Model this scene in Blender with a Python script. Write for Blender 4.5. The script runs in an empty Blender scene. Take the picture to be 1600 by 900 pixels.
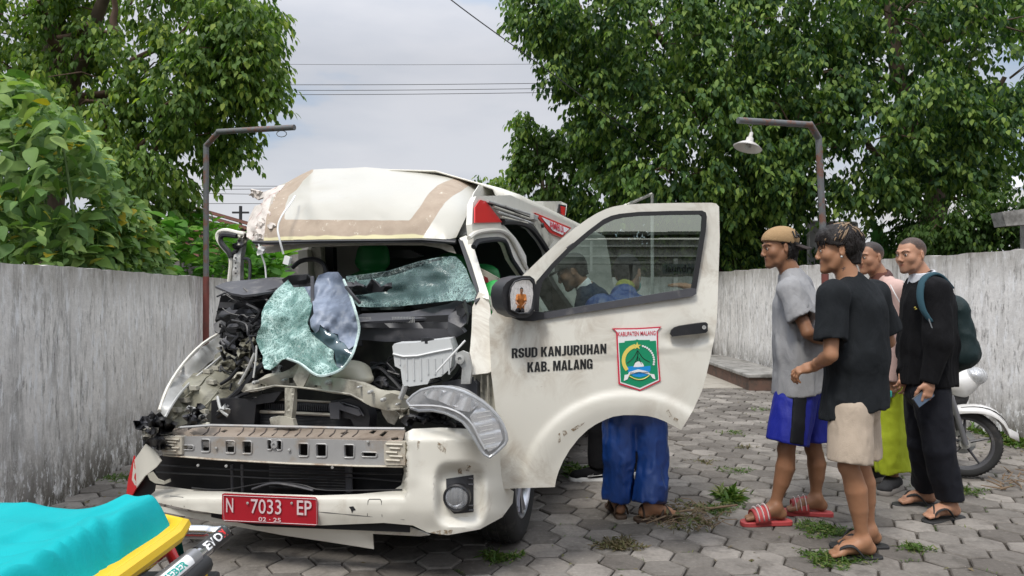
import bpy, bmesh, math, random
import numpy as np
from mathutils import Vector, Matrix, noise, geometry
random.seed(7); RNG = np.random.default_rng(7)
SC = bpy.context.scene
COL = SC.collection
PI = math.pi

# ------------------------------------------------------------------ camera
F = 26/36*1600
PH = math.atan(10/F)
CAMZ = 1.3
cd = bpy.data.cameras.new('camera'); cam = bpy.data.objects.new('camera', cd); COL.objects.link(cam)
cd.sensor_width = 36; cd.lens = 26; cd.clip_start = .05; cd.clip_end = 3000
cam.location = (0, 0, CAMZ); cam.rotation_euler = (PI/2+PH, 0, 0)
SC.camera = cam

# ------------------------------------------------------------------ sky, sun, exposure
SUN_EL, SUN_AZ = math.radians(56), math.radians(205)      # high, behind the camera's left shoulder, veiled by cloud
wd = bpy.data.worlds.new('World'); SC.world = wd; wd.use_nodes = True
nt = wd.node_tree; nt.nodes.clear()
def N(t, kind, **kw):
    n = t.nodes.new(kind)
    for k, v in kw.items():
        if k in n.inputs.keys(): n.inputs[k].default_value = v
        else: setattr(n, k, v)
    return n
sky = N(nt, 'ShaderNodeTexSky', sky_type='NISHITA', sun_disc=False, sun_elevation=SUN_EL, sun_rotation=SUN_AZ)
bg1 = N(nt, 'ShaderNodeBackground', Strength=.12); nt.links.new(sky.outputs[0], bg1.inputs[0])
tc = N(nt, 'ShaderNodeTexCoord')
mp = N(nt, 'ShaderNodeMapping'); mp.inputs['Scale'].default_value = (1.5, 1.5, 5.5)
nt.links.new(tc.outputs['Generated'], mp.inputs[0])
nz = N(nt, 'ShaderNodeTexNoise', Scale=1.5, Detail=6, Roughness=.5); nt.links.new(mp.outputs[0], nz.inputs[0])
cr = N(nt, 'ShaderNodeValToRGB')
cr.color_ramp.elements[0].position = .40; cr.color_ramp.elements[0].color = (.29, .35, .435, 1)
cr.color_ramp.elements[1].position = .60; cr.color_ramp.elements[1].color = (.47, .47, .49, 1)
e = cr.color_ramp.elements.new(.47); e.color = (.405, .415, .445, 1)
nt.links.new(nz.outputs[0], cr.inputs[0])
sp = N(nt, 'ShaderNodeSeparateXYZ'); nt.links.new(tc.outputs['Generated'], sp.inputs[0])
# overcast sky: the cloud layer is brightest overhead, warmer and pinker low down
mr = N(nt, 'ShaderNodeMapRange'); mr.inputs[1].default_value = 0.30; mr.inputs[2].default_value = 1; mr.inputs[3].default_value = 1.0; mr.inputs[4].default_value = 3.9
nt.links.new(sp.outputs[2], mr.inputs[0])
mr2 = N(nt, 'ShaderNodeMapRange'); mr2.inputs[1].default_value = 0.04; mr2.inputs[2].default_value = .2; mr2.inputs[3].default_value = .55; mr2.inputs[4].default_value = 0.0
nt.links.new(sp.outputs[2], mr2.inputs[0])
nz2 = N(nt, 'ShaderNodeTexNoise', Scale=2.1, Detail=2); nt.links.new(tc.outputs['Generated'], nz2.inputs[0])
mr3 = N(nt, 'ShaderNodeMapRange'); mr3.inputs[1].default_value = 0.42; mr3.inputs[2].default_value = .56
nt.links.new(nz2.outputs[0], mr3.inputs[0])
mu0 = N(nt, 'ShaderNodeMath', operation='MULTIPLY'); nt.links.new(mr2.outputs[0], mu0.inputs[0]); nt.links.new(mr3.outputs[0], mu0.inputs[1])
mx = N(nt, 'ShaderNodeMixRGB'); mx.inputs[2].default_value = (.54, .48, .46, 1)
nt.links.new(mu0.outputs[0], mx.inputs[0]); nt.links.new(cr.outputs[0], mx.inputs[1])
bg2 = N(nt, 'ShaderNodeBackground'); nt.links.new(mx.outputs[0], bg2.inputs[0]); nt.links.new(mr.outputs[0], bg2.inputs[1])
ms = N(nt, 'ShaderNodeMixShader'); ms.inputs[0].default_value = .9
nt.links.new(bg1.outputs[0], ms.inputs[1]); nt.links.new(bg2.outputs[0], ms.inputs[2])
wo = N(nt, 'ShaderNodeOutputWorld'); nt.links.new(ms.outputs[0], wo.inputs[0])
sl = bpy.data.lights.new('sun', 'SUN'); so = bpy.data.objects.new('sun', sl); COL.objects.link(so)
sl.energy = 1.6; sl.angle = math.radians(14); sl.color = (1, .955, .89)
_sd = Vector((math.sin(SUN_AZ)*math.cos(SUN_EL), math.cos(SUN_AZ)*math.cos(SUN_EL), math.sin(SUN_EL)))
so.rotation_euler = _sd.to_track_quat('Z', 'Y').to_euler()
SC.view_settings.view_transform = 'Standard'; SC.view_settings.look = 'None'
SC.view_settings.exposure = 0.58; SC.view_settings.gamma = 1
SC.cycles.max_bounces = 8; SC.cycles.transparent_max_bounces = 24; SC.cycles.transmission_bounces = 8; SC.cycles.caustics_reflective = False; SC.cycles.caustics_refractive = False

# ------------------------------------------------------------------ measuring the photograph
CAM = np.array([0, 0, CAMZ])
def ray(px, py):
    x = (px-800)/F; u = (450-py)/F
    return np.array([x, math.cos(PH)-u*math.sin(PH), u*math.cos(PH)+math.sin(PH)])
def onp(px, py, p0, n):
    r = ray(px, py); return CAM + r*(np.dot(p0-CAM, n)/np.dot(r, n))
def at(px, py, Y):
    r = ray(px, py); return CAM + r*(Y/r[1])
def ground(px, py, z=0.):
    r = ray(px, py); return CAM + r*((z-CAMZ)/r[2])
YAW = math.radians(16)
VA = np.array([math.sin(YAW), math.cos(YAW), 0]); VW = np.array([-math.cos(YAW), math.sin(YAW), 0]); VP0 = np.array([-.03, 3.12, 0])
VZ = np.array([0, 0, 1.])
def V(s, t, z): return VP0 + VA*s + VW*t + VZ*z                 # van frame: s back from the nose, t across, z up
def vs(px, py, s): return onp(px, py, VP0+VA*s, VA)
def vt(px, py, t): return onp(px, py, VP0+VW*t, VW)

# ------------------------------------------------------------------ naming
def tag(o, label=None, cat=None, group=None, kind=None):
    if label: o['label'] = label
    if cat: o['category'] = cat
    if group: o['group'] = group
    if kind: o['kind'] = kind
    return o
def thing(name, loc, label, cat, group=None, kind=None, rz=0):
    o = bpy.data.objects.new(name, None); COL.objects.link(o); o.location = Vector(loc); o.rotation_euler = (0, 0, rz)
    o.empty_display_size = .1
    return tag(o, label, cat, group, kind)
def org(o):
    p = Vector((0, 0, 0))
    while o: p = p + o.location; o = o.parent
    return p

# ------------------------------------------------------------------ mesh building
def link_mesh(name, me, mat, parent=None, smooth=40, local=False):
    if isinstance(mat, (list, tuple)):
        for m in mat: me.materials.append(m)
    elif mat: me.materials.append(mat)
    o = bpy.data.objects.new(name, me); COL.objects.link(o)
    if parent is not None:
        o.parent = parent
        if not local:
            me.transform(Matrix.Translation(-org(parent)))
    if smooth:
        me.shade_smooth()
        if smooth < 180: me.set_sharp_from_angle(angle=math.radians(smooth))
    me.update()
    return o
def npmesh(name, verts, faces):
    me = bpy.data.meshes.new(name)
    verts = np.asarray(verts, np.float32); faces = np.asarray(faces, np.int32)
    nf, k = faces.shape
    me.vertices.add(len(verts)); me.vertices.foreach_set('co', verts.ravel())
    me.loops.add(nf*k); me.loops.foreach_set('vertex_index', faces.ravel())
    me.polygons.add(nf); me.polygons.foreach_set('loop_start', np.arange(0, nf*k, k, dtype=np.int32))
    me.polygons.foreach_set('loop_total', np.full(nf, k, np.int32))
    me.update(calc_edges=True)
    return me
def fattr(me, name, vals):
    a = me.attributes.new(name, 'FLOAT', 'POINT'); a.data.foreach_set('value', np.asarray(vals, np.float32).ravel())
def mod(o, kind, **kw):
    m = o.modifiers.new(kind.lower(), kind)
    for k, v in kw.items(): setattr(m, k, v)
    return m
def bevel(o, w=.004, seg=2, ang=40):
    m = mod(o, 'BEVEL', width=w, segments=seg, limit_method='ANGLE', angle_limit=math.radians(ang)); m.harden_normals = False
    return o

class MB:
    """collects boxes, prisms, tubes and lathes; build() links them as one mesh"""
    def __init__(s): s.v = []; s.f = []
    def add(s, vs_, fs_):
        n = len(s.v); s.v += [tuple(float(c) for c in p) for p in vs_]; s.f += [tuple(i+n for i in f) for f in fs_]; return s
    def box(s, c, size, ax=None, taper=1.0):
        c = np.array(c, float); hx, hy, hz = [q/2 for q in size]
        X, Y, Z = ax if ax is not None else (np.array([1, 0, 0]), np.array([0, 1, 0]), np.array([0, 0, 1]))
        X, Y, Z = [np.array(q, float) for q in (X, Y, Z)]
        p = []
        for k in (-1, 1):
            t = taper if k > 0 else 1.0
            for i, j in ((-1, -1), (1, -1), (1, 1), (-1, 1)):
                p.append(c+X*hx*i*t+Y*hy*j*t+Z*hz*k)
        return s.add(p, [(3, 2, 1, 0), (4, 5, 6, 7), (0, 1, 5, 4), (1, 2, 6, 5), (2, 3, 7, 6), (3, 0, 4, 7)])
    def prism(s, poly, vec):
        n = len(poly); a = [np.array(p, float) for p in poly]; b = [p+np.array(vec, float) for p in a]
        return s.add(a+b, [tuple(range(n))[::-1], tuple(range(n, 2*n))] + [(i, (i+1) % n, n+(i+1) % n, n+i) for i in range(n)])
    def tube(s, path, r, n=8, cap=True, flat=None, sub=0):
        P = [np.array(p, float) for p in path]
        R = list(r) if hasattr(r, '__len__') else [r]*len(P)
        if sub:
            P, R = crs(P, sub, R)
        m = len(P); base = len(s.v); ref = None; vs_ = []; fs_ = []
        for i in range(m):
            t = P[min(i+1, m-1)]-P[max(i-1, 0)]; t = t/(np.linalg.norm(t)+1e-9)
            if ref is None:
                ref = np.cross(t, [0, 0, 1.]) if abs(t[2]) < .9 else np.cross(t, [1., 0, 0])
            ref = ref - t*np.dot(ref, t); ref /= (np.linalg.norm(ref)+1e-9); b = np.cross(t, ref)
            fl = flat if flat else 1.0
            for k in range(n):
                a = 2*PI*k/n
                vs_.append(P[i] + R[i]*(ref*math.cos(a) + b*math.sin(a)*fl))
        for i in range(m-1):
            for k in range(n):
                fs_.append((i*n+k, i*n+(k+1) % n, (i+1)*n+(k+1) % n, (i+1)*n+k))
        if cap: fs_.append(tuple(range(n))[::-1]); fs_.append(tuple((m-1)*n+k for k in range(n)))
        return s.add(vs_, fs_)
    def lathe(s, c, axis, prof, n=24, a0=0, a1=2*PI):
        c = np.array(c, float); t = np.array(axis, float); t /= np.linalg.norm(t)
        ref = np.cross(t, [0, 0, 1.]) if abs(t[2]) < .9 else np.cross(t, [1., 0, 0]); ref /= np.linalg.norm(ref); b = np.cross(t, ref)
        full = abs(a1-a0-2*PI) < 1e-6; m = n if full else n+1; vs_ = []; fs_ = []
        for (r, h) in prof:
            for k in range(m):
                a = a0+(a1-a0)*k/n; vs_.append(c+t*h+r*(ref*math.cos(a)+b*math.sin(a)))
        for i in range(len(prof)-1):
            for k in range(n):
                k2 = (k+1) % m if full else k+1
                fs_.append((i*m+k, i*m+k2, (i+1)*m+k2, (i+1)*m+k))
        return s.add(vs_, fs_)
    def build(s, name, mat, parent=None, smooth=40, local=False):
        me = bpy.data.meshes.new(name); me.from_pydata(s.v, [], s.f)
        bm = bmesh.new(); bm.from_mesh(me); bmesh.ops.recalc_face_normals(bm, faces=bm.faces); bm.to_mesh(me); bm.free()
        return link_mesh(name, me, mat, parent, smooth, local)
def crs(P, sub, R=None, closed=False):
    P = [np.array(p, float) for p in P]; n = len(P); out = []; ro = []
    rng = range(n) if closed else range(n-1)
    for i in rng:
        if closed: p0, p1, p2, p3 = P[(i-1) % n], P[i], P[(i+1) % n], P[(i+2) % n]
        else: p0, p1, p2, p3 = P[max(i-1, 0)], P[i], P[i+1], P[min(i+2, n-1)]
        for k in range(sub):
            u = k/sub
            out.append(.5*((2*p1)+(p2-p0)*u+(2*p0-5*p1+4*p2-p3)*u*u+(3*p1-p0-3*p2+p3)*u**3))
            if R is not None: ro.append(R[i]*(1-u)+R[(i+1) % n]*u)
    if not closed:
        out.append(P[-1])
        if R is not None: ro.append(R[-1])
    return (out, ro) if R is not None else out
def inpoly(x, y, poly):
    c = False; j = len(poly)-1
    for i in range(len(poly)):
        xi, yi = poly[i]; xj, yj = poly[j]
        if (yi > y) != (yj > y) and x < (xj-xi)*(y-yi)/(yj-yi+1e-12)+xi: c = not c
        j = i
    return c
def idw(pts, p=2.2):
    """a smooth depth over the outline from a few measured points (px, py, depth)"""
    A_ = np.array(pts, float)
    def f(x, y):
        d = ((A_[:, 0]-x)**2+(A_[:, 1]-y)**2)**(p/2)+1e-3
        w = 1/d; return float((w*A_[:, 2]).sum()/w.sum())
    return f
def pdist(x, y, poly):
    """signed distance to a polygon, positive inside"""
    P = np.array(poly, float); Q = np.roll(P, -1, 0); d = Q-P; w = np.array([x, y])-P; t_ = np.clip((w*d).sum(1)/((d*d).sum(1)+1e-9), 0, 1); r = np.sqrt(((w-d*t_[:, None])**2).sum(1)).min(); return r if inpoly(x, y, poly) else -r
def cdt(outline, holes=(), res=10, jit=.25, seed=1):
    rr = random.Random(seed)
    def dens(poly):
        o = []
        for i in range(len(poly)):
            a, b = poly[i], poly[(i+1) % len(poly)]; L = math.hypot(b[0]-a[0], b[1]-a[1]); k = max(1, int(L/res+.5))
            for q in range(k): o.append((a[0]+(b[0]-a[0])*q/k, a[1]+(b[1]-a[1])*q/k))
        return o
    loops = [dens(outline)]+[dens(h) for h in holes]
    pts = []; edges = []
    for L in loops:
        n0 = len(pts); pts += L; edges += [(n0+i, n0+(i+1) % len(L)) for i in range(len(L))]
    xs = [p[0] for p in outline]; ys = [p[1] for p in outline]
    nx = int((max(xs)-min(xs))/res)+2; ny = int((max(ys)-min(ys))/res)+2
    B = np.array(pts)
    for i in range(nx):
        for j in range(ny):
            x = min(xs)+(i+.5*(j % 2)+rr.uniform(-jit, jit))*res; y = min(ys)+(j+rr.uniform(-jit, jit))*res
            if inpoly(x, y, loops[0]) and not any(inpoly(x, y, h) for h in loops[1:]):
                if ((B[:, 0]-x)**2+(B[:, 1]-y)**2).min() > (res*.62)**2: pts.append((x, y))
    r = geometry.delaunay_2d_cdt([Vector(p) for p in pts], edges, [], 0, 1e-6)
    vo = [(v.x, v.y) for v in r[0]]; fo = []
    for f in r[2]:
        cx = sum(vo[i][0] for i in f)/len(f); cy = sum(vo[i][1] for i in f)/len(f)
        if inpoly(cx, cy, loops[0]) and not any(inpoly(cx, cy, h) for h in loops[1:]): fo.append(tuple(f))
    return vo, fo
def patch(name, outline, surf, mat, parent=None, holes=(), res=10, thick=.006, off=-1, rnd=0, smooth=35, attr=None, jit=.25):
    """a sheet cut to a measured outline, lying on the surface surf(px, py) -> world point, with real thickness"""
    if rnd: outline = [tuple(p) for p in crs([np.array(p, float) for p in outline], rnd, closed=True)]
    v2, f = cdt(outline, holes, res, jit)
    v3 = [tuple(surf(x, y)) for x, y in v2]
    me = bpy.data.meshes.new(name); me.from_pydata(v3, [], f)
    bm = bmesh.new(); bm.from_mesh(me); bmesh.ops.recalc_face_normals(bm, faces=bm.faces)
    bm.normal_update(); s = 0
    for fc in bm.faces:
        s += fc.normal.dot(Vector(CAM)-fc.calc_center_median())*fc.calc_area()
    if s < 0: bmesh.ops.reverse_faces(bm, faces=bm.faces)
    bm.to_mesh(me); bm.free()
    if attr:
        for k, fn in attr.items(): fattr(me, k, [fn(x, y) for x, y in v2])
    if thick: me = thicken(me, thick, off)
    return link_mesh(name, me, mat, parent, smooth)
def thicken(me, th, off):
    n = len(me.vertices); co = np.empty(n*3, np.float64); me.vertices.foreach_get('co', co); co = co.reshape(-1, 3)
    F_ = np.array([p.vertices[:] for p in me.polygons]); fn = np.cross(co[F_[:, 1]]-co[F_[:, 0]], co[F_[:, 2]]-co[F_[:, 0]]); vn = np.zeros_like(co)
    for k in range(3): np.add.at(vn, F_[:, k], fn)
    for it in range(3):
        m = np.zeros_like(vn)
        for k in range(3): np.add.at(m, F_[:, k], vn[F_].sum(1))
        vn = m/(np.linalg.norm(m, axis=1, keepdims=True)+1e-12)
    d1, d2 = (0, -th) if off < 0 else (th/2, -th/2)
    ed = {}
    for f in F_:
        for a, b in ((f[0], f[1]), (f[1], f[2]), (f[2], f[0])):
            if (b, a) in ed: del ed[(b, a)]
            else: ed[(a, b)] = 1
    v = [tuple(q) for q in co+vn*d1]+[tuple(q) for q in co+vn*d2]
    fs = [tuple(int(i) for i in f) for f in F_]+[tuple(int(i)+n for i in f[::-1]) for f in F_]+[(int(b), int(a), int(a)+n, int(b)+n) for a, b in ed]
    m2 = bpy.data.meshes.new(me.name+'_solid'); m2.from_pydata(v, [], fs)
    for at_ in me.attributes:
        if at_.data_type == 'FLOAT' and at_.domain == 'POINT':
            w = np.empty(n, np.float32); at_.data.foreach_get('value', w); fattr(m2, at_.name, np.concatenate([w, w]))
    nm = me.name; bpy.data.meshes.remove(me); m2.name = nm; return m2
def sS(f):
    if not callable(f): return lambda x, y: vs(x, y, f)
    return lambda x, y: vs(x, y, f(x, y))
def sT(f):
    if not callable(f): return lambda x, y: vt(x, y, f)
    return lambda x, y: vt(x, y, f(x, y))
def sY(f):
    if not callable(f): return lambda x, y: at(x, y, f)
    return lambda x, y: at(x, y, f(x, y))
def SP(px, py, s): return vs(px, py, s)

# ------------------------------------------------------------------ numpy value noise
_H = RNG.random((64, 64, 64)).astype(np.float32)
def vnoise(p):
    p = np.asarray(p, np.float32); i = np.floor(p).astype(int); f = p-i; f = f*f*(3-2*f); i &= 63; j = (i+1) & 63
    def g(a, b, c): return _H[a, b, c]
    x0, y0, z0 = i[..., 0], i[..., 1], i[..., 2]; x1, y1, z1 = j[..., 0], j[..., 1], j[..., 2]
    fx, fy, fz = f[..., 0], f[..., 1], f[..., 2]
    return (((g(x0, y0, z0)*(1-fx)+g(x1, y0, z0)*fx)*(1-fy)+(g(x0, y1, z0)*(1-fx)+g(x1, y1, z0)*fx)*fy)*(1-fz) +
            ((g(x0, y0, z1)*(1-fx)+g(x1, y0, z1)*fx)*(1-fy)+(g(x0, y1, z1)*(1-fx)+g(x1, y1, z1)*fx)*fy)*fz)
def vn1(x, y=0., z=0.): return float(vnoise(np.array([x+11.3, y+5.7, z+3.1])))*2-1

# ------------------------------------------------------------------ signed distance modelling -> one continuous surface
def unit(v): v = np.array(v, float); return v/(np.linalg.norm(v)+1e-9)
class SDF:
    def __init__(s, lo, hi, h):
        s.lo = np.array(lo, float); s.h = h; s.n = np.ceil((np.array(hi, float)-s.lo)/h).astype(int)+1
        s.D = np.full(s.n, .3, np.float32)
    def sub(s, lo, hi):
        a = np.clip(np.floor((np.array(lo)-s.lo)/s.h).astype(int), 0, s.n); b = np.clip(np.ceil((np.array(hi)-s.lo)/s.h).astype(int)+1, 0, s.n)
        if (b <= a).any(): return None, None
        g = [(s.lo[i]+s.h*np.arange(a[i], b[i])).astype(np.float32) for i in range(3)]
        return (slice(a[0], b[0]), slice(a[1], b[1]), slice(a[2], b[2])), g
    def comb(s, sl, d, k, op):
        D = s.D[sl]
        if op == 'add':
            if k > 0:
                h = np.clip(.5+.5*(D-d)/k, 0, 1); s.D[sl] = D*(1-h)+d*h-k*h*(1-h)
            else: s.D[sl] = np.minimum(D, d)
        else:
            if k > 0:
                h = np.clip(.5-.5*(D+d)/k, 0, 1); s.D[sl] = D*(1-h)-d*h+k*h*(1-h)
            else: s.D[sl] = np.maximum(D, -d)
    def cone(s, a, b, ra, rb, k=.02, flat=None, op='add', ca=False, cb=False):
        """tapered limb from a to b; flat=(dir, f) widens it along dir; ca/cb cut that end square"""
        a = np.array(a, float); b = np.array(b, float); R = max(ra, rb)
        fd = unit(flat[0]) if flat else None; ff = flat[1] if flat else 1
        pad = R*max(1, ff)+k+2*s.h
        sl, g = s.sub(np.minimum(a, b)-pad, np.maximum(a, b)+pad)
        if sl is None: return s
        X = g[0][:, None, None]; Y = g[1][None, :, None]; Z = g[2][None, None, :]
        px, py, pz = X-a[0], Y-a[1], Z-a[2]; ba = b-a; L2 = ba@ba+1e-12
        h = np.clip((px*ba[0]+py*ba[1]+pz*ba[2])/L2, 0, 1)
        qx, qy, qz = px-h*ba[0], py-h*ba[1], pz-h*ba[2]
        r = ra+(rb-ra)*h
        if flat:
            w = (qx*fd[0]+qy*fd[1]+qz*fd[2]); c = (1/ff-1)
            qx = qx+w*fd[0]*c; qy = qy+w*fd[1]*c; qz = qz+w*fd[2]*c
        d = np.sqrt(qx*qx+qy*qy+qz*qz)-r
        L = math.sqrt(L2)
        if ca: d = np.maximum(d, -(px*ba[0]+py*ba[1]+pz*ba[2])/L)
        if cb: d = np.maximum(d, (px*ba[0]+py*ba[1]+pz*ba[2])/L-L)
        s.comb(sl, d, k, op); return s
    def ell(s, c, r, ax=None, k=.02, op='add'):
        c = np.array(c, float); r = np.array(r, float); pad = r.max()+k+2*s.h
        sl, g = s.sub(c-pad, c+pad)
        if sl is None: return s
        X = g[0][:, None, None]-c[0]; Y = g[1][None, :, None]-c[1]; Z = g[2][None, None, :]-c[2]
        if ax is not None:
            q = [X*a_[0]+Y*a_[1]+Z*a_[2] for a_ in ax]
        else: q = [X+0*Y+0*Z, Y+0*X+0*Z, Z+0*X+0*Y]
        k0 = np.sqrt((q[0]/r[0])**2+(q[1]/r[1])**2+(q[2]/r[2])**2); k1 = np.sqrt((q[0]/r[0]**2)**2+(q[1]/r[1]**2)**2+(q[2]/r[2]**2)**2)+1e-6
        d = k0*(k0-1)/k1
        s.comb(sl, d, k, op); return s
    def plane(s, p, n):
        """keeps what lies behind the plane through p with outward normal n"""
        n = unit(n); g = [(s.lo[i]+s.h*np.arange(s.n[i])).astype(np.float32) for i in range(3)]
        d = (g[0][:, None, None]-p[0])*n[0]+(g[1][None, :, None]-p[1])*n[1]+(g[2][None, None, :]-p[2])*n[2]
        s.D = np.maximum(s.D, d.astype(np.float32)); return s
    def nz(s, amp, sc, ridge=False, off=0):
        """cloth folds and lumps: noise with a per-axis frequency"""
        g = [(s.lo[i]+s.h*np.arange(s.n[i])).astype(np.float32) for i in range(3)]
        m = np.abs(s.D) < amp*2+2*s.h
        I = np.argwhere(m)
        P = np.stack([g[0][I[:, 0]]*sc[0], g[1][I[:, 1]]*sc[1], g[2][I[:, 2]]*sc[2]], 1)+20+off
        v = vnoise(P)*.65+vnoise(P*2.1+7)*.35
        v = (1-2*np.abs(v*2-1)) if ridge else (v*2-1)
        s.D[m] += -amp*v; return s
    def mesh(s):
        D = s.D; D[0] = D[-1] = .3; D[:, 0] = D[:, -1] = .3; D[:, :, 0] = D[:, :, -1] = .3
        I = D < 0
        c = I[:-1, :-1, :-1].astype(np.int8)
        tot = np.zeros(c.shape, np.int8)
        for dx in (0, 1):
            for dy in (0, 1):
                for dz in (0, 1):
                    tot += I[dx:I.shape[0]-1+dx, dy:I.shape[1]-1+dy, dz:I.shape[2]-1+dz]
        act = (tot > 0) & (tot < 8); C = np.argwhere(act)
        idx = np.full(act.shape, -1, np.int32); idx[act] = np.arange(len(C))
        cor = {}
        for dx in (0, 1):
            for dy in (0, 1):
                for dz in (0, 1): cor[(dx, dy, dz)] = D[C[:, 0]+dx, C[:, 1]+dy, C[:, 2]+dz]
        acc = np.zeros((len(C), 3), np.float32); cnt = np.zeros(len(C), np.float32)
        for a in cor:
            for ax in range(3):
                if a[ax] == 0:
                    b = list(a); b[ax] = 1; b = tuple(b); da, db = cor[a], cor[b]
                    m = (da < 0) != (db < 0); t = np.where(m, da/(da-db+1e-20), 0)
                    p = np.array(a, np.float32)[None, :].repeat(len(C), 0); p[:, ax] += t
                    acc[m] += p[m]; cnt[m] += 1
        Vt = (C+acc/cnt[:, None])*s.h+s.lo
        Q = []
        for ax in range(3):
            o1, o2 = [(1, 2), (2, 0), (0, 1)][ax]
            sa = [slice(None)]*3; sb = [slice(None)]*3; sa[ax] = slice(0, -1); sb[ax] = slice(1, None)
            A_ = I[tuple(sa)]; B_ = I[tuple(sb)]
            E = np.argwhere(A_ != B_)
            ok = (E[:, o1] > 0) & (E[:, o2] > 0) & (E[:, o1] < D.shape[o1]-1) & (E[:, o2] < D.shape[o2]-1); E = E[ok]
            flip = A_[E[:, 0], E[:, 1], E[:, 2]]
            def cell(d1, d2):
                K = E.copy(); K[:, o1] -= d1; K[:, o2] -= d2; return idx[K[:, 0], K[:, 1], K[:, 2]]
            q = np.stack([cell(1, 1), cell(0, 1), cell(0, 0), cell(1, 0)], 1)
            q[~flip] = q[~flip][:, ::-1]; Q.append(q)
        Q = np.concatenate(Q); Q = Q[(Q >= 0).all(1)]
        return Vt, Q
def sdf_obj(name, S, mat, parent, attr=None):
    Ss = S if isinstance(S, (list, tuple)) else [S]
    Vs, Qs = [], []; n = 0
    for q in Ss:
        v, f = q.mesh(); Vs.append(v); Qs.append(f+n); n += len(v)
    v = np.concatenate(Vs); f = np.concatenate(Qs)
    me = npmesh(name, v, f)
    if attr is not None:
        for k, fn in attr.items(): fattr(me, k, fn(v))
    return link_mesh(name, me, mat, parent, 180)
# ------------------------------------------------------------------ materials
def newmat(name):
    m = bpy.data.materials.new(name); m.use_nodes = True; t = m.node_tree; t.nodes.clear()
    out = t.nodes.new('ShaderNodeOutputMaterial'); b = t.nodes.new('ShaderNodeBsdfPrincipled'); t.links.new(b.outputs[0], out.inputs[0])
    return m, t, b, out
def tex(t, kind='noise', scale=5, detail=4, rough=.55, map_=(1, 1, 1), coord='Object', dist=0, vec=None):
    if vec is None:
        c = t.nodes.new('ShaderNodeTexCoord'); mpn = t.nodes.new('ShaderNodeMapping'); mpn.inputs['Scale'].default_value = map_
        t.links.new(c.outputs[coord], mpn.inputs[0]); vec = mpn.outputs[0]
    if kind == 'noise':
        n = t.nodes.new('ShaderNodeTexNoise'); n.inputs['Scale'].default_value = scale; n.inputs['Detail'].default_value = detail; n.inputs['Roughness'].default_value = rough; n.inputs['Distortion'].default_value = dist
    elif kind == 'voro':
        n = t.nodes.new('ShaderNodeTexVoronoi'); n.inputs['Scale'].default_value = scale
    elif kind == 'crack':
        n = t.nodes.new('ShaderNodeTexVoronoi'); n.feature = 'DISTANCE_TO_EDGE'; n.inputs['Scale'].default_value = scale
    elif kind == 'wave':
        n = t.nodes.new('ShaderNodeTexWave'); n.inputs['Scale'].default_value = scale; n.inputs['Distortion'].default_value = dist
    t.links.new(vec, n.inputs['Vector']); return n.outputs[0]
def ramp(t, src, stops):
    r = t.nodes.new('ShaderNodeValToRGB'); el = r.color_ramp.elements
    el[0].position, el[0].color = stops[0][0], (*stops[0][1], 1); el[1].position, el[1].color = stops[-1][0], (*stops[-1][1], 1)
    for p, c in stops[1:-1]:
        e_ = el.new(p); e_.color = (*c, 1)
    t.links.new(src, r.inputs[0]); return r.outputs[0]
def mixc(t, fac, a, b, mode='MIX'):
    m = t.nodes.new('ShaderNodeMixRGB'); m.blend_type = mode
    for i, q in ((0, fac), (1, a), (2, b)):
        if isinstance(q, (int, float)): m.inputs[i].default_value = q
        elif isinstance(q, tuple): m.inputs[i].default_value = (*q, 1)
        else: t.links.new(q, m.inputs[i])
    return m.outputs[0]
def math_(t, op, a, b=0.):
    m = t.nodes.new('ShaderNodeMath'); m.operation = op
    for i, q in ((0, a), (1, b)):
        if isinstance(q, (int, float)): m.inputs[i].default_value = q
        else: t.links.new(q, m.inputs[i])
    return m.outputs[0]
def rng_(t, src, a, b, c=0., d=1.):
    m = t.nodes.new('ShaderNodeMapRange'); t.links.new(src, m.inputs[0])
    for i, q in enumerate((a, b, c, d)): m.inputs[i+1].default_value = q
    return m.outputs[0]
def bump(t, b, src, strength=.3, dist=.01):
    n = t.nodes.new('ShaderNodeBump'); n.inputs['Strength'].default_value = strength; n.inputs['Distance'].default_value = dist
    t.links.new(src, n.inputs['Height']); t.links.new(n.outputs[0], b.inputs['Normal'])
def attrn(t, name):
    a = t.nodes.new('ShaderNodeAttribute'); a.attribute_name = name; return a.outputs['Fac']
def simple(name, col, rough=.5, metal=0., var=.12, vscale=12, bmp=0., bscale=60, coat=0., dirt=None, dscale=6, dlo=.52, dhi=.7, spec=.5):
    m, t, b, o = newmat(name)
    c = mixc(t, tex(t, scale=vscale), tuple(q*(1-var) for q in col), tuple(min(1, q*(1+var)) for q in col))
    if dirt is not None:
        c = mixc(t, rng_(t, tex(t, scale=dscale, detail=8, rough=.68), dlo, dhi, 0, .85), c, dirt)
    t.links.new(c, b.inputs['Base Color'])
    b.inputs['Roughness'].default_value = rough; b.inputs['Metallic'].default_value = metal; b.inputs['Coat Weight'].default_value = coat
    b.inputs['Specular IOR Level'].default_value = spec
    if bmp: bump(t, b, tex(t, scale=bscale, detail=4), bmp, .004)
    return m
M = {}
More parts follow.
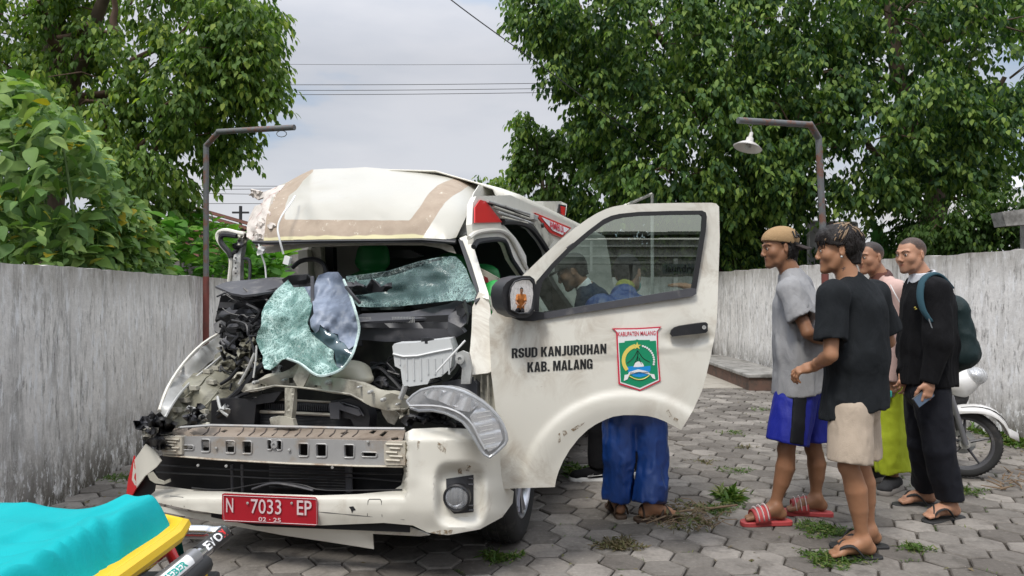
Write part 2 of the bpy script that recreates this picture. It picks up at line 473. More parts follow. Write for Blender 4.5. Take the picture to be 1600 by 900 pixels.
# van paint: cream white with brown smears, scuffs and dust
def paint(name, dlo=.55, dhi=.75, col=(.69, .665, .585)):
    m, t, b, o = newmat(name)
    c = mixc(t, tex(t, scale=2.2, detail=3), tuple(q*.94 for q in col), tuple(q*1.03 for q in col))
    n1 = tex(t, scale=5.5, detail=9, rough=.72, dist=1.2); n2 = tex(t, scale=1.7, detail=3)
    f = math_(t, 'MULTIPLY', rng_(t, n1, dlo, dhi), rng_(t, n2, .42, .6))
    c = mixc(t, math_(t, 'MULTIPLY', f, .55), c, (.30, .225, .15))
    sc = rng_(t, tex(t, scale=9, detail=6, rough=.8, map_=(1, 1, 3.5), dist=2.5), .665, .70)
    c = mixc(t, math_(t, 'MULTIPLY', sc, .5), c, (.24, .19, .14))
    t.links.new(c, b.inputs['Base Color']); t.links.new(rng_(t, n1, .3, .7, .28, .5), b.inputs['Roughness'])
    b.inputs['Coat Weight'].default_value = .35; b.inputs['Coat Roughness'].default_value = .12
    bump(t, b, tex(t, scale=2.5, detail=2), .12, .02)
    return m
M['paint'] = paint('van_paint'); M['paint_dirty'] = paint('van_paint_dirty', .44, .62)
M['paint_in'] = simple('bare_body_metal', (.42, .40, .33), .5, 0, .2, 6, dirt=(.07, .06, .05), dlo=.48, dhi=.66, dscale=7)
M['olive'] = simple('inner_fender_metal', (.24, .23, .175), .5, .1, .25, 5, dirt=(.05, .045, .035), dlo=.5, dhi=.66)
M['silver'] = simple('scraped_metal', (.44, .44, .42), .45, .2, .25, 14, dirt=(.14, .12, .10), dlo=.55, dhi=.7)
M['beam'] = simple('bumper_beam_metal', (.36, .355, .345), .45, .15, .2, 9, dirt=(.30, .23, .16), dlo=.53, dhi=.68, dscale=5)
M['beamend'] = simple('bumper_beam_end', (.50, .46, .38), .5, .1, .2, 9, dirt=(.2, .13, .08), dlo=.5, dhi=.65, dscale=9)
M['black'] = simple('black_plastic', (.016, .016, .018), .45, 0, .3, 20, bmp=.1, dirt=(.07, .065, .06), dlo=.58, dhi=.8)
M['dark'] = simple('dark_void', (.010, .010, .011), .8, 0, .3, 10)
M['grey_plastic'] = simple('dusty_grey_plastic', (.065, .065, .072), .5, 0, .25, 9, bmp=.15, dirt=(.20, .19, .18), dlo=.55, dhi=.75, dscale=10)
M['rubber'] = simple('rubber', (.014, .014, .015), .6, 0, .2, 20)
M['tyre'] = simple('tyre_rubber', (.022, .022, .022), .75, 0, .3, 30, bmp=.2, dirt=(.10, .09, .08), dlo=.55, dhi=.75)
M['chrome'] = simple('polished_steel', (.66, .66, .67), .16, 1, .06, 10)
M['alloy'] = simple('wheel_alloy', (.52, .52, .54), .3, .8, .1, 10)
M['plastic_white'] = simple('translucent_reservoir_plastic', (.56, .57, .56), .38, 0, .1, 8, dirt=(.3, .28, .25), dlo=.56, dhi=.75)
M['red'] = simple('red_vinyl', (.62, .02, .022), .3, 0, .08, 8)
M['plate_red'] = simple('number_plate_red', (.36, .008, .018), .4, 0, .15, 12, dirt=(.2, .03, .03), dlo=.6, dhi=.7)
M['plate_text'] = simple('number_plate_text', (.62, .5, .5), .5, 0, .1)
M['seat'] = simple('green_seat_vinyl', (.016, .20, .05), .45, 0, .2, 6)
M['tan'] = simple('dried_glue_and_filler', (.44, .34, .25), .8, 0, .18, 7, dirt=(.58, .52, .42), dlo=.5, dhi=.62, dscale=9, bmp=.4, bscale=40)
M['torn'] = simple('torn_fibreglass', (.56, .51, .46), .8, 0, .25, 14, dirt=(.33, .17, .15), dlo=.56, dhi=.66, dscale=11, bmp=.6, bscale=50)
M['text_black'] = simple('lettering_black', (.01, .01, .01), .5, 0, 0)
M['white'] = simple('white_print', (.75, .75, .74), .5, 0, .03)
M['red_print'] = simple('red_print', (.55, .03, .06), .5, 0, .03)
M['green_print'] = simple('green_print', (.005, .24, .11), .45, 0, .05)
M['blue_print'] = simple('blue_print', (.01, .25, .62), .45, 0, .05)
M['gold_print'] = simple('gold_print', (.72, .58, .12), .45, 0, .1)
M['wire'] = simple('black_wire', (.02, .02, .02), .5)
M['wire_white'] = simple('white_cable', (.7, .7, .68), .4)
M['radiator'] = simple('radiator_fins', (.035, .035, .035), .5, .4, .3, 40)
def roofmat():
    m, t, b, o = newmat('roof_fibreglass')
    c = mixc(t, tex(t, scale=2.5, detail=4), (.41, .395, .345), (.48, .465, .405))
    sm = rng_(t, tex(t, scale=6, detail=9, rough=.75, dist=1), .56, .75)
    c = mixc(t, math_(t, 'MULTIPLY', sm, .5), c, (.40, .34, .27))
    g = mixc(t, tex(t, scale=13, detail=7, rough=.7), (.24, .18, .13), (.44, .36, .275))
    g = mixc(t, rng_(t, tex(t, scale=20, detail=8, rough=.8), .6, .66), g, (.62, .57, .47))
    a = attrn(t, 'glue'); fac = rng_(t, a, .45, .55)
    c = mixc(t, fac, c, g)
    y = rng_(t, attrn(t, 'foam'), .4, .6); c = mixc(t, y, c, (.60, .55, .33))
    t.links.new(c, b.inputs['Base Color'])
    r = mixc(t, fac, (.3, .3, .3), (.8, .8, .8)); t.links.new(r, b.inputs['Roughness'])
    bump(t, b, tex(t, scale=30, detail=5), .12, .006)
    return m
M['roof'] = roofmat()
def crackglass(name, base=.35, tint=(.33, .52, .46), dens=1.0, white=(.62, .80, .74), attr=None, clear=(.60, .76, .72)):
    """laminated glass broken to a white-green web that still hangs on its film; between cracks it stays see-through"""
    m, t, b, out = newmat(name)
    web = None
    for sc, w, wr in ((6, .030, .35), (15, .05, .22), (38, .10, .12), (85, .17, .05)):
        c = t.nodes.new('ShaderNodeTexCoord'); d = t.nodes.new('ShaderNodeTexNoise'); d.inputs['Scale'].default_value = 3.5; d.inputs['Detail'].default_value = 3; t.links.new(c.outputs['Object'], d.inputs['Vector'])
        vm = t.nodes.new('ShaderNodeVectorMath'); vm.operation = 'MULTIPLY_ADD'; t.links.new(d.outputs['Color'], vm.inputs[0]); vm.inputs[1].default_value = (wr, wr, wr); t.links.new(c.outputs['Object'], vm.inputs[2])
        e_ = tex(t, 'crack', sc, vec=vm.outputs[0])
        l = rng_(t, e_, 0, w*dens, 1, 0)
        web = l if web is None else math_(t, 'MAXIMUM', web, math_(t, 'MULTIPLY', l, .9))
    blotch = rng_(t, tex(t, scale=7, detail=7, rough=.72, dist=1.2), .38, .60)
    den = attrn(t, attr) if attr else 1.0
    k = math_(t, 'MULTIPLY', math_(t, 'ADD', math_(t, 'MULTIPLY', blotch, .8), .2), den)
    fac = math_(t, 'MULTIPLY', web, k)
    col = mixc(t, math_(t, 'MULTIPLY', fac, 1.), tint, white)
    t.links.new(col, b.inputs['Base Color']); b.inputs['Roughness'].default_value = .14; b.inputs['Specular IOR Level'].default_value = .7
    bump(t, b, fac, .7, .006)
    tr = t.nodes.new('ShaderNodeBsdfTransparent'); tr.inputs[0].default_value = (*clear, 1)
    mxs = t.nodes.new('ShaderNodeMixShader')
    f = math_(t, 'ADD', math_(t, 'MULTIPLY', fac, .8), math_(t, 'ADD', math_(t, 'MULTIPLY', k, .35), base))
    t.links.new(math_(t, 'MINIMUM', f, 1.), mxs.inputs[0])
    t.links.new(tr.outputs[0], mxs.inputs[1]); t.links.new(b.outputs[0], mxs.inputs[2]); t.links.new(mxs.outputs[0], out.inputs[0])
    return m
M['crack'] = crackglass('shattered_glass', .22, (.18, .36, .32), 1.1, (.70, .90, .84), 'den'); M['crack_thin'] = crackglass('cracked_windshield', .34, (.13, .20, .20), .8, (.50, .72, .66), 'den', (.75, .85, .82))
def filmmat():
    m, t, b, out = newmat('blue_window_film'); c = mixc(t, tex(t, scale=9, detail=5, rough=.7), (.15, .19, .26), (.30, .34, .42)); t.links.new(c, b.inputs['Base Color']); b.inputs['Roughness'].default_value = .33; b.inputs['Specular IOR Level'].default_value = .5
    bump(t, b, tex(t, scale=20, detail=5, rough=.7, dist=1), .5, .01)
    tr = t.nodes.new('ShaderNodeBsdfTransparent'); tr.inputs[0].default_value = (.6, .68, .75, 1); mxs = t.nodes.new('ShaderNodeMixShader'); t.links.new(rng_(t, tex(t, scale=5, detail=4, rough=.6), .40, .55, .45, .95), mxs.inputs[0])
    t.links.new(tr.outputs[0], mxs.inputs[1]); t.links.new(b.outputs[0], mxs.inputs[2]); t.links.new(mxs.outputs[0], out.inputs[0]); return m
M['film'] = filmmat()
def tint_glass():
    m, t, b, out = newmat('tinted_door_glass')
    tr = t.nodes.new('ShaderNodeBsdfTransparent'); tr.inputs[0].default_value = (.38, .48, .45, 1)
    gl = t.nodes.new('ShaderNodeBsdfGlossy'); gl.inputs['Roughness'].default_value = .005; gl.inputs['Color'].default_value = (.90, .97, .86, 1)
    mxs = t.nodes.new('ShaderNodeMixShader'); mxs.inputs[0].default_value = .38
    t.links.new(tr.outputs[0], mxs.inputs[1]); t.links.new(gl.outputs[0], mxs.inputs[2]); t.links.new(mxs.outputs[0], out.inputs[0]); return m
M['glass'] = tint_glass()
def clear_lens(name='headlamp_lens', a=.35):
    m, t, b, out = newmat(name)
    b.inputs['Base Color'].default_value = (.62, .63, .64, 1); b.inputs['Roughness'].default_value = .12; b.inputs['Specular IOR Level'].default_value = 1
    bump(t, b, tex(t, 'wave', 14, map_=(1, 1, 1)), .5, .01)
    tr = t.nodes.new('ShaderNodeBsdfTransparent'); mxs = t.nodes.new('ShaderNodeMixShader'); mxs.inputs[0].default_value = a
    t.links.new(tr.outputs[0], mxs.inputs[1]); t.links.new(b.outputs[0], mxs.inputs[2]); t.links.new(mxs.outputs[0], out.inputs[0]); return m
M['lens'] = clear_lens()
M['mirror'] = simple('mirror_silver', (.85, .85, .85), .02, 1, 0)
# pavers
def paver():
    m, t, b, o = newmat('concrete_paver')
    oi = t.nodes.new('ShaderNodeObjectInfo'); r = math_(t, 'FRACT', math_(t, 'ADD', attrn(t, 'rnd'), oi.outputs['Random']))
    geo = t.nodes.new('ShaderNodeNewGeometry')
    n1 = tex(t, scale=1.3, detail=4, vec=geo.outputs['Position']); n2 = tex(t, scale=45, detail=6, rough=.7, vec=geo.outputs['Position'])
    n3 = tex(t, scale=7, detail=6, rough=.65, vec=geo.outputs['Position'])
    c = ramp(t, r, [(0, (.135, .120, .105)), (.5, (.235, .215, .190)), (1, (.34, .31, .275))])
    c = mixc(t, rng_(t, n1, .4, .62, 0, .55), c, (.105, .092, .08))
    c = mixc(t, rng_(t, n3, .5, .72, 0, .65), c, (.055, .048, .040))
    c = mixc(t, rng_(t, n2, .3, .7, 0, 1), mixc(t, 1, c, (.72, .72, .72), 'MULTIPLY'), c)
    gr = rng_(t, n2, .63, .66); c = mixc(t, math_(t, 'MULTIPLY', gr, .5), c, (.30, .28, .25))
    t.links.new(c, b.inputs['Base Color']); b.inputs['Roughness'].default_value = .85; b.inputs['Specular IOR Level'].default_value = .3
    bump(t, b, math_(t, 'ADD', n2, math_(t, 'MULTIPLY', n3, 1.5)), .6, .006); return m
M['paver'] = paver()
M['dirt'] = simple('joint_soil', (.045, .036, .027), .95, 0, .4, 8, bmp=.6, bscale=80)
def wallmat(name, hi=(.50, .50, .50), dark=.5, z0=0., z1=1.5):
    """old whitewash: flaking patches, rain streaks of uneven length from the coping, brown splash at the foot"""
    m, t, b, o = newmat(name)
    geo = t.nodes.new('ShaderNodeNewGeometry'); P = geo.outputs['Position']
    def mp_(sz, loc=(0, 0, 0)):
        q = t.nodes.new('ShaderNodeMapping'); q.inputs['Scale'].default_value = (1, 1, sz); q.inputs['Location'].default_value = loc; t.links.new(P, q.inputs[0]); return q.outputs[0]
    v1, v2, v3 = mp_(.10), mp_(.22, (3, 1, 4)), mp_(.5, (7, 2, 1))
    big = tex(t, scale=1.0, detail=5, rough=.6, vec=P); fine = tex(t, scale=24, detail=8, rough=.75, vec=P); mid = tex(t, scale=4.5, detail=8, rough=.7, vec=v3)
    st = tex(t, scale=9, detail=10, rough=.72, vec=v1, dist=.4); st2 = tex(t, scale=26, detail=8, rough=.75, vec=v2, dist=.3)
    c = mixc(t, rng_(t, mid, .35, .65), tuple(q*.80 for q in hi), hi)
    c = mixc(t, rng_(t, fine, .40, .60, .0, .35), c, tuple(q*.55 for q in hi))
    sx = t.nodes.new('ShaderNodeSeparateXYZ'); t.links.new(P, sx.inputs[0]); z = sx.outputs[2]
    h1 = rng_(t, z, z0+.2, z1, .45, 1)
    k = math_(t, 'MULTIPLY', math_(t, 'MULTIPLY', rng_(t, st, .50, .62), rng_(t, big, .38, .60, .22, 1)), h1)
    c = mixc(t, math_(t, 'MULTIPLY', k, dark), c, (.06, .056, .052))
    k2 = math_(t, 'MULTIPLY', rng_(t, st2, .53, .62), rng_(t, mid, .38, .56, .22, 1)); c = mixc(t, math_(t, 'MULTIPLY', k2, dark*.9), c, (.11, .10, .092))
    lite = math_(t, 'MULTIPLY', rng_(t, tex(t, scale=14, detail=9, rough=.75, vec=mp_(.3, (5, 5, 9))), .53, .60), .75); c = mixc(t, lite, c, tuple(min(.86, q*1.25) for q in hi))
    topg = math_(t, 'MULTIPLY', rng_(t, z, z1-.30, z1-.02, 0, 1), rng_(t, mid, .38, .55, .3, 1)); c = mixc(t, math_(t, 'MULTIPLY', topg, .75), c, (.26, .24, .205))
    foot = math_(t, 'MULTIPLY', rng_(t, z, z0+.55, z0+.03, 0, 1), rng_(t, tex(t, scale=7, detail=9, rough=.75, vec=v3), .38, .52)); c = mixc(t, math_(t, 'MULTIPLY', foot, .92), c, (.085, .072, .052))
    chips = math_(t, 'MULTIPLY', rng_(t, z, z0+.5, z0+.15, 0, 1), rng_(t, tex(t, scale=26, detail=6, rough=.7, vec=v3), .56, .59)); c = mixc(t, math_(t, 'MULTIPLY', chips, .85), c, tuple(min(.86, q*1.15) for q in hi))
    t.links.new(c, b.inputs['Base Color']); b.inputs['Roughness'].default_value = .92; b.inputs['Specular IOR Level'].default_value = .2
    bump(t, b, math_(t, 'ADD', fine, math_(t, 'MULTIPLY', tex(t, scale=5, detail=6, rough=.65, vec=P), 1.5)), .4, .012); return m
M['wall_l'] = wallmat('whitewashed_wall_left', (.88, .85, .81), .72, 0, 1.48)
M['wall_r'] = wallmat('whitewashed_wall_right', (.86, .84, .81), .9, 0, 1.70)
M['concrete'] = simple('weathered_concrete', (.30, .29, .27), .9, 0, .2, 4, bmp=.5, dirt=(.10, .095, .085), dlo=.45, dhi=.65)
M['pale_conc'] = simple('pale_concrete', (.36, .33, .28), .9, 0, .12, 3, bmp=.3, dirt=(.2, .18, .15), dlo=.5, dhi=.7)
M['brown_side'] = simple('red_brown_kerb', (.13, .075, .055), .85, 0, .3, 5, bmp=.4, dirt=(.06, .05, .04), dlo=.45, dhi=.65)
M['bark'] = simple('bark', (.11, .08, .058), .9, 0, .35, 9, bmp=.8, bscale=25)
M['twig'] = simple('brown_twig', (.12, .075, .05), .8, 0, .3, 9)
M['stem'] = simple('green_stem', (.10, .16, .05), .7, 0, .3, 9)
M['dry'] = simple('dry_debris', (.19, .13, .08), .9, 0, .4, 15)
def leafmat(name, stops, trans=.44, rough=.6, gloss=.3):
    m, t, b, out = newmat(name)
    oi = t.nodes.new('ShaderNodeObjectInfo'); r = math_(t, 'FRACT', math_(t, 'ADD', attrn(t, 'rnd'), oi.outputs['Random']))
    c = ramp(t, r, stops); c = mixc(t, tex(t, scale=40, detail=3), mixc(t, 1, c, (.75, .75, .75), 'MULTIPLY'), c)
    t.links.new(c, b.inputs['Base Color']); b.inputs['Roughness'].default_value = rough; b.inputs['Specular IOR Level'].default_value = gloss
    tl = t.nodes.new('ShaderNodeBsdfTranslucent'); t.links.new(mixc(t, 1, c, (1.15, 1.35, .6), 'MULTIPLY'), tl.inputs[0])
    mxs = t.nodes.new('ShaderNodeMixShader'); mxs.inputs[0].default_value = trans
    t.links.new(b.outputs[0], mxs.inputs[1]); t.links.new(tl.outputs[0], mxs.inputs[2]); t.links.new(mxs.outputs[0], out.inputs[0]); return m
M['leaf_l'] = leafmat('left_tree_leaf', [(0, (.050, .105, .028)), (.42, (.105, .190, .045)), (.72, (.185, .295, .06)), (1, (.38, .46, .08))])
M['leaf_r'] = leafmat('right_tree_leaf', [(0, (.034, .082, .030)), (.42, (.072, .150, .047)), (.72, (.135, .240, .060)), (1, (.28, .39, .08))])
M['leaf_s'] = leafmat('shrub_leaf', [(0, (.065, .14, .035)), (.4, (.13, .24, .06)), (.8, (.22, .34, .09)), (.955, (.30, .41, .11)), (.965, (.45, .36, .03)), (1, (.48, .38, .03))], .3, .6, .3)
M['leaf_b'] = leafmat('bright_shrub_leaf', [(0, (.05, .16, .02)), (.6, (.11, .28, .035)), (1, (.20, .38, .05))], .4)
M['leaf_d'] = leafmat('far_bush_leaf', [(0, (.03, .07, .015)), (.6, (.07, .14, .025)), (1, (.16, .24, .04))])
M['grass'] = leafmat('weed_blade', [(0, (.05, .11, .02)), (.7, (.11, .19, .035)), (1, (.22, .22, .08))], .3, .6)
M['grass_dry'] = leafmat('dry_weed_blade', [(0, (.11, .09, .045)), (.6, (.20, .155, .09)), (1, (.12, .15, .05))], .2, .8)
def cloth(name, col, rough=.85, var=.12, weave=.10, wr=.0, wrs=7, sheen=.0, spec=.25, metal=0):
    m, t, b, o = newmat(name)
    c = mixc(t, tex(t, scale=9, detail=4), tuple(q*(1-var) for q in col), tuple(min(1, q*(1+var)) for q in col))
    t.links.new(c, b.inputs['Base Color']); b.inputs['Roughness'].default_value = rough; b.inputs['Specular IOR Level'].default_value = spec
    b.inputs['Sheen Weight'].default_value = sheen
    h = math_(t, 'MULTIPLY', tex(t, scale=260, detail=2), weave)
    if wr:
        w = tex(t, scale=wrs, detail=3, rough=.5, dist=.6, map_=(1.6, 1.6, .7)); h = math_(t, 'ADD', h, math_(t, 'MULTIPLY', w, wr))
    bump(t, b, h, .6, .03); return m
M['skin1'] = None
def skin(name, col):
    m, t, b, o = newmat(name)
    c = mixc(t, tex(t, scale=14, detail=5, rough=.6), tuple(q*.92 for q in col), tuple(q*1.30 for q in col))
    c = mixc(t, attrn(t, 'lip'), c, (col[0]*.62, col[1]*.36, col[2]*.38)); bz = attrn(t, 'buzz'); c = mixc(t, math_(t, 'MULTIPLY', bz, rng_(t, tex(t, scale=160, detail=3), .2, .5, .75, 1)), c, (.020, .015, .013))
    t.links.new(c, b.inputs['Base Color']); b.inputs['Roughness'].default_value = .48; b.inputs['Specular IOR Level'].default_value = .35
    b.inputs['Subsurface Weight'].default_value = .08; b.inputs['Subsurface Radius'].default_value = (.012, .005, .003); b.inputs['Subsurface Scale'].default_value = 1
    bump(t, b, tex(t, scale=120, detail=3), .12, .002); return m
M['hair'] = simple('black_hair', (.010, .008, .007), .55, 0, .3, 60, bmp=.6, bscale=160, spec=.3); M['hair_blond'] = simple('bleached_hair', (.22, .15, .09), .5, 0, .3, 60, spec=.3)
M['hair_streak'] = simple('streaked_hair', (.012, .009, .008), .55, 0, .3, 60, bmp=.9, bscale=160, spec=.3)
M['hair_short'] = simple('shaved_hair', (.022, .017, .015), .7, 0, .3, 80, bmp=.3, bscale=200)
M['eye'] = simple('eye_white', (.55, .5, .46), .2); M['iris'] = simple('dark_iris', (.012, .008, .006), .15)
# ------------------------------------------------------------------ ground and pavers
def sheet(name, pts, z, mat, kind='structure'):
    b = MB(); b.add([(x, y, z) for x, y in pts], [tuple(range(len(pts)))]); o = b.build(name, mat, smooth=0); tag(o, kind=kind); return o
sheet('ground', [(-400, -400), (400, -400), (400, 600), (-400, 600)], -.045, M['dirt'])
# pale slab at the far end of the yard
g = MB(); g.box((1.0, 12.2, -.02), (6.0, 3.9, .05)); tag(g.build('concrete_slab', M['pale_conc']), kind='structure')
HR = .118; GAP = .0060
def hexv(seed):
    r = random.Random(seed); v = []
    top = [];  mid = []; bot = []
    for k in range(6):
        a = k*PI/3; j = 1+r.uniform(-.02, .02)
        R0 = (HR-GAP)*j
        mid.append((R0*math.cos(a), R0*math.sin(a), -.006+r.uniform(-.002, .001))); top.append(((R0-.007)*math.cos(a), (R0-.007)*math.sin(a), r.uniform(-.0012, .0012))); bot.append((R0*math.cos(a), R0*math.sin(a), -.05))
    v = top+mid+bot
    f = [tuple(range(6))]+[(i, i+6, (i+1) % 6+6, (i+1) % 6) for i in range(6)]+[(i+6, i+12, (i+1) % 6+12, (i+1) % 6+6) for i in range(6)]
    return v, f
HV = [hexv(i) for i in range(8)]
pav = tag(thing('paving', (0, 5, 0), None, None), kind='structure')
hm = []
for v, f in HV:
    b = MB(); b.add(v, f); me = bpy.data.meshes.new('paver'); me.from_pydata(b.v, [], b.f); me.materials.append(M['paver']); fattr(me, 'rnd', [0]*len(b.v)); hm.append(me)
cells = []
th = math.radians(5)
for i in range(-30, 45):
    for j in range(-12, 80):
        x = i*HR*1.5; y = j*HR*math.sqrt(3)+(HR*math.sqrt(3)/2 if i % 2 else 0)
        X = x*math.cos(th)-y*math.sin(th)+.3; Y = x*math.sin(th)+y*math.cos(th)+.2
        if Y < .6 or Y > 10.35: continue
        xl = -2.42-.094*Y-.0; xr = 5.27-.117*Y
        if X < xl-.05 or X > xr: continue
        und = .010*vn1(X*.8, Y*.8, 4)
        cells.append((X, Y, und))
def score(c):
    px = 800+F*c[0]/c[1]; py = 460+F*1.3/c[1]
    if not (-30 < px < 1630) or py > 925: return -1
    if -2.1 < c[0] < (c[1]-3.1)*.29+.05 and c[1] > 3.45 and px < 800: return -.5  # under and behind the van
    if px < 330 and py > 800: return -.4
    return 1/c[1]
cells.sort(key=score, reverse=True)
sv = []; sf = []; sr = []
for k, (X, Y, und) in enumerate(cells):
    rr = random.Random(k*7+1); q = rr.randrange(8); a = rr.randrange(6)*PI/3+th+rr.uniform(-.02, .02); tx, ty = rr.gauss(0, .010), rr.gauss(0, .010); z = und+rr.gauss(0, .0022)
    if k < 300:
        o = bpy.data.objects.new('paver', hm[q]); COL.objects.link(o); o.parent = pav
        o.location = (X, Y-5, z); o.rotation_euler = (tx, ty, a)
    else:
        n = len(sv)
        for (x, y, w) in HV[q][0]:
            x2 = x*math.cos(a)-y*math.sin(a); y2 = x*math.sin(a)+y*math.cos(a); sv.append((X+x2, Y+y2, z+w-x2*ty+y2*tx))
        sf += [tuple(i+n for i in f) for f in HV[q][1]]; sr += [rr.random()]*18
me = bpy.data.meshes.new('paver_field'); me.from_pydata(sv, [], sf); fattr(me, 'rnd', sr)
tag(link_mesh('paver_field', me, M['paver'], pav, 0), kind='stuff')
sheet('joint_soil', [(-3.6, .3), (5.4, .3), (4.3, 10.5), (-3.6, 10.5)], -.016, M['dirt'])

# ------------------------------------------------------------------ yard walls
def wall(name, a, b, h, th_, mat, label, cap=.03, seed=1):
    a = np.array(a, float); b = np.array(b, float); d = b-a; L = np.linalg.norm(d); d /= L; nrm = np.array([-d[1], d[0]])
    n = int(L/.06); m = 10; B = MB()
    def pt(u, v, side):
        p = a+d*L*u; w = .008*vn1(p[0]*2+seed, p[1]*2, v*4)+.004*vn1(p[0]*9, p[1]*9, v*20)
        q = p+nrm*(side*th_/2+w*(1 if side > 0 else -1)*1.2); top = h+.008*vn1(p[0]*3, p[1]*3, seed)+.007*vn1(p[0]*14, p[1]*14, seed)
        return (q[0], q[1], -.04+(top+.04)*v)
    for side in (-1, 1):
        vs_ = [pt(i/n, j/m, side) for i in range(n+1) for j in range(m+1)]
        B.add(vs_, [(i*(m+1)+j, (i+1)*(m+1)+j, (i+1)*(m+1)+j+1, i*(m+1)+j+1) for i in range(n) for j in range(m)])
    vs_ = []
    for i in range(n+1):
        vs_ += [pt(i/n, 1, -1), pt(i/n, 1, 1)]
    B.add(vs_, [(2*i, 2*i+1, 2*i+3, 2*i+2) for i in range(n)])
    for u in (0, 1):
        c = [pt(u, 0, -1), pt(u, 0, 1), pt(u, 1, 1), pt(u, 1, -1)]; B.add(c, [(0, 1, 2, 3)])
    o = B.build(name, mat, smooth=50); tag(o, label, 'wall', kind='thing'); return o
WLn = lambda Y: -2.407-.094*Y
WRn = lambda Y: 5.27-.12*Y
wall('left_wall', (WLn(-1)-.06, -1), (WLn(13.5)-.06, 13.5), 1.475, .12, M['wall_l'], 'grey streaked whitewashed wall along the left side of the yard')
wall('right_wall', (WRn(-1)+.07, -1), (WRn(14)+.07, 14), 1.70, .14, M['wall_r'], 'pale streaked whitewashed wall along the right side of the yard', seed=5)
wall('back_wall', (WLn(13.4)+.05, 13.45), (WRn(13.4)-.05, 13.45), 1.62, .14, M['wall_r'], 'whitewashed wall closing the far end of the yard behind the van', seed=9)
# planter kerb at the foot of the right wall
pk = thing('planter_kerb', (3.75, 11.4, 0), 'low red-brown kerb with pale concrete top at the foot of the right wall', 'kerb')
b = MB(); b.box((3.50, 11.6, .085), (.60, 3.2, .17)); b.build('kerb_side', M['brown_side'], pk)
b = MB(); b.box((3.50, 11.6, .1975), (.66, 3.26, .05)); bevel(b.build('kerb_top', M['concrete'], pk), .012)

# ------------------------------------------------------------------ building behind the photographer (seen mirrored in the door glass)
bh = thing('laundry_building', (2, -7.5, 0), 'low grey building with tiled eave mirrored in the open door window', 'building')
b = MB(); b.box((2.5, -8.0, 2.17), (19, .5, .42)); b.box((2.5, -8.0, 1.0), (.25, .5, 1.95)); b.box((-3.5, -8.0, 1.0), (3, .5, 1.95)); b.box((9.5, -8.0, 1.0), (3, .5, 1.95)); b.box((2.5, -9.5, 1.0), (16, .3, 1.95))
b.box((2.5, -8.0, 1.93), (19, .56, .05)); b.build('wall', M['concrete'], bh, 0)
b = MB()
for i in range(44):
    z = 2.52+.02*vn1(i*.7)-.006*i*.2; b.box((-6+i*.42, -8.05, z), (.40, .9, .06))
b.build('roof_tiles', simple('grey_roof_tiles', (.12, .12, .11), .9, 0, .3, 6), bh, 0)
b = MB()
b.box((2.5, -7.72, 2.25), (19, .06, .04)); b.box((2.5, -7.72, 2.05), (19, .06, .03)); b.box((1.55, -7.70, 2.05), (.05, .05, .6)); b.box((3.2, -7.70, 1.4), (.08, .08, 1.2)); b.box((4.1, -7.7, 1.4), (.05, .05, 1.2))
b.build('conduit', M['silver'], bh)
def text_mesh(name, s, mat, parent, origin, ux, uz, size, bold=0., xs=1., align='LEFT', depth=.001, space=1.0, mirror=False):
    cu = bpy.data.curves.new(name, 'FONT'); cu.body = s; cu.size = size; cu.offset = bold*size; cu.extrude = depth; cu.align_x = align; cu.space_character = space; cu.resolution_u = 3
    o = bpy.data.objects.new(name, cu); COL.objects.link(o)
    bpy.context.view_layer.update()
    me = bpy.data.meshes.new_from_object(o.evaluated_get(bpy.context.evaluated_depsgraph_get())); bpy.data.objects.remove(o); bpy.data.curves.remove(cu)
    ux = unit(ux); uz = unit(uz-ux*np.dot(uz, ux)); un = np.cross(ux, uz)
    co = np.empty(len(me.vertices)*3, np.float32); me.vertices.foreach_get('co', co); co = co.reshape(-1, 3)
    w = np.array(origin)[None, :]+co[:, :1]*xs*ux*(-1 if mirror else 1)+co[:, 1:2]*uz+co[:, 2:3]*un
    me.vertices.foreach_set('co', w.astype(np.float32).ravel()); me.name = name; me.materials.clear()
    return link_mesh(name, me, mat, parent, 0)
sg = thing('laundry_banner', (3.3, -7.6, 1.8), 'dark banner lettered laundry 2 mirrored in the open door window', 'banner')
b = MB(); b.box((3.55, -7.6, 1.80), (1.25, .012, .19)); b.build('cloth', simple('grey_banner', (.10, .11, .11), .8), sg)
text_mesh('lettering', 'laundry 2', M['text_black'], sg, (2.98, -7.59, 1.74), np.array([1., 0, 0]), VZ, .19, .012, 1.0)

# ------------------------------------------------------------------ lamp posts
lp = thing('lamp_post', at(322, 540, 7.3)*[1, 1, 0], 'rusty bent pipe lamp post without a lamp beside the left wall', 'lamp post', 'pipe lamp posts in the yard')
pm = simple('rusty_grey_pipe', (.115, .12, .122), .6, .2, .25, 8, bmp=.2, dirt=(.17, .07, .04), dlo=.50, dhi=.6, dscale=9)
pr = simple('red_oxide_pipe', (.17, .045, .035), .6, .1, .3, 8, bmp=.2, dirt=(.09, .05, .04), dlo=.5, dhi=.65)
def P7(px, py, Y): return at(px, py, Y)
b = MB(); p0 = P7(322, 500, 7.3); p1 = p0.copy(); p1[2] = 0; b.tube([p1, P7(322, 432, 7.3)], .030, 10); b.build('lower_pole', pr, lp)
b = MB(); b.tube([P7(322, 432, 7.3), P7(322, 226, 7.3)], .027, 10); b.tube([P7(322, 228, 7.3), P7(342, 206, 7.22)], .027, 10); b.build('pole', pm, lp)
b = MB(); b.tube([P7(340, 206, 7.22), P7(460, 199, 6.9)], .027, 10); b.tube([P7(440+8*math.cos(a), 209+5*math.sin(a), 6.95) for a in np.linspace(-PI/2-1, PI*1.5-1, 10)], .004, 6); b.build('arm', pm, lp)
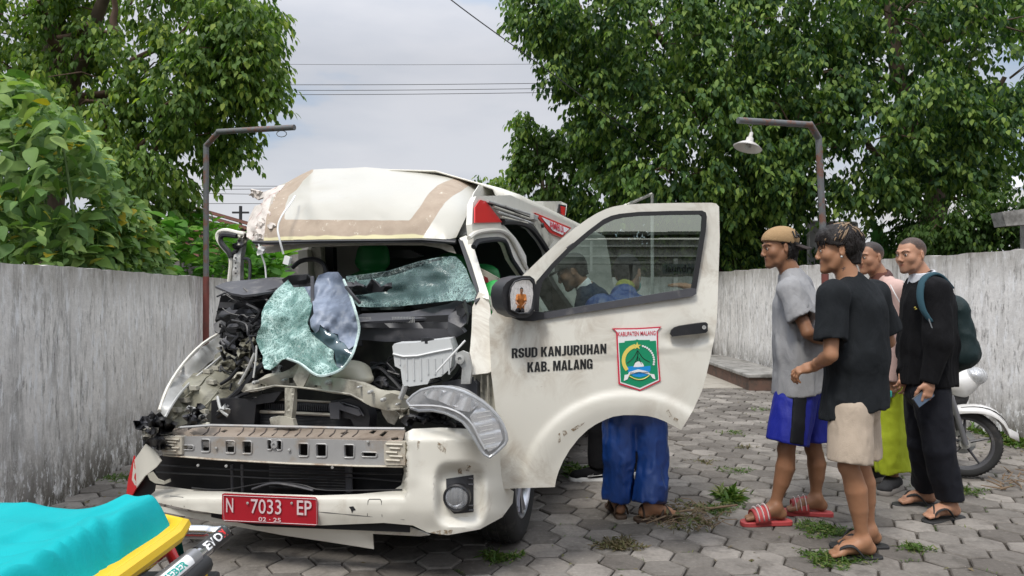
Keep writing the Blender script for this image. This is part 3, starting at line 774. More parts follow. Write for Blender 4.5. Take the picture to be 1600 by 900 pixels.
lp2 = thing('lamp_post', at(1288, 640, 6.9)*[1, 1, 0], 'rusty bent pipe lamp post with a hanging white enamel shade beside the right wall', 'lamp post', 'pipe lamp posts in the yard')
Y2 = 6.9
b = MB(); q = P7(1291, 430, Y2); b.tube([(q[0]+.02, q[1], 0), P7(1289, 428, Y2)], .033, 10); b.build('lower_pole', pr, lp2)
b = MB(); b.tube([P7(1289, 428, Y2), P7(1279, 214, Y2)], .030, 10); b.tube([P7(1279, 216, Y2), P7(1265, 193, Y2-.1)], .030, 10); b.build('pole', pm, lp2)
b = MB(); b.tube([P7(1267, 195, Y2-.1), P7(1153, 188, Y2-.35)], .028, 10); b.build('arm', pm, lp2)
lc = P7(1168, 232, Y2-.3); ax = unit(np.array([.28, .1, 1.0]))
ls = thing('pendant_lamp', lc, 'white enamel pendant lamp shade hanging tilted from the right pipe arm', 'lamp')
b = MB(); b.lathe(lc, ax, [(.125, 0), (.128, .006), (.075, .045), (.035, .062), (.030, .10), (.018, .108), (.016, .15), (.008, .158)], 28); b.lathe(lc, ax, [(.123, .002), (.07, .040), (.02, .055)], 28)
b.build('shade', simple('chipped_enamel', (.55, .53, .50), .4, 0, .1, 10, dirt=(.2, .15, .12), dlo=.56, dhi=.7), ls, 50)
b = MB(); b.tube([lc+ax*.155, lc+ax*.155+np.array([-.008, 0, .05])], .005, 6); hk = lc+ax*.155+np.array([-.008, 0, .065]); b.tube([hk+.016*np.array([math.cos(a), 0, math.sin(a)]) for a in np.linspace(0, 2*PI, 10)], .003, 6)
b.build('hook', M['silver'], ls)
b = MB(); b.lathe(lc+ax*.03, ax, [(.001, -.045), (.026, -.028), (.03, -.005), (.014, .02), (.013, .04)], 12); b.build('bulb', simple('dull_bulb', (.4, .4, .38), .2), ls)

# ------------------------------------------------------------------ overhead wires, far pole, far house roof, banner, tank
def wire(pts, r, lab, grp='overhead wires across the sky'):
    b = MB(); b.tube(pts, r, 5, sub=8); o = b.build('overhead_wire', M['wire']); tag(o, lab, 'wire', grp); return o
for i, (yl, yr, lab) in enumerate([(99, 101, 'topmost thin overhead wire between the two trees'), (132, 130, 'second overhead wire down between the two trees, first of a close set of three'), (141, 138, 'overhead wire in the middle of the close set of three'), (148, 144, 'lowest overhead wire of the close set of three')]):
    wire([at(250, yl, 26), at(640, (yl+yr)/2+1.2, 26), at(1100, yr-3, 26)], .011 if i else .007, lab)
wire([at(640, -60, 9), at(705, 0, 9.2), at(850, 106, 10.5), at(1000, 215, 12.5), at(1085, 246, 13.5)], .008, 'black service wire slanting down from the top of the frame into the right tree')
for i, (yl, yr, lab) in enumerate([(289, 291, 'topmost of the low wires beside the van roof'), (297, 295, 'second of the low wires beside the van roof'), (300, 304, 'third of the low wires beside the van roof'), (318, 318, 'lowest of the low wires beside the van roof')]):
    wire([at(200, yl, 30), at(460, yr, 30), at(760, yr-2, 30)], .012, lab, 'low wires beside the van roof')
up = thing('utility_pole', at(376, 400, 40)*[1, 1, 0], 'tiny dark utility pole far behind the tiled roof', 'pole')
q = at(376, 322, 40); b = MB(); b.tube([(q[0], q[1], 0), q], .09, 8); b.build('mast', M['wire'], up)
b = MB(); b.box(q-np.array([0, 0, .35]), (.9, .1, .1)); b.build('cross_arm', M['wire'], up)
hr = thing('tiled_roof_house', (-6, 19, 0), 'brown tiled roof of a house beyond the left wall', 'house')
b = MB(); b.box((-7.5, 21.5, 1.5), (7, 5, 3.0)); b.build('wall', M['concrete'], hr)
tm = simple('brown_roof_tile', (.16, .075, .055), .9, 0, .3, 3, bmp=.5)
b = MB(); L0, L1 = at(300, 324, 20), at(432, 362, 18.6)
for j in range(9):
    for i in range(26):
        u = i/25; p = L0*(1-u)+L1*u; p = p+np.array([0, -.30*j+.2, -.13*j]); b.box(p, (.22, .34, .035), taper=.96)
tag(b.build('roof_tile', tm, hr), kind='stuff')
bn = thing('banner_frame', at(1300, 410, 13.7)*[1, 1, 0], 'pale grey banner with a small red print behind the right wall', 'banner')
q = [at(1263, 346, 13.9), at(1262, 425, 13.9), at(1342, 425, 13.9), at(1338, 348, 13.9)]
b = MB(); b.prism(q, (0, .03, 0)); b.build('sheet', simple('grey_banner_sheet', (.30, .30, .31), .7, 0, .15, 3), bn)
b = MB(); b.prism([at(1296, 350, 13.87), at(1296, 368, 13.87), at(1312, 368, 13.87), at(1312, 350, 13.87)], (0, .01, 0)); b.build('red_print', M['red_print'], bn)
b = MB(); b.tube([q[0], q[1]*[1, 1, 0]], .03, 6); b.tube([q[3], q[2]*[1, 1, 0]], .03, 6); b.tube([q[0], q[3]], .025, 6); b.build('frame', M['silver'], bn)
wt = thing('water_tank', at(1600, 400, 9.2)*[1, 1, 0], 'weathered concrete trough on a post above the right wall at the frame edge', 'tank')
b = MB(); b.prism([at(1566, 331, 9), at(1572, 353, 9), at(1680, 346, 9), at(1680, 316, 9)], (0, .22, 0)); b.build('trough', M['concrete'], wt)
b = MB(); p = at(1604, 350, 9.3); b.tube([(p[0], p[1], 0), p], .07, 8); b.build('post', M['concrete'], wt)
# house with white fascia glimpsed behind the right trees
hw = thing('white_house', at(1420, 400, 22)*[1, 1, 0], 'white fascia and dark porch of a house glimpsed under the right trees', 'house')
b = MB(); q = at(1430, 400, 22); b.box((q[0]+1.2, 24, 1.3), (7.5, 3, 2.6)); b.build('wall', simple('dark_porch_wall', (.07, .06, .055), .9), hw)
b = MB(); b.prism([at(1380, 330, 21.8), at(1380, 352, 21.8), at(1640, 318, 21.8), at(1640, 290, 21.8)], (0, .2, 0)); b.build('fascia', M['white'], hw)
b = MB(); b.prism([at(1380, 328, 21.8), at(1640, 288, 21.8), at(1640, 270, 26), at(1380, 310, 26)], (0, 0, .06)); b.build('roof', simple('pale_sheet_roof', (.5, .5, .5), .5), hw)
ch = thing('pillar', at(803, 340, 17)*[1, 1, 0], 'grey concrete pillar standing behind the van roof', 'pillar')
b = MB(); q = at(803, 282, 17); b.box((q[0], 17, q[2]/2), (.22, .22, q[2])); b.box((q[0], 17, q[2]), (.30, .30, .08)); b.build('shaft', M['concrete'], ch)
fr = thing('metal_frame', at(1000, 330, 12.5)*[1, 1, 0], 'thin grey metal bracket rising behind the top of the open door', 'frame')
b = MB(); b.tube([at(975, 322, 12.5), at(1019, 303, 12.5)], .03, 6); p = at(1019, 303, 12.5); b.tube([p, (p[0], p[1], 0)], .03, 6); b.build('bracket', M['silver'], fr)
mt = MB(); q0 = at(1124, 400, 13.9); q1 = at(1160, 424, 13.9); mt.prism([at(1124, 398, 13.9), at(1150, 405, 13.9), at(1168, 430, 13.9), at(1124, 430, 13.9)], (0, .5, 0)); tag(mt.build('tarpaulin', simple('maroon_tarpaulin', (.10, .01, .045), .7)), 'maroon tarpaulin behind the right wall beside the open door', 'tarpaulin')
# ------------------------------------------------------------------ foliage
def leaf_mesh(L, W, fold=.25, tip=.35, n=3):
    """a pointed leaf with a midrib fold, growing along +x"""
    v = [(0, 0, 0)]; f = []
    for i in range(1, n+1):
        u = i/(n+1); w = W/2*math.sin(PI*u**.75); z = -tip*L*u*u*.6
        v += [(L*u, -w, z+fold*w), (L*u, 0, z), (L*u, w, z+fold*w)]
    v.append((L, 0, -tip*L*.6)); e = len(v)-1
    f += [(0, 1, 2), (0, 2, 3)]
    for i in range(n-1):
        a = 1+3*i; f += [(a, a+3, a+4, a+1), (a+1, a+4, a+5, a+2)]
    a = 1+3*(n-1); f += [(a, e, a+1), (a+1, e, a+2)]
    return np.array(v), f
def rotm(d, up, roll):
    x = unit(d); y = unit(np.cross(up, x)); z = np.cross(x, y)
    c, s = math.cos(roll), math.sin(roll); return np.stack([x, y*c+z*s, z*c-y*s], 1)
class Leaves:
    def __init__(s, L, W, n=2, fold=.25, tip=.35): s.v, s.f = leaf_mesh(L, W, fold, tip, n); s.T = []
    def add(s, p, R, sc, r): s.T.append((p, R, sc, r))
    def build(s, name, mat, parent, kind='stuff'):
        m = len(s.T); nv = len(s.v)
        P = np.array([t[0] for t in s.T]); R = np.array([t[1] for t in s.T]); S = np.array([t[2] for t in s.T]); r = np.array([t[3] for t in s.T])
        co = np.einsum('mij,nj->mni', R, s.v)*S[:, None, None]+P[:, None, :]
        tri = []
        for f in s.f:
            tri.append(f[:3]); 
            if len(f) == 4: tri.append((f[0], f[2], f[3]))
        tri = np.array(tri); F_ = (tri[None]+np.arange(m)[:, None, None]*nv).reshape(-1, 3)
        me = npmesh(name, co.reshape(-1, 3), F_); fattr(me, 'rnd', np.repeat(r, nv))
        o = link_mesh(name, me, mat, parent, 180)
        if kind: tag(o, kind=kind)
        return o
def cluster(LV, c, d, n, spread, rr, sc=1., tone=0., droop=.5):
    """a drooping spray of leaves round a twig tip"""
    c = np.array(c); d = unit(d)
    for i in range(n):
        a = rr.random()*2*PI; u = rr.random()
        side = unit(np.array([math.cos(a), math.sin(a), rr.uniform(-.6, .3)]))
        dr = unit(side*.9+d*.5-np.array([0, 0, droop*(.5+rr.random())]))
        p = c+d*spread*(u-.5)*1.5+side*spread*.35*rr.random()
        LV.add(p, rotm(dr, np.array([rr.uniform(-.3, .3), rr.uniform(-.3, .3), 1.]), rr.uniform(-.6, .6)), sc*rr.uniform(.65, 1.2), min(.999, max(0, rr.gauss(.42+tone, .2))))
def branch(B, a, b, ra, rb, rr, wob=.12, n=5, tips=None):
    a = np.array(a, float); b = np.array(b, float); L = np.linalg.norm(b-a); P = []
    for i in range(n+1):
        u = i/n; P.append(a*(1-u)+b*u+(np.array([rr.gauss(0, 1), rr.gauss(0, 1), rr.gauss(0, 1)])*wob*L*.3*math.sin(PI*u)))
    B.tube(P, [ra*(1-i/n)+rb*i/n for i in range(n+1)], 7, sub=2); return P

def blobtree(name, loc, label, leafm, LV, blobs, nper, rr, trunk, limbs, cat='tree', group=None, holes=0., dens_noise=2.0, sc=1.):
    t = thing(name, loc, label, cat, group)
    B = MB(); 
    for P, r0, r1 in trunk: B.tube(P, [r0+(r1-r0)*i/(len(P)-1) for i in range(len(P))], 10, sub=3)
    B.build('trunk', M['bark'], t, 60)
    for a, b_, r in limbs:
        LB = MB(); branch(LB, a, b_, r, r*.35, rr); LB.build('limb', M['twig'], t, 60)
    LB = MB()
    for (c, rad, w) in blobs:
        c = np.array(c, float); rad = np.array(rad, float); n = int(nper*w)
        k = 0
        while k < n:
            # a spray: several leaf rosettes hanging in tiers from one branch tip
            v = unit(np.array([rr.gauss(0, 1), rr.gauss(0, 1), rr.gauss(0, 1)])); q = (.50+.50*rr.random()**.4)
            p0 = c+v*rad*q*(1+.25*vn1(*(v*2.2+c))); m = rr.randint(5, 9); k += m
            if vn1(*(p0*dens_noise)) < -.36+holes: continue
            out_ = unit(v*np.array([1, 1, .4])+np.array([0, 0, -.1])); tone = .20*vn1(*(p0*.9+50))+rr.uniform(-.16, .16)+(.25 if rr.random() < .15 else 0)
            R_ = rr.uniform(.20, .38)*sc
            for w in range(m):
                a = rr.random()*2*PI; h = w/m; g = unit(np.cross(out_, VZ)+1e-3)
                p = p0+g*R_*math.cos(a)*(.35+.65*h)+out_*R_*(.5*math.sin(a)*(.4+.6*h)+.35-.5*h)-VZ*R_*(1.5*h-.5)
                d = unit(out_*.7+g*math.cos(a)*.5-VZ*.5); cluster(LV, p, d, rr.randint(7, 11), .17*sc, rr, 1, tone+.10*(.5-h), droop=.75)  # upper rosettes of each spray coloured lighter, as if lit from above
            p = p0
            if rr.random() < .16: LB.tube([c+(p-c)*.25, c+(p-c)*.6+np.array([0, 0, .1]), p], [.016, .010, .005], 5)
    if LB.v: tag(LB.build('twigs', M['twig'], t, 60), kind='stuff')
    LV.build('foliage', leafm, t)
    return t
rr = random.Random(11)
# left tree: trunk high at the left, sprays reaching right over the lamp post
Y = 10.5
def bl(px, py, Y, rx, ry, rz, w=1.): return (at(px, py, Y), (rx, ry, rz), w)
LV = Leaves(.112, .056)
blobs = [bl(30, 20, 10.5, 1.1, 1.2, .8, 1.1), bl(190, 20, 10.5, 1.1, 1.2, .75, 1.1), bl(315, 25, 10.2, 1.0, 1.0, .55, .9), bl(388, 60, 9.8, .42, .6, .50, .5), bl(392, 135, 9.8, .36, .6, .36, .4), bl(405, 20, 9.9, .3, .3, .3, .15),
         bl(60, 130, 10.3, 1.0, 1.0, .7, .8), bl(200, 130, 10.2, 1.0, 1.0, .6, .8), bl(300, 130, 10., .85, .9, .5, .75), bl(365, 105, 9.8, .5, .7, .4, .45), bl(280, 210, 10., .85, .9, .42, .6), bl(230, 270, 9.8, .75, .8, .45, .5), bl(315, 200, 9.9, .50, .6, .32, .35), bl(170, 210, 10., .9, .9, .6, .6), bl(250, 320, 10.2, .5, .6, .3, .3),
         bl(-60, 100, 10.5, 1.2, 1.4, 1.4, 1.0), bl(100, -120, 10.5, 2.2, 1.8, .9, 1.3), bl(290, -90, 10.5, 1.1, 1.2, .6, .8), bl(90, 260, 11.2, 1.4, .8, .8, .7), bl(120, 60, 11.6, 2.2, .6, 1.3, 1.0)]
tr = [([at(60, 640, 11), at(70, 360, 11), at(90, 190, 11), at(85, 60, 11), at(70, -120, 11)], .26, .15), ([at(90, 190, 11), at(118, 120, 10.8), at(150, 30, 10.6), at(200, -100, 10.4)], .13, .06)]
lm = [(at(100, 190, 11), at(300, 30, 10.2), .07), (at(120, 150, 10.8), at(345, 130, 9.9), .05), (at(240, 235, 10), at(395, 85, 9.7), .045), (at(150, 170, 10.2), at(260, 100, 10), .035), (at(90, 60, 10.8), at(180, 50, 9.6), .05), (at(180, 50, 9.6), at(170, -40, 9.4), .05), (at(200, 240, 10), at(300, 120, 9.6), .03), (at(105, 100, 10.8), at(60, 0, 10), .08), (at(70, 170, 10.9), at(280, 150, 9.7), .035)]
blobtree('broadleaf_tree', at(60, 640, 11)*[1, 1, 0], 'tall dark green tree with bare brown limbs beyond the left wall', M['leaf_l'], LV, blobs, 390, rr, tr, lm, dens_noise=1.9, holes=.10)
# right trees: a broad dark canopy over the right two thirds
rr = random.Random(5)
LV = Leaves(.125, .070)
blobs = [bl(915, 20, 13.2, 1.0, 1.4, .8, .9), bl(1010, 60, 13.2, 1.3, 1.4, 1.0, 1.1), bl(1130, 60, 13., 1.3, 1.3, 1.0, 1.1), bl(945, 125, 13.4, .8, 1.0, .6, .6), bl(985, 180, 13.4, 1.1, 1.2, .8, .8), bl(1100, 170, 13., 1.2, 1.2, .9, .9), bl(1060, 270, 13., 1.1, 1.1, .55, .7), bl(1160, 260, 12.9, 1.0, 1.1, .6, .7), bl(975, 280, 14, .9, 1.0, .5, .5),
         bl(1000, 330, 14, 1.1, .8, .3, .4), bl(1120, 330, 13.2, .8, .7, .3, .35), bl(950, -80, 13.2, 1.6, 1.4, .8, .7), bl(1180, -60, 13.2, 1.6, 1.4, .8, .7), bl(860, 40, 13., .45, .7, .40, .3), bl(872, 112, 13., .30, .5, .25, .2), bl(830, 5, 13., .40, .6, .25, .22), bl(925, 190, 13.6, .5, .5, .35, .25), bl(1060, 150, 15, 2.3, .6, 2.2, 1.6),
         bl(1120, 350, 14, 1.2, .5, .55, .9), bl(1190, 200, 14.8, 1.6, .5, 1.9, 1.5), bl(935, 330, 15, .9, .5, .5, .8), bl(980, 340, 15, 1.1, .5, .9, 1.1), bl(1090, 330, 15.2, 1.4, .5, 1.0, 1.3), bl(1000, 420, 15, 1.6, .4, .5, .9), bl(1075, 400, 14.4, 1.1, .3, .45, 1.3), bl(1140, 330, 14.8, .8, .4, .5, .8), bl(920, 400, 15, 1.0, .4, .6, .6), bl(1180, 380, 14.6, 1.0, .4, .6, .9), bl(965, 230, 15, .8, .5, .8, .8)]
tr = [([at(1175, 600, 15), at(1172, 400, 15), at(1180, 250, 15), at(1160, 60, 15), at(1150, -100, 15)], .30, .14), ([at(1180, 250, 15), at(1080, 120, 14.6), at(1000, 20, 14)], .12, .05)]
lm = [(at(1165, 220, 15), at(1158, -30, 13.8), .04), (at(1180, 240, 14.6), at(900, 60, 13.6), .06), (at(1100, 200, 14.6), at(1075, -20, 13.4), .05), (at(1180, 300, 14.8), at(950, 260, 13.6), .05)]
blobtree('broadleaf_tree', at(1175, 600, 15)*[1, 1, 0], 'large dark tree behind the open van door, its crown reaching the sky gap', M['leaf_r'], LV, blobs, 430, rr, tr, lm, group='large trees behind the right wall', dens_noise=1.4, holes=.02, sc=1.15)
LV = Leaves(.125, .070)
blobs = [bl(1260, 20, 12.8, 1.2, 1.3, .8, 1.), bl(1400, 20, 12.6, 1.3, 1.3, .9, 1.), bl(1550, 30, 12.4, 1.2, 1.3, 1.0, .9), bl(1270, 110, 12.6, 1.1, 1.2, .8, .9), bl(1400, 120, 12.4, 1.2, 1.2, .8, .9), bl(1240, 200, 12.4, .9, 1.0, .6, .7), bl(1340, 220, 12.4, 1.0, 1.0, .7, .8), bl(1460, 200, 12.3, 1.1, 1.1, .7, .8), bl(1560, 190, 12.2, 1.0, 1.1, .7, .7),
         bl(1250, 290, 12.5, .7, .7, .4, .5), bl(1350, 290, 12.6, .8, .7, .35, .5), bl(1480, 270, 12.6, .9, .8, .3, .5), bl(1350, -90, 12.6, 1.8, 1.4, .8, .8), bl(1560, -90, 12.6, 1.6, 1.4, .8, .7), bl(1300, 240, 14.4, 1.6, .5, .9, 1.3), bl(1500, 230, 14.4, 1.6, .5, .8, 1.2), bl(1560, 130, 14, 1.2, .5, 1.0, .9), bl(1430, 110, 14.2, 2.8, .6, 1.5, 1.9), bl(1630, 120, 12, .8, 1., 1.2, .5)]
tr = [([at(1445, 600, 14), at(1445, 380, 14), at(1465, 320, 14), at(1440, 240, 14), at(1400, 100, 13.6), at(1390, -60, 13.4)], .26, .10), ([at(1462, 325, 14), at(1500, 250, 13.8), at(1570, 120, 13.2)], .10, .04), ([at(1455, 330, 14), at(1400, 285, 13.9), at(1340, 200, 13.4)], .09, .04)]
lm = [(at(1430, 220, 13.8), at(1290, 120, 12.9), .05), (at(1410, 130, 13.6), at(1530, 20, 12.8), .05), (at(1460, 320, 14), at(1520, 300, 13.2), .05)]
blobtree('broadleaf_tree', at(1445, 600, 14)*[1, 1, 0], 'large dark tree with a forked trunk behind the four standing men', M['leaf_r'], LV, blobs, 400, rr, tr, lm, group='large trees behind the right wall', dens_noise=1.4, holes=.04, sc=1.15)
# slim young tree against the sky beside the dark canopy, and a sprig beside the pillar
LV = Leaves(.13, .07)
blobs = [bl(818, 200, 14.5, .24, .3, .26, .2), bl(835, 250, 14.5, .45, .4, .35, .45), bl(850, 290, 14.5, .5, .4, .25, .3), bl(880, 250, 14.6, .55, .4, .5, .4), bl(925, 240, 14.9, .5, .4, .5, .4), bl(870, 215, 14.8, .3, .3, .2, .2)]
blobtree('young_tree', at(850, 600, 14.5)*[1, 1, 0], 'slim leafy young tree against the sky left of the dark canopy', M['leaf_l'], LV, blobs, 260, rr, [([at(855, 600, 14.5), at(852, 330, 14.5), at(835, 210, 14.5)], .06, .02)], [(at(850, 330, 14.5), at(900, 220, 14.7), .03)])
LV = Leaves(.12, .065)
blobs = [bl(772, 268, 15.5, .12, .2, .14, .05), bl(768, 285, 15.5, .22, .3, .14, .12), bl(790, 290, 15.5, .15, .3, .1, .05)]
blobtree('small_tree', at(772, 600, 15.5)*[1, 1, 0], 'small leafy treetop peeping over the van roof beside the pillar', M['leaf_l'], LV, blobs, 260, rr, [([at(775, 600, 15.5), at(772, 280, 15.5)], .05, .015)], [])
# bushes behind the right wall
LV = Leaves(.10, .05)
blobs = [bl(1480, 355, 12., .8, .6, .35, 1.), bl(1560, 365, 11.5, .7, .6, .32, .9), bl(1590, 345, 11.5, .6, .6, .3, .5), bl(1430, 375, 12.5, .5, .5, .3, .4)]
blobtree('bush', (at(1500, 600, 12))*[1, 1, 0], 'yellow-green bush growing behind the right end of the right wall', M['leaf_d'], LV, blobs, 420, rr, [([at(1500, 600, 12), at(1500, 360, 12)], .05, .02)], [], cat='bush')
LV = Leaves(.12, .05)
blobs = [bl(1150, 395, 13.9, .6, .3, .35, .5), bl(1220, 400, 14.2, .9, .3, .35, .6), bl(1380, 385, 14.3, 1.1, .3, .4, .5)]
blobtree('hedge', (at(1220, 600, 14))*[1, 1, 0], 'dark shaded hedge in the gap under the right trees', M['leaf_r'], LV, blobs, 420, rr, [([at(1220, 600, 14), at(1220, 400, 14)], .05, .02)], [], cat='hedge')
# banana plant
bt = thing('banana_plant', at(1372, 600, 13.2)*[1, 1, 0], 'banana plant leaf standing behind the heads of the men', 'plant')
bm_ = leafmat('banana_leaf', [(0, (.05, .16, .05)), (1, (.09, .24, .07))], .3)
for (a, b_, w) in [((1360, 345), (1385, 425), .16), ((1385, 395), (1362, 352), .10)]:
    A0 = at(a[0], a[1], 13.1); B0 = at(b_[0], b_[1]+10, 13.2); B = MB(); n = 10; vs_ = []
    for i in range(n+1):
        u = i/n; c = B0*(1-u)+A0*u+np.array([.06*math.sin(u*2), -.1*u, 0]); ww = w*math.sin(PI*min(1, u*.9+.1))**.6
        vs_ += [c+np.array([-ww, .03, 0]), c, c+np.array([ww, .05, -.02])]
    B.add(vs_, [(3*i+k, 3*i+3+k, 3*i+4+k, 3*i+1+k) for i in range(n) for k in (0, 1)])
    o = B.build('leaf', bm_, bt, 180); fattr(o.data, 'rnd', [.5]*len(o.data.vertices))
B = MB(); q = at(1380, 430, 13.2); B.tube([(q[0], q[1], 0), q], [.08, .05], 8); B.build('stem', M['stem'], bt)

# big-leaved shrub behind the left wall: the leaves one can pick out are objects
def bigleaf(L, W, n=5):
    v, f = leaf_mesh(L, W, .22, .5, n); return v, f
def shrub(name, loc, label, mat, n_big, n_stuff, place, L, W, rr, nvar=5, stems=10):
    t = thing(name, loc, label, 'shrub'); base = np.array(loc)
    mes = []
    for k in range(nvar):
        v, f = bigleaf(L*rr.uniform(.85, 1.15), W*rr.uniform(.85, 1.2)); v = v*np.array([1, 1, 1+.4*k/nvar])
        me = bpy.data.meshes.new('leaf'); me.from_pydata([tuple(q) for q in v], [], f); me.materials.append(mat); me.shade_smooth(); fattr(me, 'rnd', [0]*len(v)); mes.append(me)
    S = MB(); tips = [place(rr) for _ in range(stems)]
    for p, d in tips: S.tube([(p[0]+rr.uniform(-.3, .3), p[1]+.4, 0.0), p*[1, 1, .6]+[0, .2, 0], p], [.02, .014, .006], 6, sub=3)
    S.build('stems', M['stem'], t)
    for k in range(n_big):
        p, d = place(rr, front=True)
        o = bpy.data.objects.new('leaf', mes[k % nvar]); COL.objects.link(o); o.parent = t
        R = rotm(d, np.array([rr.uniform(-.4, .4), rr.uniform(-.5, .1), 1.]), rr.uniform(-.9, .9)); o.location = Vector(p-base)
        o.rotation_euler = Matrix([list(r) for r in R]).to_euler(); s = rr.uniform(.5, 1.25); o.scale = (s, s, s)
    LV = Leaves(L, W, 3, .22, .5)
    for k in range(n_stuff):
        p, d = place(rr); LV.add(p, rotm(d, np.array([rr.uniform(-.4, .4), rr.uniform(-.4, .2), 1.]), rr.uniform(-.9, .9)), rr.uniform(.5, 1.15), rr.random())
    LV.build('foliage', mat, t); return t
def place_s(rr, front=False):
    # silhouette of the shrub over the wall: high at the left, stepping down to the lamp post
    while True:
        px = rr.uniform(-60, 262); top = np.interp(px, [-60, 60, 110, 160, 200, 262], [95, 128, 175, 235, 300, 372]); py = rr.uniform(top, 430)
        if vn1(px*.02, py*.02, 3) > -.5 or py > 330: break
    Y = rr.uniform(4.6, 5.4) if front else rr.uniform(5.0, 7.2)
    Y += max(0, (px-80)/180)*1.1
    p = at(px, py, Y); p[0] = min(p[0], WLn(p[1])-.20)
    a = rr.uniform(0, 2*PI); d = unit(np.array([math.cos(a), -.45+.6*math.sin(a), rr.uniform(-1.0, .35)])); return p, d
rr = random.Random(21)
shrub('broad_leaved_shrub', (-3.6, 5.6, 0), 'tall broad-leaved shrub with a few yellow leaves leaning over the left wall', M['leaf_s'], 295, 5200, place_s, .135, .076, rr, stems=26)
def place_b(rr, front=False):
    px = rr.uniform(235, 445); top = np.interp(px, [235, 300, 350, 400, 445], [345, 335, 350, 385, 395]); py = rr.uniform(top, 440); Y = rr.uniform(8.8, 9.3) if front else rr.uniform(9.1, 11)
    p = at(px, py, Y); a = rr.uniform(0, 2*PI); d = unit(np.array([math.cos(a), math.sin(a)-.3, rr.uniform(.0, 1.0)])); return p, d
shrub('bright_shrub', (-3.9, 9.6, 0), 'bright green shrub behind the left lamp post and the crushed door pillar', M['leaf_b'], 150, 750, place_b, .24, .105, rr, stems=10)

# ------------------------------------------------------------------ weeds between the pavers
def weeds(px, py, rx, ry, n, mat, label, hgt=.034, name='weed_patch', grp='weed patches between the pavers'):
    c = ground(px, py); R = rx/F*c[1]; RY = ry*c[1]**2/(F*1.3); LV = Leaves(.05, .011, 2, .2, .5); r2 = random.Random(int(px*3+py))
    for k in range(n):
        a = r2.random()*2*PI; q = r2.random()**.6; lob = 1+.35*math.sin(a*3+px)+.2*math.sin(a*5+py)
        p = np.array([c[0]+R*q*lob*math.cos(a), c[1]+RY*q*lob*math.sin(a), .0]); d = unit(np.array([r2.gauss(0, 1), r2.gauss(0, 1), abs(r2.gauss(.3, .7))+.05]))
        LV.add(p, rotm(d, np.array([.1, .1, 1.]), r2.uniform(-1, 1)), r2.uniform(.5, 1.2)*hgt/.045, r2.random())
        if r2.random() < .5: LV.add(p+np.array([0, 0, .012]), rotm(unit(np.array([r2.gauss(0, 1), r2.gauss(0, 1), .4])), np.array([.1, .1, 1.]), r2.uniform(-1, 1)), r2.uniform(.5, 1.)*hgt/.045, r2.random())
    o = LV.build(name, mat, None, None); 
    tag(o, label, 'weeds', grp); 
    return o
weeds(1290, 830, 42, 12, 520, M['grass'], 'green weed patch beside the feet of the man in beige shorts')
weeds(1302, 876, 45, 13, 620, M['grass'], 'green weed patch in front of the flip-flops at the bottom edge')
weeds(1150, 738, 26, 6, 200, M['grass'], 'small green weed patch left of the red sandals')
weeds(1148, 678, 22, 4, 120, M['grass'], 'thin weed tuft on the pavers right of the door corner')
weeds(1138, 778, 16, 8, 200, M['grass'], 'upright green weed tuft at the end of the fallen branch', .09)
weeds(1118, 796, 38, 7, 260, M['grass'], 'green weeds growing through the fallen dry branch')
weeds(1430, 858, 24, 6, 160, M['grass'], 'small weed tuft at the lower right edge of the pavers')
weeds(900, 738, 26, 10, 260, M['grass'], 'green weeds in the shade of the door beside the dark sneaker', .06)
weeds(780, 872, 32, 8, 240, M['grass'], 'dark green weeds in front of the van wheel')
weeds(1510, 768, 24, 6, 160, M['grass'], 'weed tuft under the scooter front wheel')
weeds(1580, 690, 28, 14, 400, M['grass'], 'tall weeds at the foot of the right wall beside the scooter', .10)
weeds(1165, 700, 18, 3, 70, M['grass_dry'], 'thin dry weeds between pavers beyond the fallen branch')
weeds(965, 852, 34, 9, 380, M['grass_dry'], 'brown dried weed clump on the pavers below the blue trousers')
weeds(1100, 724, 20, 4, 120, M['grass_dry'], 'brown dry tuft right of the blue trousers')
weeds(180, 748, 26, 6, 220, M['grass'], 'mossy weeds at the foot of the left wall')
weeds(1190, 640, 20, 3, 80, M['grass'], 'distant thin weeds near the kerb')
br = thing('fallen_branch', ground(1075, 805), 'dry fallen branch with twigs and dead leaves on the pavers beside the sandals', 'branch')
B = MB(); B.tube([ground(1010, 818, .02), ground(1060, 800, .035), ground(1105, 795, .03), ground(1152, 789, .04)], [.004, .007, .008, .006], 6, sub=4)
r2 = random.Random(3)
for k in range(60):
    p = ground(r2.uniform(1025, 1120), r2.uniform(792, 828), .01); q = p+np.array([r2.uniform(-.13, .13), r2.uniform(-.1, .1), r2.uniform(.0, .05)]); B.tube([p, (p+q)/2+[0, 0, .02], q], .0022, 4)
B.build('twigs', M['dry'], br)
LV = Leaves(.05, .02)
for k in range(320):
    p = ground(r2.gauss(1075, 26), r2.uniform(784, 826), r2.uniform(0.0, .05)); d = unit(np.array([r2.gauss(0, 1), r2.gauss(0, 1), r2.gauss(0, .4)])); LV.add(p, rotm(d, VZ+.1, r2.uniform(-1, 1)), r2.uniform(.4, 1), r2.random()*.8)
LV.build('dead_leaves', M['grass_dry'], br)
ds = thing('dry_sticks', ground(1585, 745), 'pile of broken dry sticks at the right edge beside the scooter', 'sticks')
B = MB()
for k in range(26):
    p = ground(r2.uniform(1560, 1640), r2.uniform(735, 765), .01); q = p+np.array([r2.uniform(-.14, .14), r2.uniform(-.1, .1), r2.uniform(.0, .05)]); B.tube([p, q], [.006, .003], 5)
B.build('sticks', M['dry'], ds)

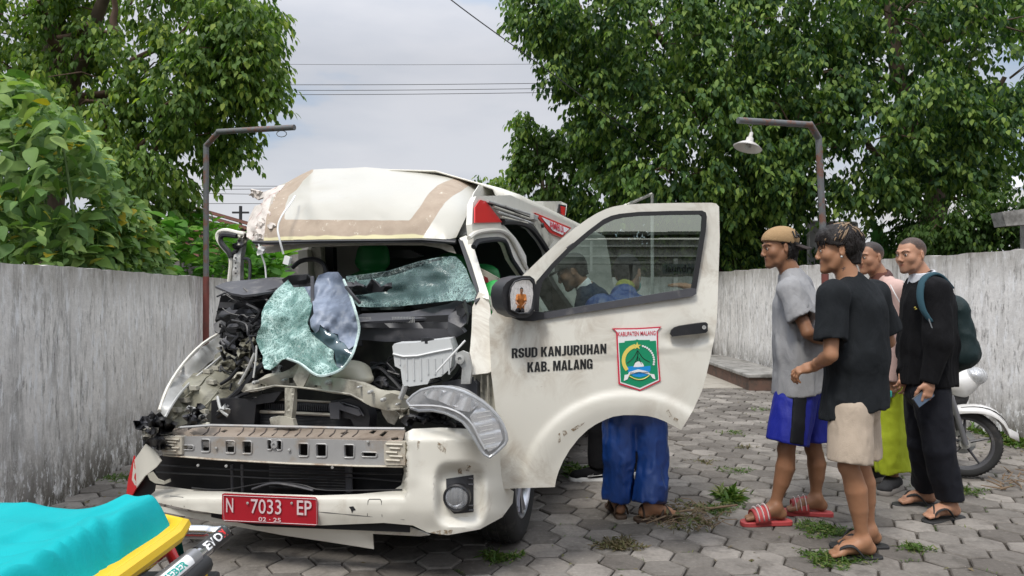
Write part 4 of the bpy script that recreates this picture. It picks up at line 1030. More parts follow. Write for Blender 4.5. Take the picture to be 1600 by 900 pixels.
# fallen leaves and crumbs scattered over the pavers
LV = Leaves(.035, .016, 2, .3, .4); r2 = random.Random(77)
for k in range(900):
    Y = 3.2+8*r2.random()**1.3; x0, x1 = WLn(Y)+.1, WRn(Y)-.1
    X = r2.uniform(x0, x1) if r2.random() < .6 else (x1-abs(r2.gauss(0, .35)) if r2.random() < .5 else x0+abs(r2.gauss(0, .25)))
    LV.add(np.array([X, Y, .006]), rotm(unit(np.array([r2.gauss(0, 1), r2.gauss(0, 1), r2.gauss(0, .15)])), VZ+.05, r2.uniform(-.4, .4)), r2.uniform(.35, 1.2), r2.random()*.75)
tag(LV.build('leaf_litter', M['grass_dry'], None), 'scattered small dry leaves over the whole yard', 'leaf litter', kind='stuff')
LV = Leaves(.030, .006, 2, .2, .5)
for (X, Y, und) in r2.sample(cells, 420):
    if not (score((X, Y, 0)) > 0): continue
    a = r2.randrange(6)*PI/3+th+PI/6
    for j in range(r2.randint(3, 14)):
        t_ = r2.uniform(-.05, .05); p = np.array([X+.102*math.cos(a)-t_*math.sin(a), Y+.102*math.sin(a)+t_*math.cos(a), -.006]); LV.add(p, rotm(unit(np.array([r2.gauss(0, 1), r2.gauss(0, 1), r2.uniform(.2, 1.5)])), VZ+.1, 0), r2.uniform(.4, 1.), r2.random())
tag(LV.build('joint_moss', M['grass'], None), 'tiny moss and grass sprouting in the paver joints', 'moss', kind='stuff')
# ------------------------------------------------------------------ the wrecked van
van = thing('ambulance_van', V(1.5, .94, 0)*[1, 1, 0], 'wrecked cream white high-roof ambulance van with crushed front and open door', 'van')
def sst(a, b, x): u = min(1, max(0, (x-a)/(b-a))); return u*u*(3-2*u)
rv = random.Random(99)
# --- bumper cover with its fog lamp recess
def bump_s(x, y):
    s = 0.0
    if x > 690: s += ((x-690)/110)**2*.34
    if x < 320: s += ((320-x)/85)**2*.10
    s += .035*sst(795, 840, y)
    if x < 634: s += .07*sst(783, 762, y)
    else: s += .05*sst(690, 668, y)
    s += .05*sst(640, 628, x)*sst(775, 765, y)
    d = (abs((x-719)/25)**4+abs((y-773)/31)**4)**.25; s += .055*sst(1.75, 1.05, d)
    s += .012*sst(770, 740, y)*sst(640, 660, x) + .003*vn1(x*.05, y*.05)
    return s
bo = [(238, 757), (300, 765), (400, 771), (500, 774), (560, 772), (612, 767), (627, 758), (631, 740), (630, 700), (633, 676), (645, 670), (690, 668), (745, 671), (775, 688), (793, 715), (797, 764), (803, 768), (801, 786), (785, 808), (750, 827), (700, 836), (668, 832), (645, 821), (600, 817), (500, 821), (400, 811), (300, 797), (236, 783)]
bumper = patch('bumper', bo, sS(bump_s), M['paint'], van, res=4, thick=.006, jit=.02)
patch('bumper_lip', [(232, 789), (300, 800), (400, 815), (500, 825), (600, 821), (642, 825), (672, 836), (655, 838), (582, 834), (584, 858), (520, 848), (440, 836), (350, 819), (240, 797)], sS(lambda x, y: .06+.05*sst(810, 860, y)), M['paint_dirty'], van, res=12)
patch('bumper_gap_shade', [(330, 798), (480, 812), (640, 814), (640, 832), (400, 822), (330, 808)], sS(.05), M['dark'], van, res=30)  # near-black sheet painted as the shade between bumper and lip
def seam(pts, off=-.002, r=.0016, f=bump_s, mat=None, name='panel_seam', par=None):
    B = MB(); B.tube([vs(x, y, f(x, y)+off) for x, y in pts], r, 5); return B.build(name, mat or M['black'], par or bumper)
seam([(574, 806), (575, 783), (577, 780), (594, 780), (596, 783), (597, 807)], f=bump_s, off=-.0005)
seam([(268, 790), (266, 775), (286, 777), (288, 792)], off=-.0005)
seam([(632, 812), (500, 800), (400, 795)], off=.001)
patch('scrape_mark', [(545, 792), (552, 791), (556, 797), (552, 798), (550, 802), (548, 796)], sS(lambda x, y: bump_s(x, y)-.0015), M['black'], bumper, res=4, thick=0)
def mudmat():
    m, t, b, out = newmat('mud_smear'); b.inputs['Base Color'].default_value = (.27, .19, .11, 1); b.inputs['Roughness'].default_value = .85
    tr = t.nodes.new('ShaderNodeBsdfTransparent'); mxs = t.nodes.new('ShaderNodeMixShader'); t.links.new(rng_(t, tex(t, scale=55, detail=6, rough=.7), .42, .62, 0, .9), mxs.inputs[0])
    t.links.new(tr.outputs[0], mxs.inputs[1]); t.links.new(b.outputs[0], mxs.inputs[2]); t.links.new(mxs.outputs[0], out.inputs[0]); return m
rs_ = mudmat()
patch('rust_smear', [(672, 832), (690, 828), (708, 828), (705, 834), (690, 837)], sS(lambda x, y: bump_s(x, y)-.002), rs_, bumper, res=5, thick=0)
for pg in ([(683, 690), (690, 694), (697, 702), (696, 709), (688, 704), (683, 698)], [(652, 690), (656, 689), (655, 701), (652, 703)], [(730, 726), (736, 728), (733, 737), (727, 735)], [(715, 733), (721, 731), (722, 741), (716, 741)]):
    patch('mud_smear', pg, sS(lambda x, y: bump_s(x, y)-.001), rs_, bumper, res=5, thick=0)
fb = patch('fog_lamp_bezel', [(697, 748), (740, 742), (740, 800), (710, 803), (698, 792)], sS(lambda x, y: bump_s(x, y)-.006), M['black'], van, res=6, thick=.02)
fc = vs(714, 777, bump_s(714, 777)-.012); fa = unit(-VA+.15*(-VW))
B = MB(); B.lathe(fc, fa, [(.060, -.02), (.060, .012), (.054, .018), (.050, .010)], 32); B.build('fog_lamp_ring', M['black'], fb)
B = MB(); B.lathe(fc, fa, [(.001, -.028), (.030, -.018), (.049, .008)], 32); B.build('fog_lamp_reflector', M['chrome'], fb)
B = MB(); B.lathe(fc, fa, [(.051, .008), (.035, .016), (.001, .020)], 32); B.build('fog_lamp_lens', clear_lens('fog_lens', .35), fb)
B = MB()
for q in (748, 757, 790, 797): B.tube([vs(732, q, bump_s(732, q)-.012), vs(740, q, bump_s(740, q)-.012)], .004, 4)
tag(B.build('fog_lamp_grille', M['grey_plastic'], fb), kind='stuff')
# --- number plate
pl = patch('number_plate', [(347, 772), (350, 771), (492, 777), (495, 780), (496, 819), (492, 822), (352, 815), (347, 811)], sS(-.012), M['plate_red'], van, res=25, thick=.004)
B = MB(); B.tube([vs(x, y, -.0145) for x, y in [(349, 774), (494, 780), (495, 820), (350, 813), (349, 774)]], .0016, 5); B.build('plate_rim', M['plate_text'], pl)
def text_fit(name, s, mat, parent, bl, br, caph, surf, bold=0., space=1.0, depth=.0006, yoff=0.):
    """lettering whose baseline runs between two measured pixels"""
    a = surf(*bl); b = surf(*br); d = b-a; ux = unit(d)
    o = text_mesh(name, s, mat, None, (0, 0, 0), np.array([1., 0, 0]), VZ, 1.0, bold, 1.0, depth=0, space=space)
    co = np.array([v.co[:] for v in o.data.vertices]); w = co[:, 0].max()-co[:, 0].min(); x0 = co[:, 0].min(); h = co[:, 2].max(); me = o.data; bpy.data.objects.remove(o)
    up = surf(bl[0], bl[1]-caph)-a; nn = unit(np.cross(ux, up)); W_ = a[None]+((co[:, :1]-x0)/w)*d+(co[:, 2:3]/h)*up
    if np.dot(nn, CAM-a) < 0: nn = -nn
    W_ = W_+nn*depth
    me.vertices.foreach_set('co', W_.astype(np.float32).ravel()); me.materials.clear()
    return link_mesh(name, me, mat, parent, 0)
ps = lambda x, y: vs(x, y, -.0185)
text_fit('plate_lettering', 'N', M['plate_text'], pl, (353.5, 800), (364.5, 800.5), 22, ps, .01)
text_fit('plate_lettering', '7033', M['plate_text'], pl, (392, 801.5), (439.5, 803.5), 22, ps, .005)
text_fit('plate_lettering', 'EP', M['plate_text'], pl, (464, 804), (487, 805.5), 22.5, ps, .01)
text_fit('plate_lettering', '02 · 25', M['plate_text'], pl, (404, 814), (439, 816), 6.5, ps, .015)
for q in (387, 456):
    B = MB(); B.lathe(ps(q, 786), -VA, [(.006, 0), (.006, .003), (.001, .004)], 10); B.build('plate_screw', M['silver'], pl)
# --- lower grille opening: near-black sheet as the cavity's painted shade, bars, lower radiator
patch('grille_shade_sheet', [(236, 716), (300, 700), (640, 690), (640, 780), (236, 772)], sS(.22), M['dark'], van, res=40, thick=.01)
gl = patch('lower_radiator', [(420, 722), (548, 728), (548, 768), (420, 764)], sS(.19), M['radiator'], van, res=40, thick=.02)
for q in range(9):
    B = MB(); B.tube([vs(421, 724+q*4.6, .185), vs(547, 729+q*4.4, .185)], .0016, 4); B.build('radiator_fin', M['grey_plastic'], gl)
gb = M['grey_plastic']
for pts in ([(244, 738), (330, 742), (440, 748), (540, 746), (628, 752)], [(250, 727), (350, 733), (480, 738), (628, 741)], [(300, 762), (350, 765), (420, 754), (470, 757), (510, 766), (628, 765)]):
    B = MB(); B.tube([vs(x, y, .10) for x, y in pts], .006, 6, sub=4, flat=.6); B.build('grille_bar', M['black'], van)
for x in (362, 378, 545):
    B = MB(); B.tube([vs(x, 726, .15), vs(x+1, 768, .15)], .007 if x < 500 else .018, 6); B.build('grille_post', gb, van)
B = MB(); B.tube([vs(x, y, .09) for x, y in [(395, 764), (425, 755), (455, 758), (490, 766)]], .012, 6, sub=3, flat=.5); B.build('loose_grille_trim', gb, van)
# --- bumper beam
def rc(x0, y0, x1, y1, sl=.02, c=1.5): 
    f = lambda x, y: (x, y+(x-(x0+x1)/2)*sl)
    return [f(x0+c, y0), f(x1-c, y0), f(x1, y0+c), f(x1, y1-c), f(x1-c, y1), f(x0+c, y1), f(x0, y1-c), f(x0, y0+c)]
holes = [rc(315.4, 687.6, 326.7, 705), rc(353.5, 690, 365.8, 707), rc(379.7, 690.5, 392, 708), rc(286, 696, 301, 702.5), rc(418, 688, 424, 702), rc(433, 689, 439.5, 702.5), rc(467.5, 694, 480.5, 712), rc(495, 695, 509, 713), rc(538.7, 696, 552, 714), rc(567, 707, 587, 713.5)]
beam = patch('bumper_beam', [(258, 684), (300, 682), (400, 684), (500, 687), (600, 689), (630, 690), (631, 722), (628, 729), (560, 728), (450, 724), (340, 719), (262, 712), (256, 700)], sS(lambda x, y: .045+.0015*math.sin(x*.5)*sst(715, 722, y)), M['beam'], van, holes=holes, res=7, thick=.01, jit=.05)
for h in holes:
    c = np.mean(h, 0); B = MB(); B.tube([vs(c[0]+(x-c[0])*1.22, c[1]+(y-c[1])*1.15, .042) for x, y in h+[h[0]]], .003, 5); B.build('hole_flange', M['beam'], beam)
topf = lambda x, y: .045+.20*sst(690, 664, y)
patch('beam_top', [(262, 672), (282, 668), (330, 664), (460, 667), (560, 669), (620, 668), (634, 672), (628, 690), (500, 687), (400, 684), (300, 682), (262, 684)], sS(topf), simple('dusty_beam_top', (.31, .255, .205), .6, .1, .2, 9, dirt=(.15, .11, .08), dlo=.5, dhi=.7), beam, holes=[[(344, 674), (352, 671), (357, 672), (350, 676)], [(531, 677), (540, 674), (546, 675), (538, 680)], [(576, 676), (584, 671), (590, 672), (583, 678)], [(592, 680), (602, 673), (607, 674), (598, 682)], [(611, 684), (622, 682), (623, 687), (612, 688)]], res=8, thick=.006)
for x in list(range(318, 560, 18)):
    if abs(x-352) < 8: continue
    y = 667+(x-330)*.01; B = MB(); B.tube([vs(x+9, y+1, topf(x+9, y+1)-.003), vs(x+6, y+8, topf(x, y+8)-.003), vs(x-1, y+13, topf(x, y+13)-.003)], .0038, 5); B.build('beam_rib', simple('beam_rib_metal', (.12, .10, .09), .6, .2) if 'beam_rib_metal' not in bpy.data.materials else bpy.data.materials['beam_rib_metal'], beam)
B = MB(); B.tube([vs(x, y, .03) for x, y in [(282, 668), (330, 664.5), (460, 667), (560, 669.5), (632, 670)]], .007, 6); B.build('beam_upper_flange', M['beam'], beam)
B = MB(); B.tube([vs(x, y, .04) for x, y in [(256, 711), (340, 718), (450, 724), (560, 728), (630, 729)]], .009, 6, flat=.5); B.build('beam_lower_flange', M['beamend'], beam)
B = MB(); B.lathe(vs(429, 695, .04), -VA, [(.017, 0), (.017, .006), (.008, .007), (.008, .002), (.001, .002)], 16); B.build('emblem_mount', M['beam'], beam)
for (x, y) in ((338, 700), (354, 728), (452, 703), (310, 727), (520, 730), (575, 690)):
    B = MB(); B.lathe(vs(x, y, .04), -VA, [(.007, 0), (.007, .006), (.001, .008)], 8); B.build('bolt', M['silver'], beam)
for (x0, y0, x1, y1) in ((252, 682, 284, 710), (600, 690, 633, 727)):
    e_ = patch('beam_end', [(x0+4, y0), (x1, y0+1), (x1, y1), (x0+3, y1), (x0, y1-6), (x0, y0+5)], sS(.028), M['beamend'], beam, res=8, thick=.04, holes=[] )
    for q in range(5):
        B = MB(); yy = y0+4+q*(y1-y0-6)/5; B.tube([vs(x0+3+(q % 2)*6, yy, .024), vs(x1-4-(q % 3)*4, yy+1, .024)], .005, 5); B.build('beam_end_rib', M['beamend'], e_)
# --- radiator pack and its black shrouds
rad = patch('condenser', [(366, 640), (558, 648), (560, 676), (364, 672)], sS(.34), M['radiator'], van, res=40, thick=.03)
for q in range(12):
    B = MB(); B.tube([vs(370, 645+q*2.5, .335), vs(556, 652+q*2.0, .335)], .0014, 4); B.build('condenser_tube', M['grey_plastic'], rad)
B = MB(); B.tube([vs(364, 674, .33), vs(366, 641, .33), vs(556, 650, .33), vs(558, 676, .33)], .009, 6); B.build('condenser_frame', M['beamend'], rad)
B = MB(); B.tube([vs(395, 628, .40), vs(560, 640, .40)], .022, 6, flat=1.4); B.build('radiator_tank', M['black'], rad)
B = MB(); B.tube([vs(400, 622, .38), vs(525, 629, .38)], .006, 6); B.build('radiator_tank_rail', M['beamend'], rad)
B = MB()
for q in range(46): B.box(vs(398+q*3.4, 634+q*.12, .37), (.006, .01, .03))
B.build('tank_fins', M['grey_plastic'], rad)
patch('left_air_duct', [(330, 626), (362, 622), (390, 626), (410, 616), (440, 612), (428, 628), (400, 632), (396, 672), (330, 670)], sS(lambda x, y: .24+.0005*(x-330)), M['black'], van, res=14, thick=.09)
patch('right_air_duct', [(516, 627), (545, 622), (570, 630), (578, 650), (576, 672), (556, 672), (548, 655), (530, 652), (518, 650)], sS(.26), M['black'], van, res=14, thick=.08)
patch('duct_bracket', [(514, 630), (530, 628), (536, 634), (560, 640), (564, 648), (560, 650), (530, 640), (530, 655), (516, 654)], sS(.235), M['grey_plastic'], van, res=10, thick=.015)
B = MB(); B.tube([vs(x, y, .25) for x, y in [(519, 636), (535, 629), (560, 637), (568, 650)]], .004, 5); B.build('duct_edge', M['grey_plastic'], van)
# --- radiator support: bent cream crossmember, strut and foot
sup = lambda x, y: .22+.05*math.sin((x-377)*.02)+.02*vn1(x*.05, y*.08)
rs = patch('radiator_support', [(377, 611), (384, 600), (398, 597), (420, 589), (438, 583), (452, 577), (462, 570), (468, 566), (476, 576), (486, 588), (520, 590), (545, 594), (560, 598), (600, 610), (625, 618), (642, 627), (641, 636), (632, 641), (606, 642), (580, 635), (548, 618), (500, 611), (470, 607), (430, 604), (408, 610), (380, 613)], sS(sup), M['paint_in'], van, res=7, thick=.035, holes=[[(451, 590), (458, 590), (459, 598), (452, 599)], [(407, 600), (411, 600), (411, 603), (407, 603)], [(491, 602), (496, 602), (496, 605), (491, 605)]])
patch('latch_bracket', [(458, 592), (470, 565), (484, 584), (474, 604), (466, 606)], sS(.19), M['paint_in'], rs, res=7, thick=.012)
patch('support_strut', [(445, 606), (461, 607), (457, 640), (454, 664), (443, 664), (445, 640)], sS(lambda x, y: .19-.012*abs(math.sin((x-443)*.35))), M['paint_in'], rs, res=4, thick=.03)
patch('strut_foot', [(421, 654), (430, 651), (446, 651), (457, 655), (460, 666), (448, 668), (434, 664), (424, 668)], sS(.17), M['paint_in'], rs, res=6, thick=.03)
for (x, y, r) in ((397, 598, .010), (511, 598, .013), (577, 613, .009), (597, 625, .009), (443, 594, .007), (620, 632, .006), (560, 605, .006), (425, 654, .008), (454, 660, .007)):
    B = MB(); B.lathe(vs(x, y, sup(x, y)-.04+(.03 if y > 650 else 0)), -VA, [(r, -.03), (r, .004), (r*.5, .006), (r*.45, .014), (.001, .015)], 10); B.build('bolt', M['silver'], rs)
B = MB(); B.tube([vs(x, y, .185) for x, y in [(384, 611), (430, 602.5), (470, 605.5), (500, 609), (548, 616), (580, 633), (606, 640), (634, 639)]], .005, 5); B.build('support_lip', M['paint_in'], rs)
patch('support_side_plate', [(594, 636), (618, 642), (624, 648), (616, 664), (606, 660), (598, 648)], sS(.24), M['paint_in'], van, res=8, thick=.01)
# --- engine bay: dark firewall, blower housing dome, hoses and looms
patch('firewall', [(352, 452), (440, 446), (736, 470), (748, 600), (748, 690), (270, 690), (290, 655), (335, 600), (352, 540)], sS(.84), simple('dirty_firewall', (.035, .035, .03), .8, 0, .4, 5, dirt=(.08, .075, .06), dlo=.5, dhi=.7), van, res=40, thick=.02)
S = SDF(vs(552, 578, .36)-.16, vs(552, 578, .36)+.16, .012); S.ell(vs(548, 582, .36), (.105, .08, .062)); S.ell(vs(566, 592, .34), (.06, .05, .03), k=.03)
sdf_obj('blower_housing', S, simple('cream_plastic', (.52, .49, .38), .45, 0, .1), van)
def hose(pts, r, mat='black', name='hose', s=.4, par=None, n=7):
    B = MB(); B.tube([vs(p[0], p[1], p[2] if len(p) > 2 else s) for p in pts], r, n, sub=4); return B.build(name, M[mat], par or van)
for pts, r, mt_ in [([(392, 612, .3), (372, 620, .3), (352, 640, .25), (340, 650, .25)], .014, 'black'), ([(430, 560, .35), (405, 575, .33), (380, 605, .3), (350, 632, .3)], .017, 'black'), ([(440, 575, .4), (420, 570, .4), (400, 590, .4), (392, 600, .4)], .012, 'grey_plastic'),
                    ([(398, 552, .3), (388, 575, .29), (374, 600, .28)], .0085, 'silver'), ([(401, 540, .3), (400, 560, .3), (396, 590, .3)], .005, 'wire_white'), ([(380, 500, .4), (392, 530, .35), (398, 552, .33)], .007, 'black'),
                    ([(570, 590, .5), (590, 575, .45), (610, 590, .45), (628, 610, .42)], .012, 'black'), ([(575, 580, .5), (600, 568, .5), (625, 590, .45)], .009, 'black'), ([(560, 590, .45), (580, 598, .42), (600, 606, .40)], .008, 'black'),
                    ([(727, 532, .10), (705, 556, .08), (682, 581, .08)], .0045, 'wire_white'), ([(700, 584, .2), (712, 570, .2), (712, 548, .2)], .004, 'wire_white'), ([(700, 600, .3), (716, 585, .3), (722, 570, .3), (716, 555, .3)], .012, 'black'),
                    ([(356, 650, .2), (345, 640, .2), (340, 620, .25)], .008, 'silver'), ([(345, 600, .3), (360, 590, .3), (372, 575, .3)], .009, 'black'), ([(640, 650, .12), (665, 655, .12), (700, 662, .12), (735, 665, .12)], .013, 'black')]:
    hose(pts, r, mt_)
for k in range(34):
    x, y = rv.uniform(350, 408), rv.uniform(505, 600); s0 = rv.uniform(.34, .6); pts = [(x, y, s0)]
    for j in range(3): x += rv.uniform(-22, 22); y += rv.uniform(-20, 22); pts.append((min(max(x, 345), 410), min(y, 618), s0+rv.uniform(-.04, .04)))
    hose(pts, rv.choice([.004, .006, .009, .012]), rv.choice(['black', 'black', 'black', 'dark', 'grey_plastic']), 'wiring_loom', n=5)
for k in range(16):
    x, y = rv.uniform(580, 735), rv.uniform(545, 625); s0 = rv.uniform(.4, .65); pts = [(x, y, s0)]
    for j in range(3): x += rv.uniform(-25, 25); y += rv.uniform(-15, 20); pts.append((x, min(y, 640), s0))
    hose(pts, rv.choice([.005, .008, .012]), 'black', 'wiring_loom', n=5)
# crumpled black and silver scraps
def scrap(c, s, R, mat, name='crumpled_scrap', n=9, amp=.5, par=None, thick=.004):
    """a small torn sheet folded at random"""
    r3 = random.Random(int(c[0]*7+c[1]*3)); out = []
    for i in range(n):
        a = 2*PI*i/n; q = R*(1+r3.uniform(-amp, amp)); out.append((c[0]+q*math.cos(a), c[1]+q*.8*math.sin(a)))
    return patch(name, out, sS(lambda x, y: s+R*.003*vn1(x*.16+c[0], y*.16)*2.2), M[mat], par or van, res=max(3, R*.3), thick=thick)
for c, s, R, mt_ in [((232, 664), .02, 20, 'black'), ((246, 660), .05, 22, 'black'), ((244, 690), .0, 16, 'black'), ((226, 655), .0, 10, 'grey_plastic'), ((258, 690), .06, 14, 'black'), ((300, 640), .12, 9, 'silver'), ((307, 648), .1, 12, 'black'), ((296, 652), .1, 8, 'grey_plastic'), ((316, 652), .1, 7, 'silver'), ((302, 660), .1, 12, 'black'), ((322, 664), .08, 6, 'paint_in'), ((312, 636), .12, 7, 'black'),
                     ((390, 534), .4, 14, 'olive'), ((382, 560), .40, 20, 'olive'), ((396, 572), .38, 14, 'paint_in'), ((372, 590), .38, 12, 'paint_in'), ((410, 600), .3, 12, 'olive'), ((360, 572), .44, 12, 'olive'), ((430, 578), .38, 10, 'silver'), ((600, 600), .42, 12, 'grey_plastic'), ((590, 622), .34, 10, 'paint_in'), ((350, 640), .2, 9, 'silver'), ((376, 520), .5, 12, 'black'), ((366, 545), .5, 14, 'black'), ((405, 548), .4, 10, 'black'), ((385, 585), .45, 15, 'black'), ((415, 585), .45, 14, 'black'), ((420, 560), .5, 16, 'black'),
                     ((640, 655), .15, 12, 'black'), ((660, 652), .12, 14, 'black'), ((690, 650), .1, 15, 'black'), ((682, 645), .09, 12, 'black'), ((705, 660), .1, 12, 'black'), ((630, 645), .17, 9, 'paint_in')]:
    scrap(c, s, R, mt_)
patch('grey_scrap', [(222, 672), (236, 668), (248, 668), (246, 676), (236, 684), (226, 688), (222, 680)], sS(lambda x, y: -.02+.002*vn1(x*.3, y*.3)*8), M['paint_in'], van, res=4)
# --- inner panel of the right-hand fender, peeled open
ipf = idw([(250, 645, .10), (300, 565, .55), (350, 528, .95), (395, 560, .75), (395, 600, .52), (330, 640, .30), (262, 668, .15), (300, 620, .36)])
ip = patch('inner_fender', [(256, 650), (275, 612), (300, 585), (330, 558), (350, 545), (362, 528), (380, 545), (398, 560), (394, 590), (360, 618), (332, 640), (292, 662), (262, 672)], sS(lambda x, y: ipf(x, y)+.018*vn1(x*.06, y*.06)), M['olive'], van, res=7, thick=.006, smooth=50)
for pts in ([(288, 622), (310, 604), (322, 590), (332, 588), (345, 606)], [(300, 650), (325, 630), (340, 612)], [(322, 590), (345, 570), (360, 556)], [(345, 606), (368, 590), (380, 575)], [(270, 655), (290, 640), (300, 650)]):
    B = MB(); B.tube([vs(x, y, ipf(x, y)-.012) for x, y in pts], .006, 5, sub=4); B.build('panel_rib', M['olive'], ip)
for (x, y) in ((304, 606), (331, 597), (289, 625), (276, 640), (325, 580), (345, 545), (318, 643), (338, 575)):
    B = MB(); B.box(vs(x, y, ipf(x, y)-.02), (.045, .03, .022), (VW, VA, unit(VZ+.3*VW))); B.build('clip_bracket', M['paint_in'], ip)
ef = idw([(250, 645, .06), (300, 563, .50), (352, 525, .92)])
patch('fender_edge', [(249, 642), (257, 652), (272, 625), (292, 598), (325, 568), (354, 548), (356, 528), (346, 523), (318, 541), (290, 568), (268, 600)], sS(lambda x, y: ef(x, y)-.02*math.sin(min(1, abs((y-(645-(x-250)*1.1)))/20))), M['silver'], van, res=6, thick=.01)
B = MB(); B.tube([vs(x, y, ef(x, y)-.01) for x, y in [(249, 642), (262, 606), (286, 569), (316, 538), (348, 518)]], .010, 6, sub=3); B.build('fender_outer_rim', M['paint_dirty'], van)
B = MB(); B.tube([vs(x, y, ef(x, y)-.035) for x, y in [(258, 652), (276, 622), (300, 595), (330, 570), (356, 548)]], .007, 6, sub=3); B.build('fender_inner_rim', M['silver'], van)
# torn corner shards at the lower left
sh = patch('fender_shard', [(227, 694), (240, 702), (252, 720), (244, 730), (226, 744), (213, 762), (206, 750), (209, 720)], sS(lambda x, y: .02+.05*sst(225, 205, x)), M['paint_dirty'], van, res=6)
patch('reflective_stripe', [(209, 712), (212, 735), (213, 762), (200, 786), (196, 782), (200, 750)], sS(lambda x, y: .05+.06*sst(215, 196, x)), M['red'], van, res=6)
patch('wheel_arch_liner', [(238, 733), (244, 745), (240, 768), (225, 782), (201, 788), (213, 762), (226, 744)], sS(.09), M['black'], van, res=8, thick=.01)
patch('bumper_bracket', [(230, 741), (238, 737), (246, 748), (256, 752), (265, 748), (266, 753), (256, 757), (242, 755), (234, 750)], sS(.0), M['paint_in'], van, res=5, thick=.006)
patch2_u = patch('light_blocking_undertray', [(0, 0), (1, 0), (1, 1), (0, 1)], lambda a, b: V(.16+a*4.6, .16+b*1.62, .27), M['dark'], van, res=.5, thick=.02)  # undertray added to block light beneath the van
# --- washer reservoir
res_f = lambda x, y: .10+.0006*(x-613)
rv_ = patch('washer_reservoir', [(613, 541), (616, 537), (645, 536), (690, 530), (703, 529), (708, 545), (704, 575), (690, 588), (672, 592), (668, 600), (640, 604), (629, 600), (626, 577), (617, 572)], sS(res_f), M['plastic_white'], van, res=7, thick=.16)
bevel(rv_, .012, 2, 50)
B = MB(); B.tube([vs(x, y, res_f(x, y)-.004) for x, y in [(614, 553), (630, 557), (652, 556), (680, 550), (706, 545)]], .0055, 6); B.build('reservoir_seam', M['plastic_white'], rv_)
for x in range(624, 704, 11):
    yb = 598 if 630 < x < 668 else 585; B = MB(); B.tube([vs(x, 560, res_f(x, 560)-.002), vs(x+1, min(yb, 560+34 if x > 626 else 570), res_f(x, yb)-.002)], .004, 5); B.build('reservoir_rib', M['plastic_white'], rv_)
B = MB(); B.tube([vs(634, 600, .12), vs(631, 610, .14), vs(626, 622, .16)], .013, 8); B.build('reservoir_spout', M['plastic_white'], rv_)
B = MB(); B.lathe(vs(668, 533, .16), VZ, [(.03, -.01), (.03, .015), (.001, .018)], 16); B.build('reservoir_cap', M['black'], rv_)
patch('hinge_plate', [(713, 552), (722, 548), (732, 552), (737, 575), (734, 600), (720, 600), (722, 575), (715, 566)], sS(.16), M['silver'], van, res=7, thick=.02)
B = MB(); B.lathe(vs(719, 561, .15), -VA, [(.020, 0), (.022, .006), (.010, .008), (.009, .0), (.001, 0)], 16); B.build('hinge_ring', M['silver'], van)
patch('strut_tower', [(690, 598), (735, 590), (745, 600), (745, 625), (720, 620), (700, 612)], sS(.22), M['grey_plastic'], van, res=10, thick=.05)
for pts in ([(742, 586), (740, 608), (742, 628)], [(752, 586), (752, 612)], [(762, 586), (763, 608), (762, 626)]):
    B = MB(); B.tube([vs(x, y, .24) for x, y in pts], .010, 5, flat=.5); B.build('hinge_post_rib', M['paint_in'], van)
patch('hinge_post', [(736, 584), (772, 580), (776, 640), (745, 640)], sS(.27), M['paint_in'], van, res=15, thick=.04)
# --- headlamp knocked out of its mount
ho = [(636, 627), (646, 617), (658, 609.5), (676, 605), (692, 604.5), (708, 607), (724, 612), (739, 619), (754, 628), (767, 639), (778, 651), (786, 664), (790.5, 676), (792, 687), (789, 694), (782, 701), (774, 708), (765, 714.5), (757, 710), (751, 703), (745, 692), (739, 682), (731, 669), (723, 659), (709, 651), (695, 645), (676, 641), (655, 642), (643, 638)]
hc = np.mean(ho, 0)
def hd(x, y):
    # depth: bulges at the middle, sweeps back with the corner
    d = min(math.hypot(x-p[0], y-p[1]) for p in ho); return d
hs = lambda x, y: -.055+.10*sst(700, 640, x)*.5+.0007*max(0, x-730)
hl = patch('headlamp', ho, sS(lambda x, y: hs(x, y)+.05), simple('headlamp_housing', (.34, .34, .34), .35, .3, .2, 15), van, res=8, thick=.07)
refl = simple('headlamp_reflector', (.80, .80, .81), .22, .6, .05)
patch('reflector', [(660, 614), (676, 609), (706, 611), (734, 621), (748, 632), (735, 644), (712, 640), (690, 628), (668, 622)], sS(lambda x, y: hs(x, y)+.042-.030*abs(math.sin(x*.11+y*.05))), refl, hl, res=3, thick=.003)
patch('reflector', [(748, 634), (764, 642), (780, 664), (786, 686), (778, 698), (764, 706), (752, 694), (742, 672), (734, 650)], sS(lambda x, y: hs(x, y)+.04-.005*abs(math.sin(y*.16+x*.04))), refl, hl, res=3, thick=.003)
patch('lens', ho, sS(lambda x, y: hs(x, y)-.012*min(1, hd(x, y)/12)), clear_lens('headlamp_clear', .09), hl, res=5, thick=.003)
B = MB(); B.tube([vs(x, y, hs(x, y)+.008) for x, y in ho+[ho[0]]], .0065, 7); B.build('lens_rim', simple('grey_clear_plastic', (.42, .43, .44), .2, .2, .1), hl)
B = MB(); B.tube([vs(x, y, hs(x, y)-.008) for x, y in [(640, 634), (676, 634), (700, 638), (722, 648), (738, 664), (748, 684), (758, 702)]], .005, 6, sub=2); B.build('lens_crease', simple('grey_clear_plastic2', (.5, .5, .5), .2, .2, .1), hl)
for q in range(9):
    x0, y0 = 752+q*1.5, 640+q*7; B = MB(); B.tube([vs(x0-8, y0+6, hs(x0, y0)-.010), vs(x0+14-q*.4, y0+2, hs(x0+14, y0)-.010)], .0013, 4); B.build('lens_flute', M['silver'], hl)
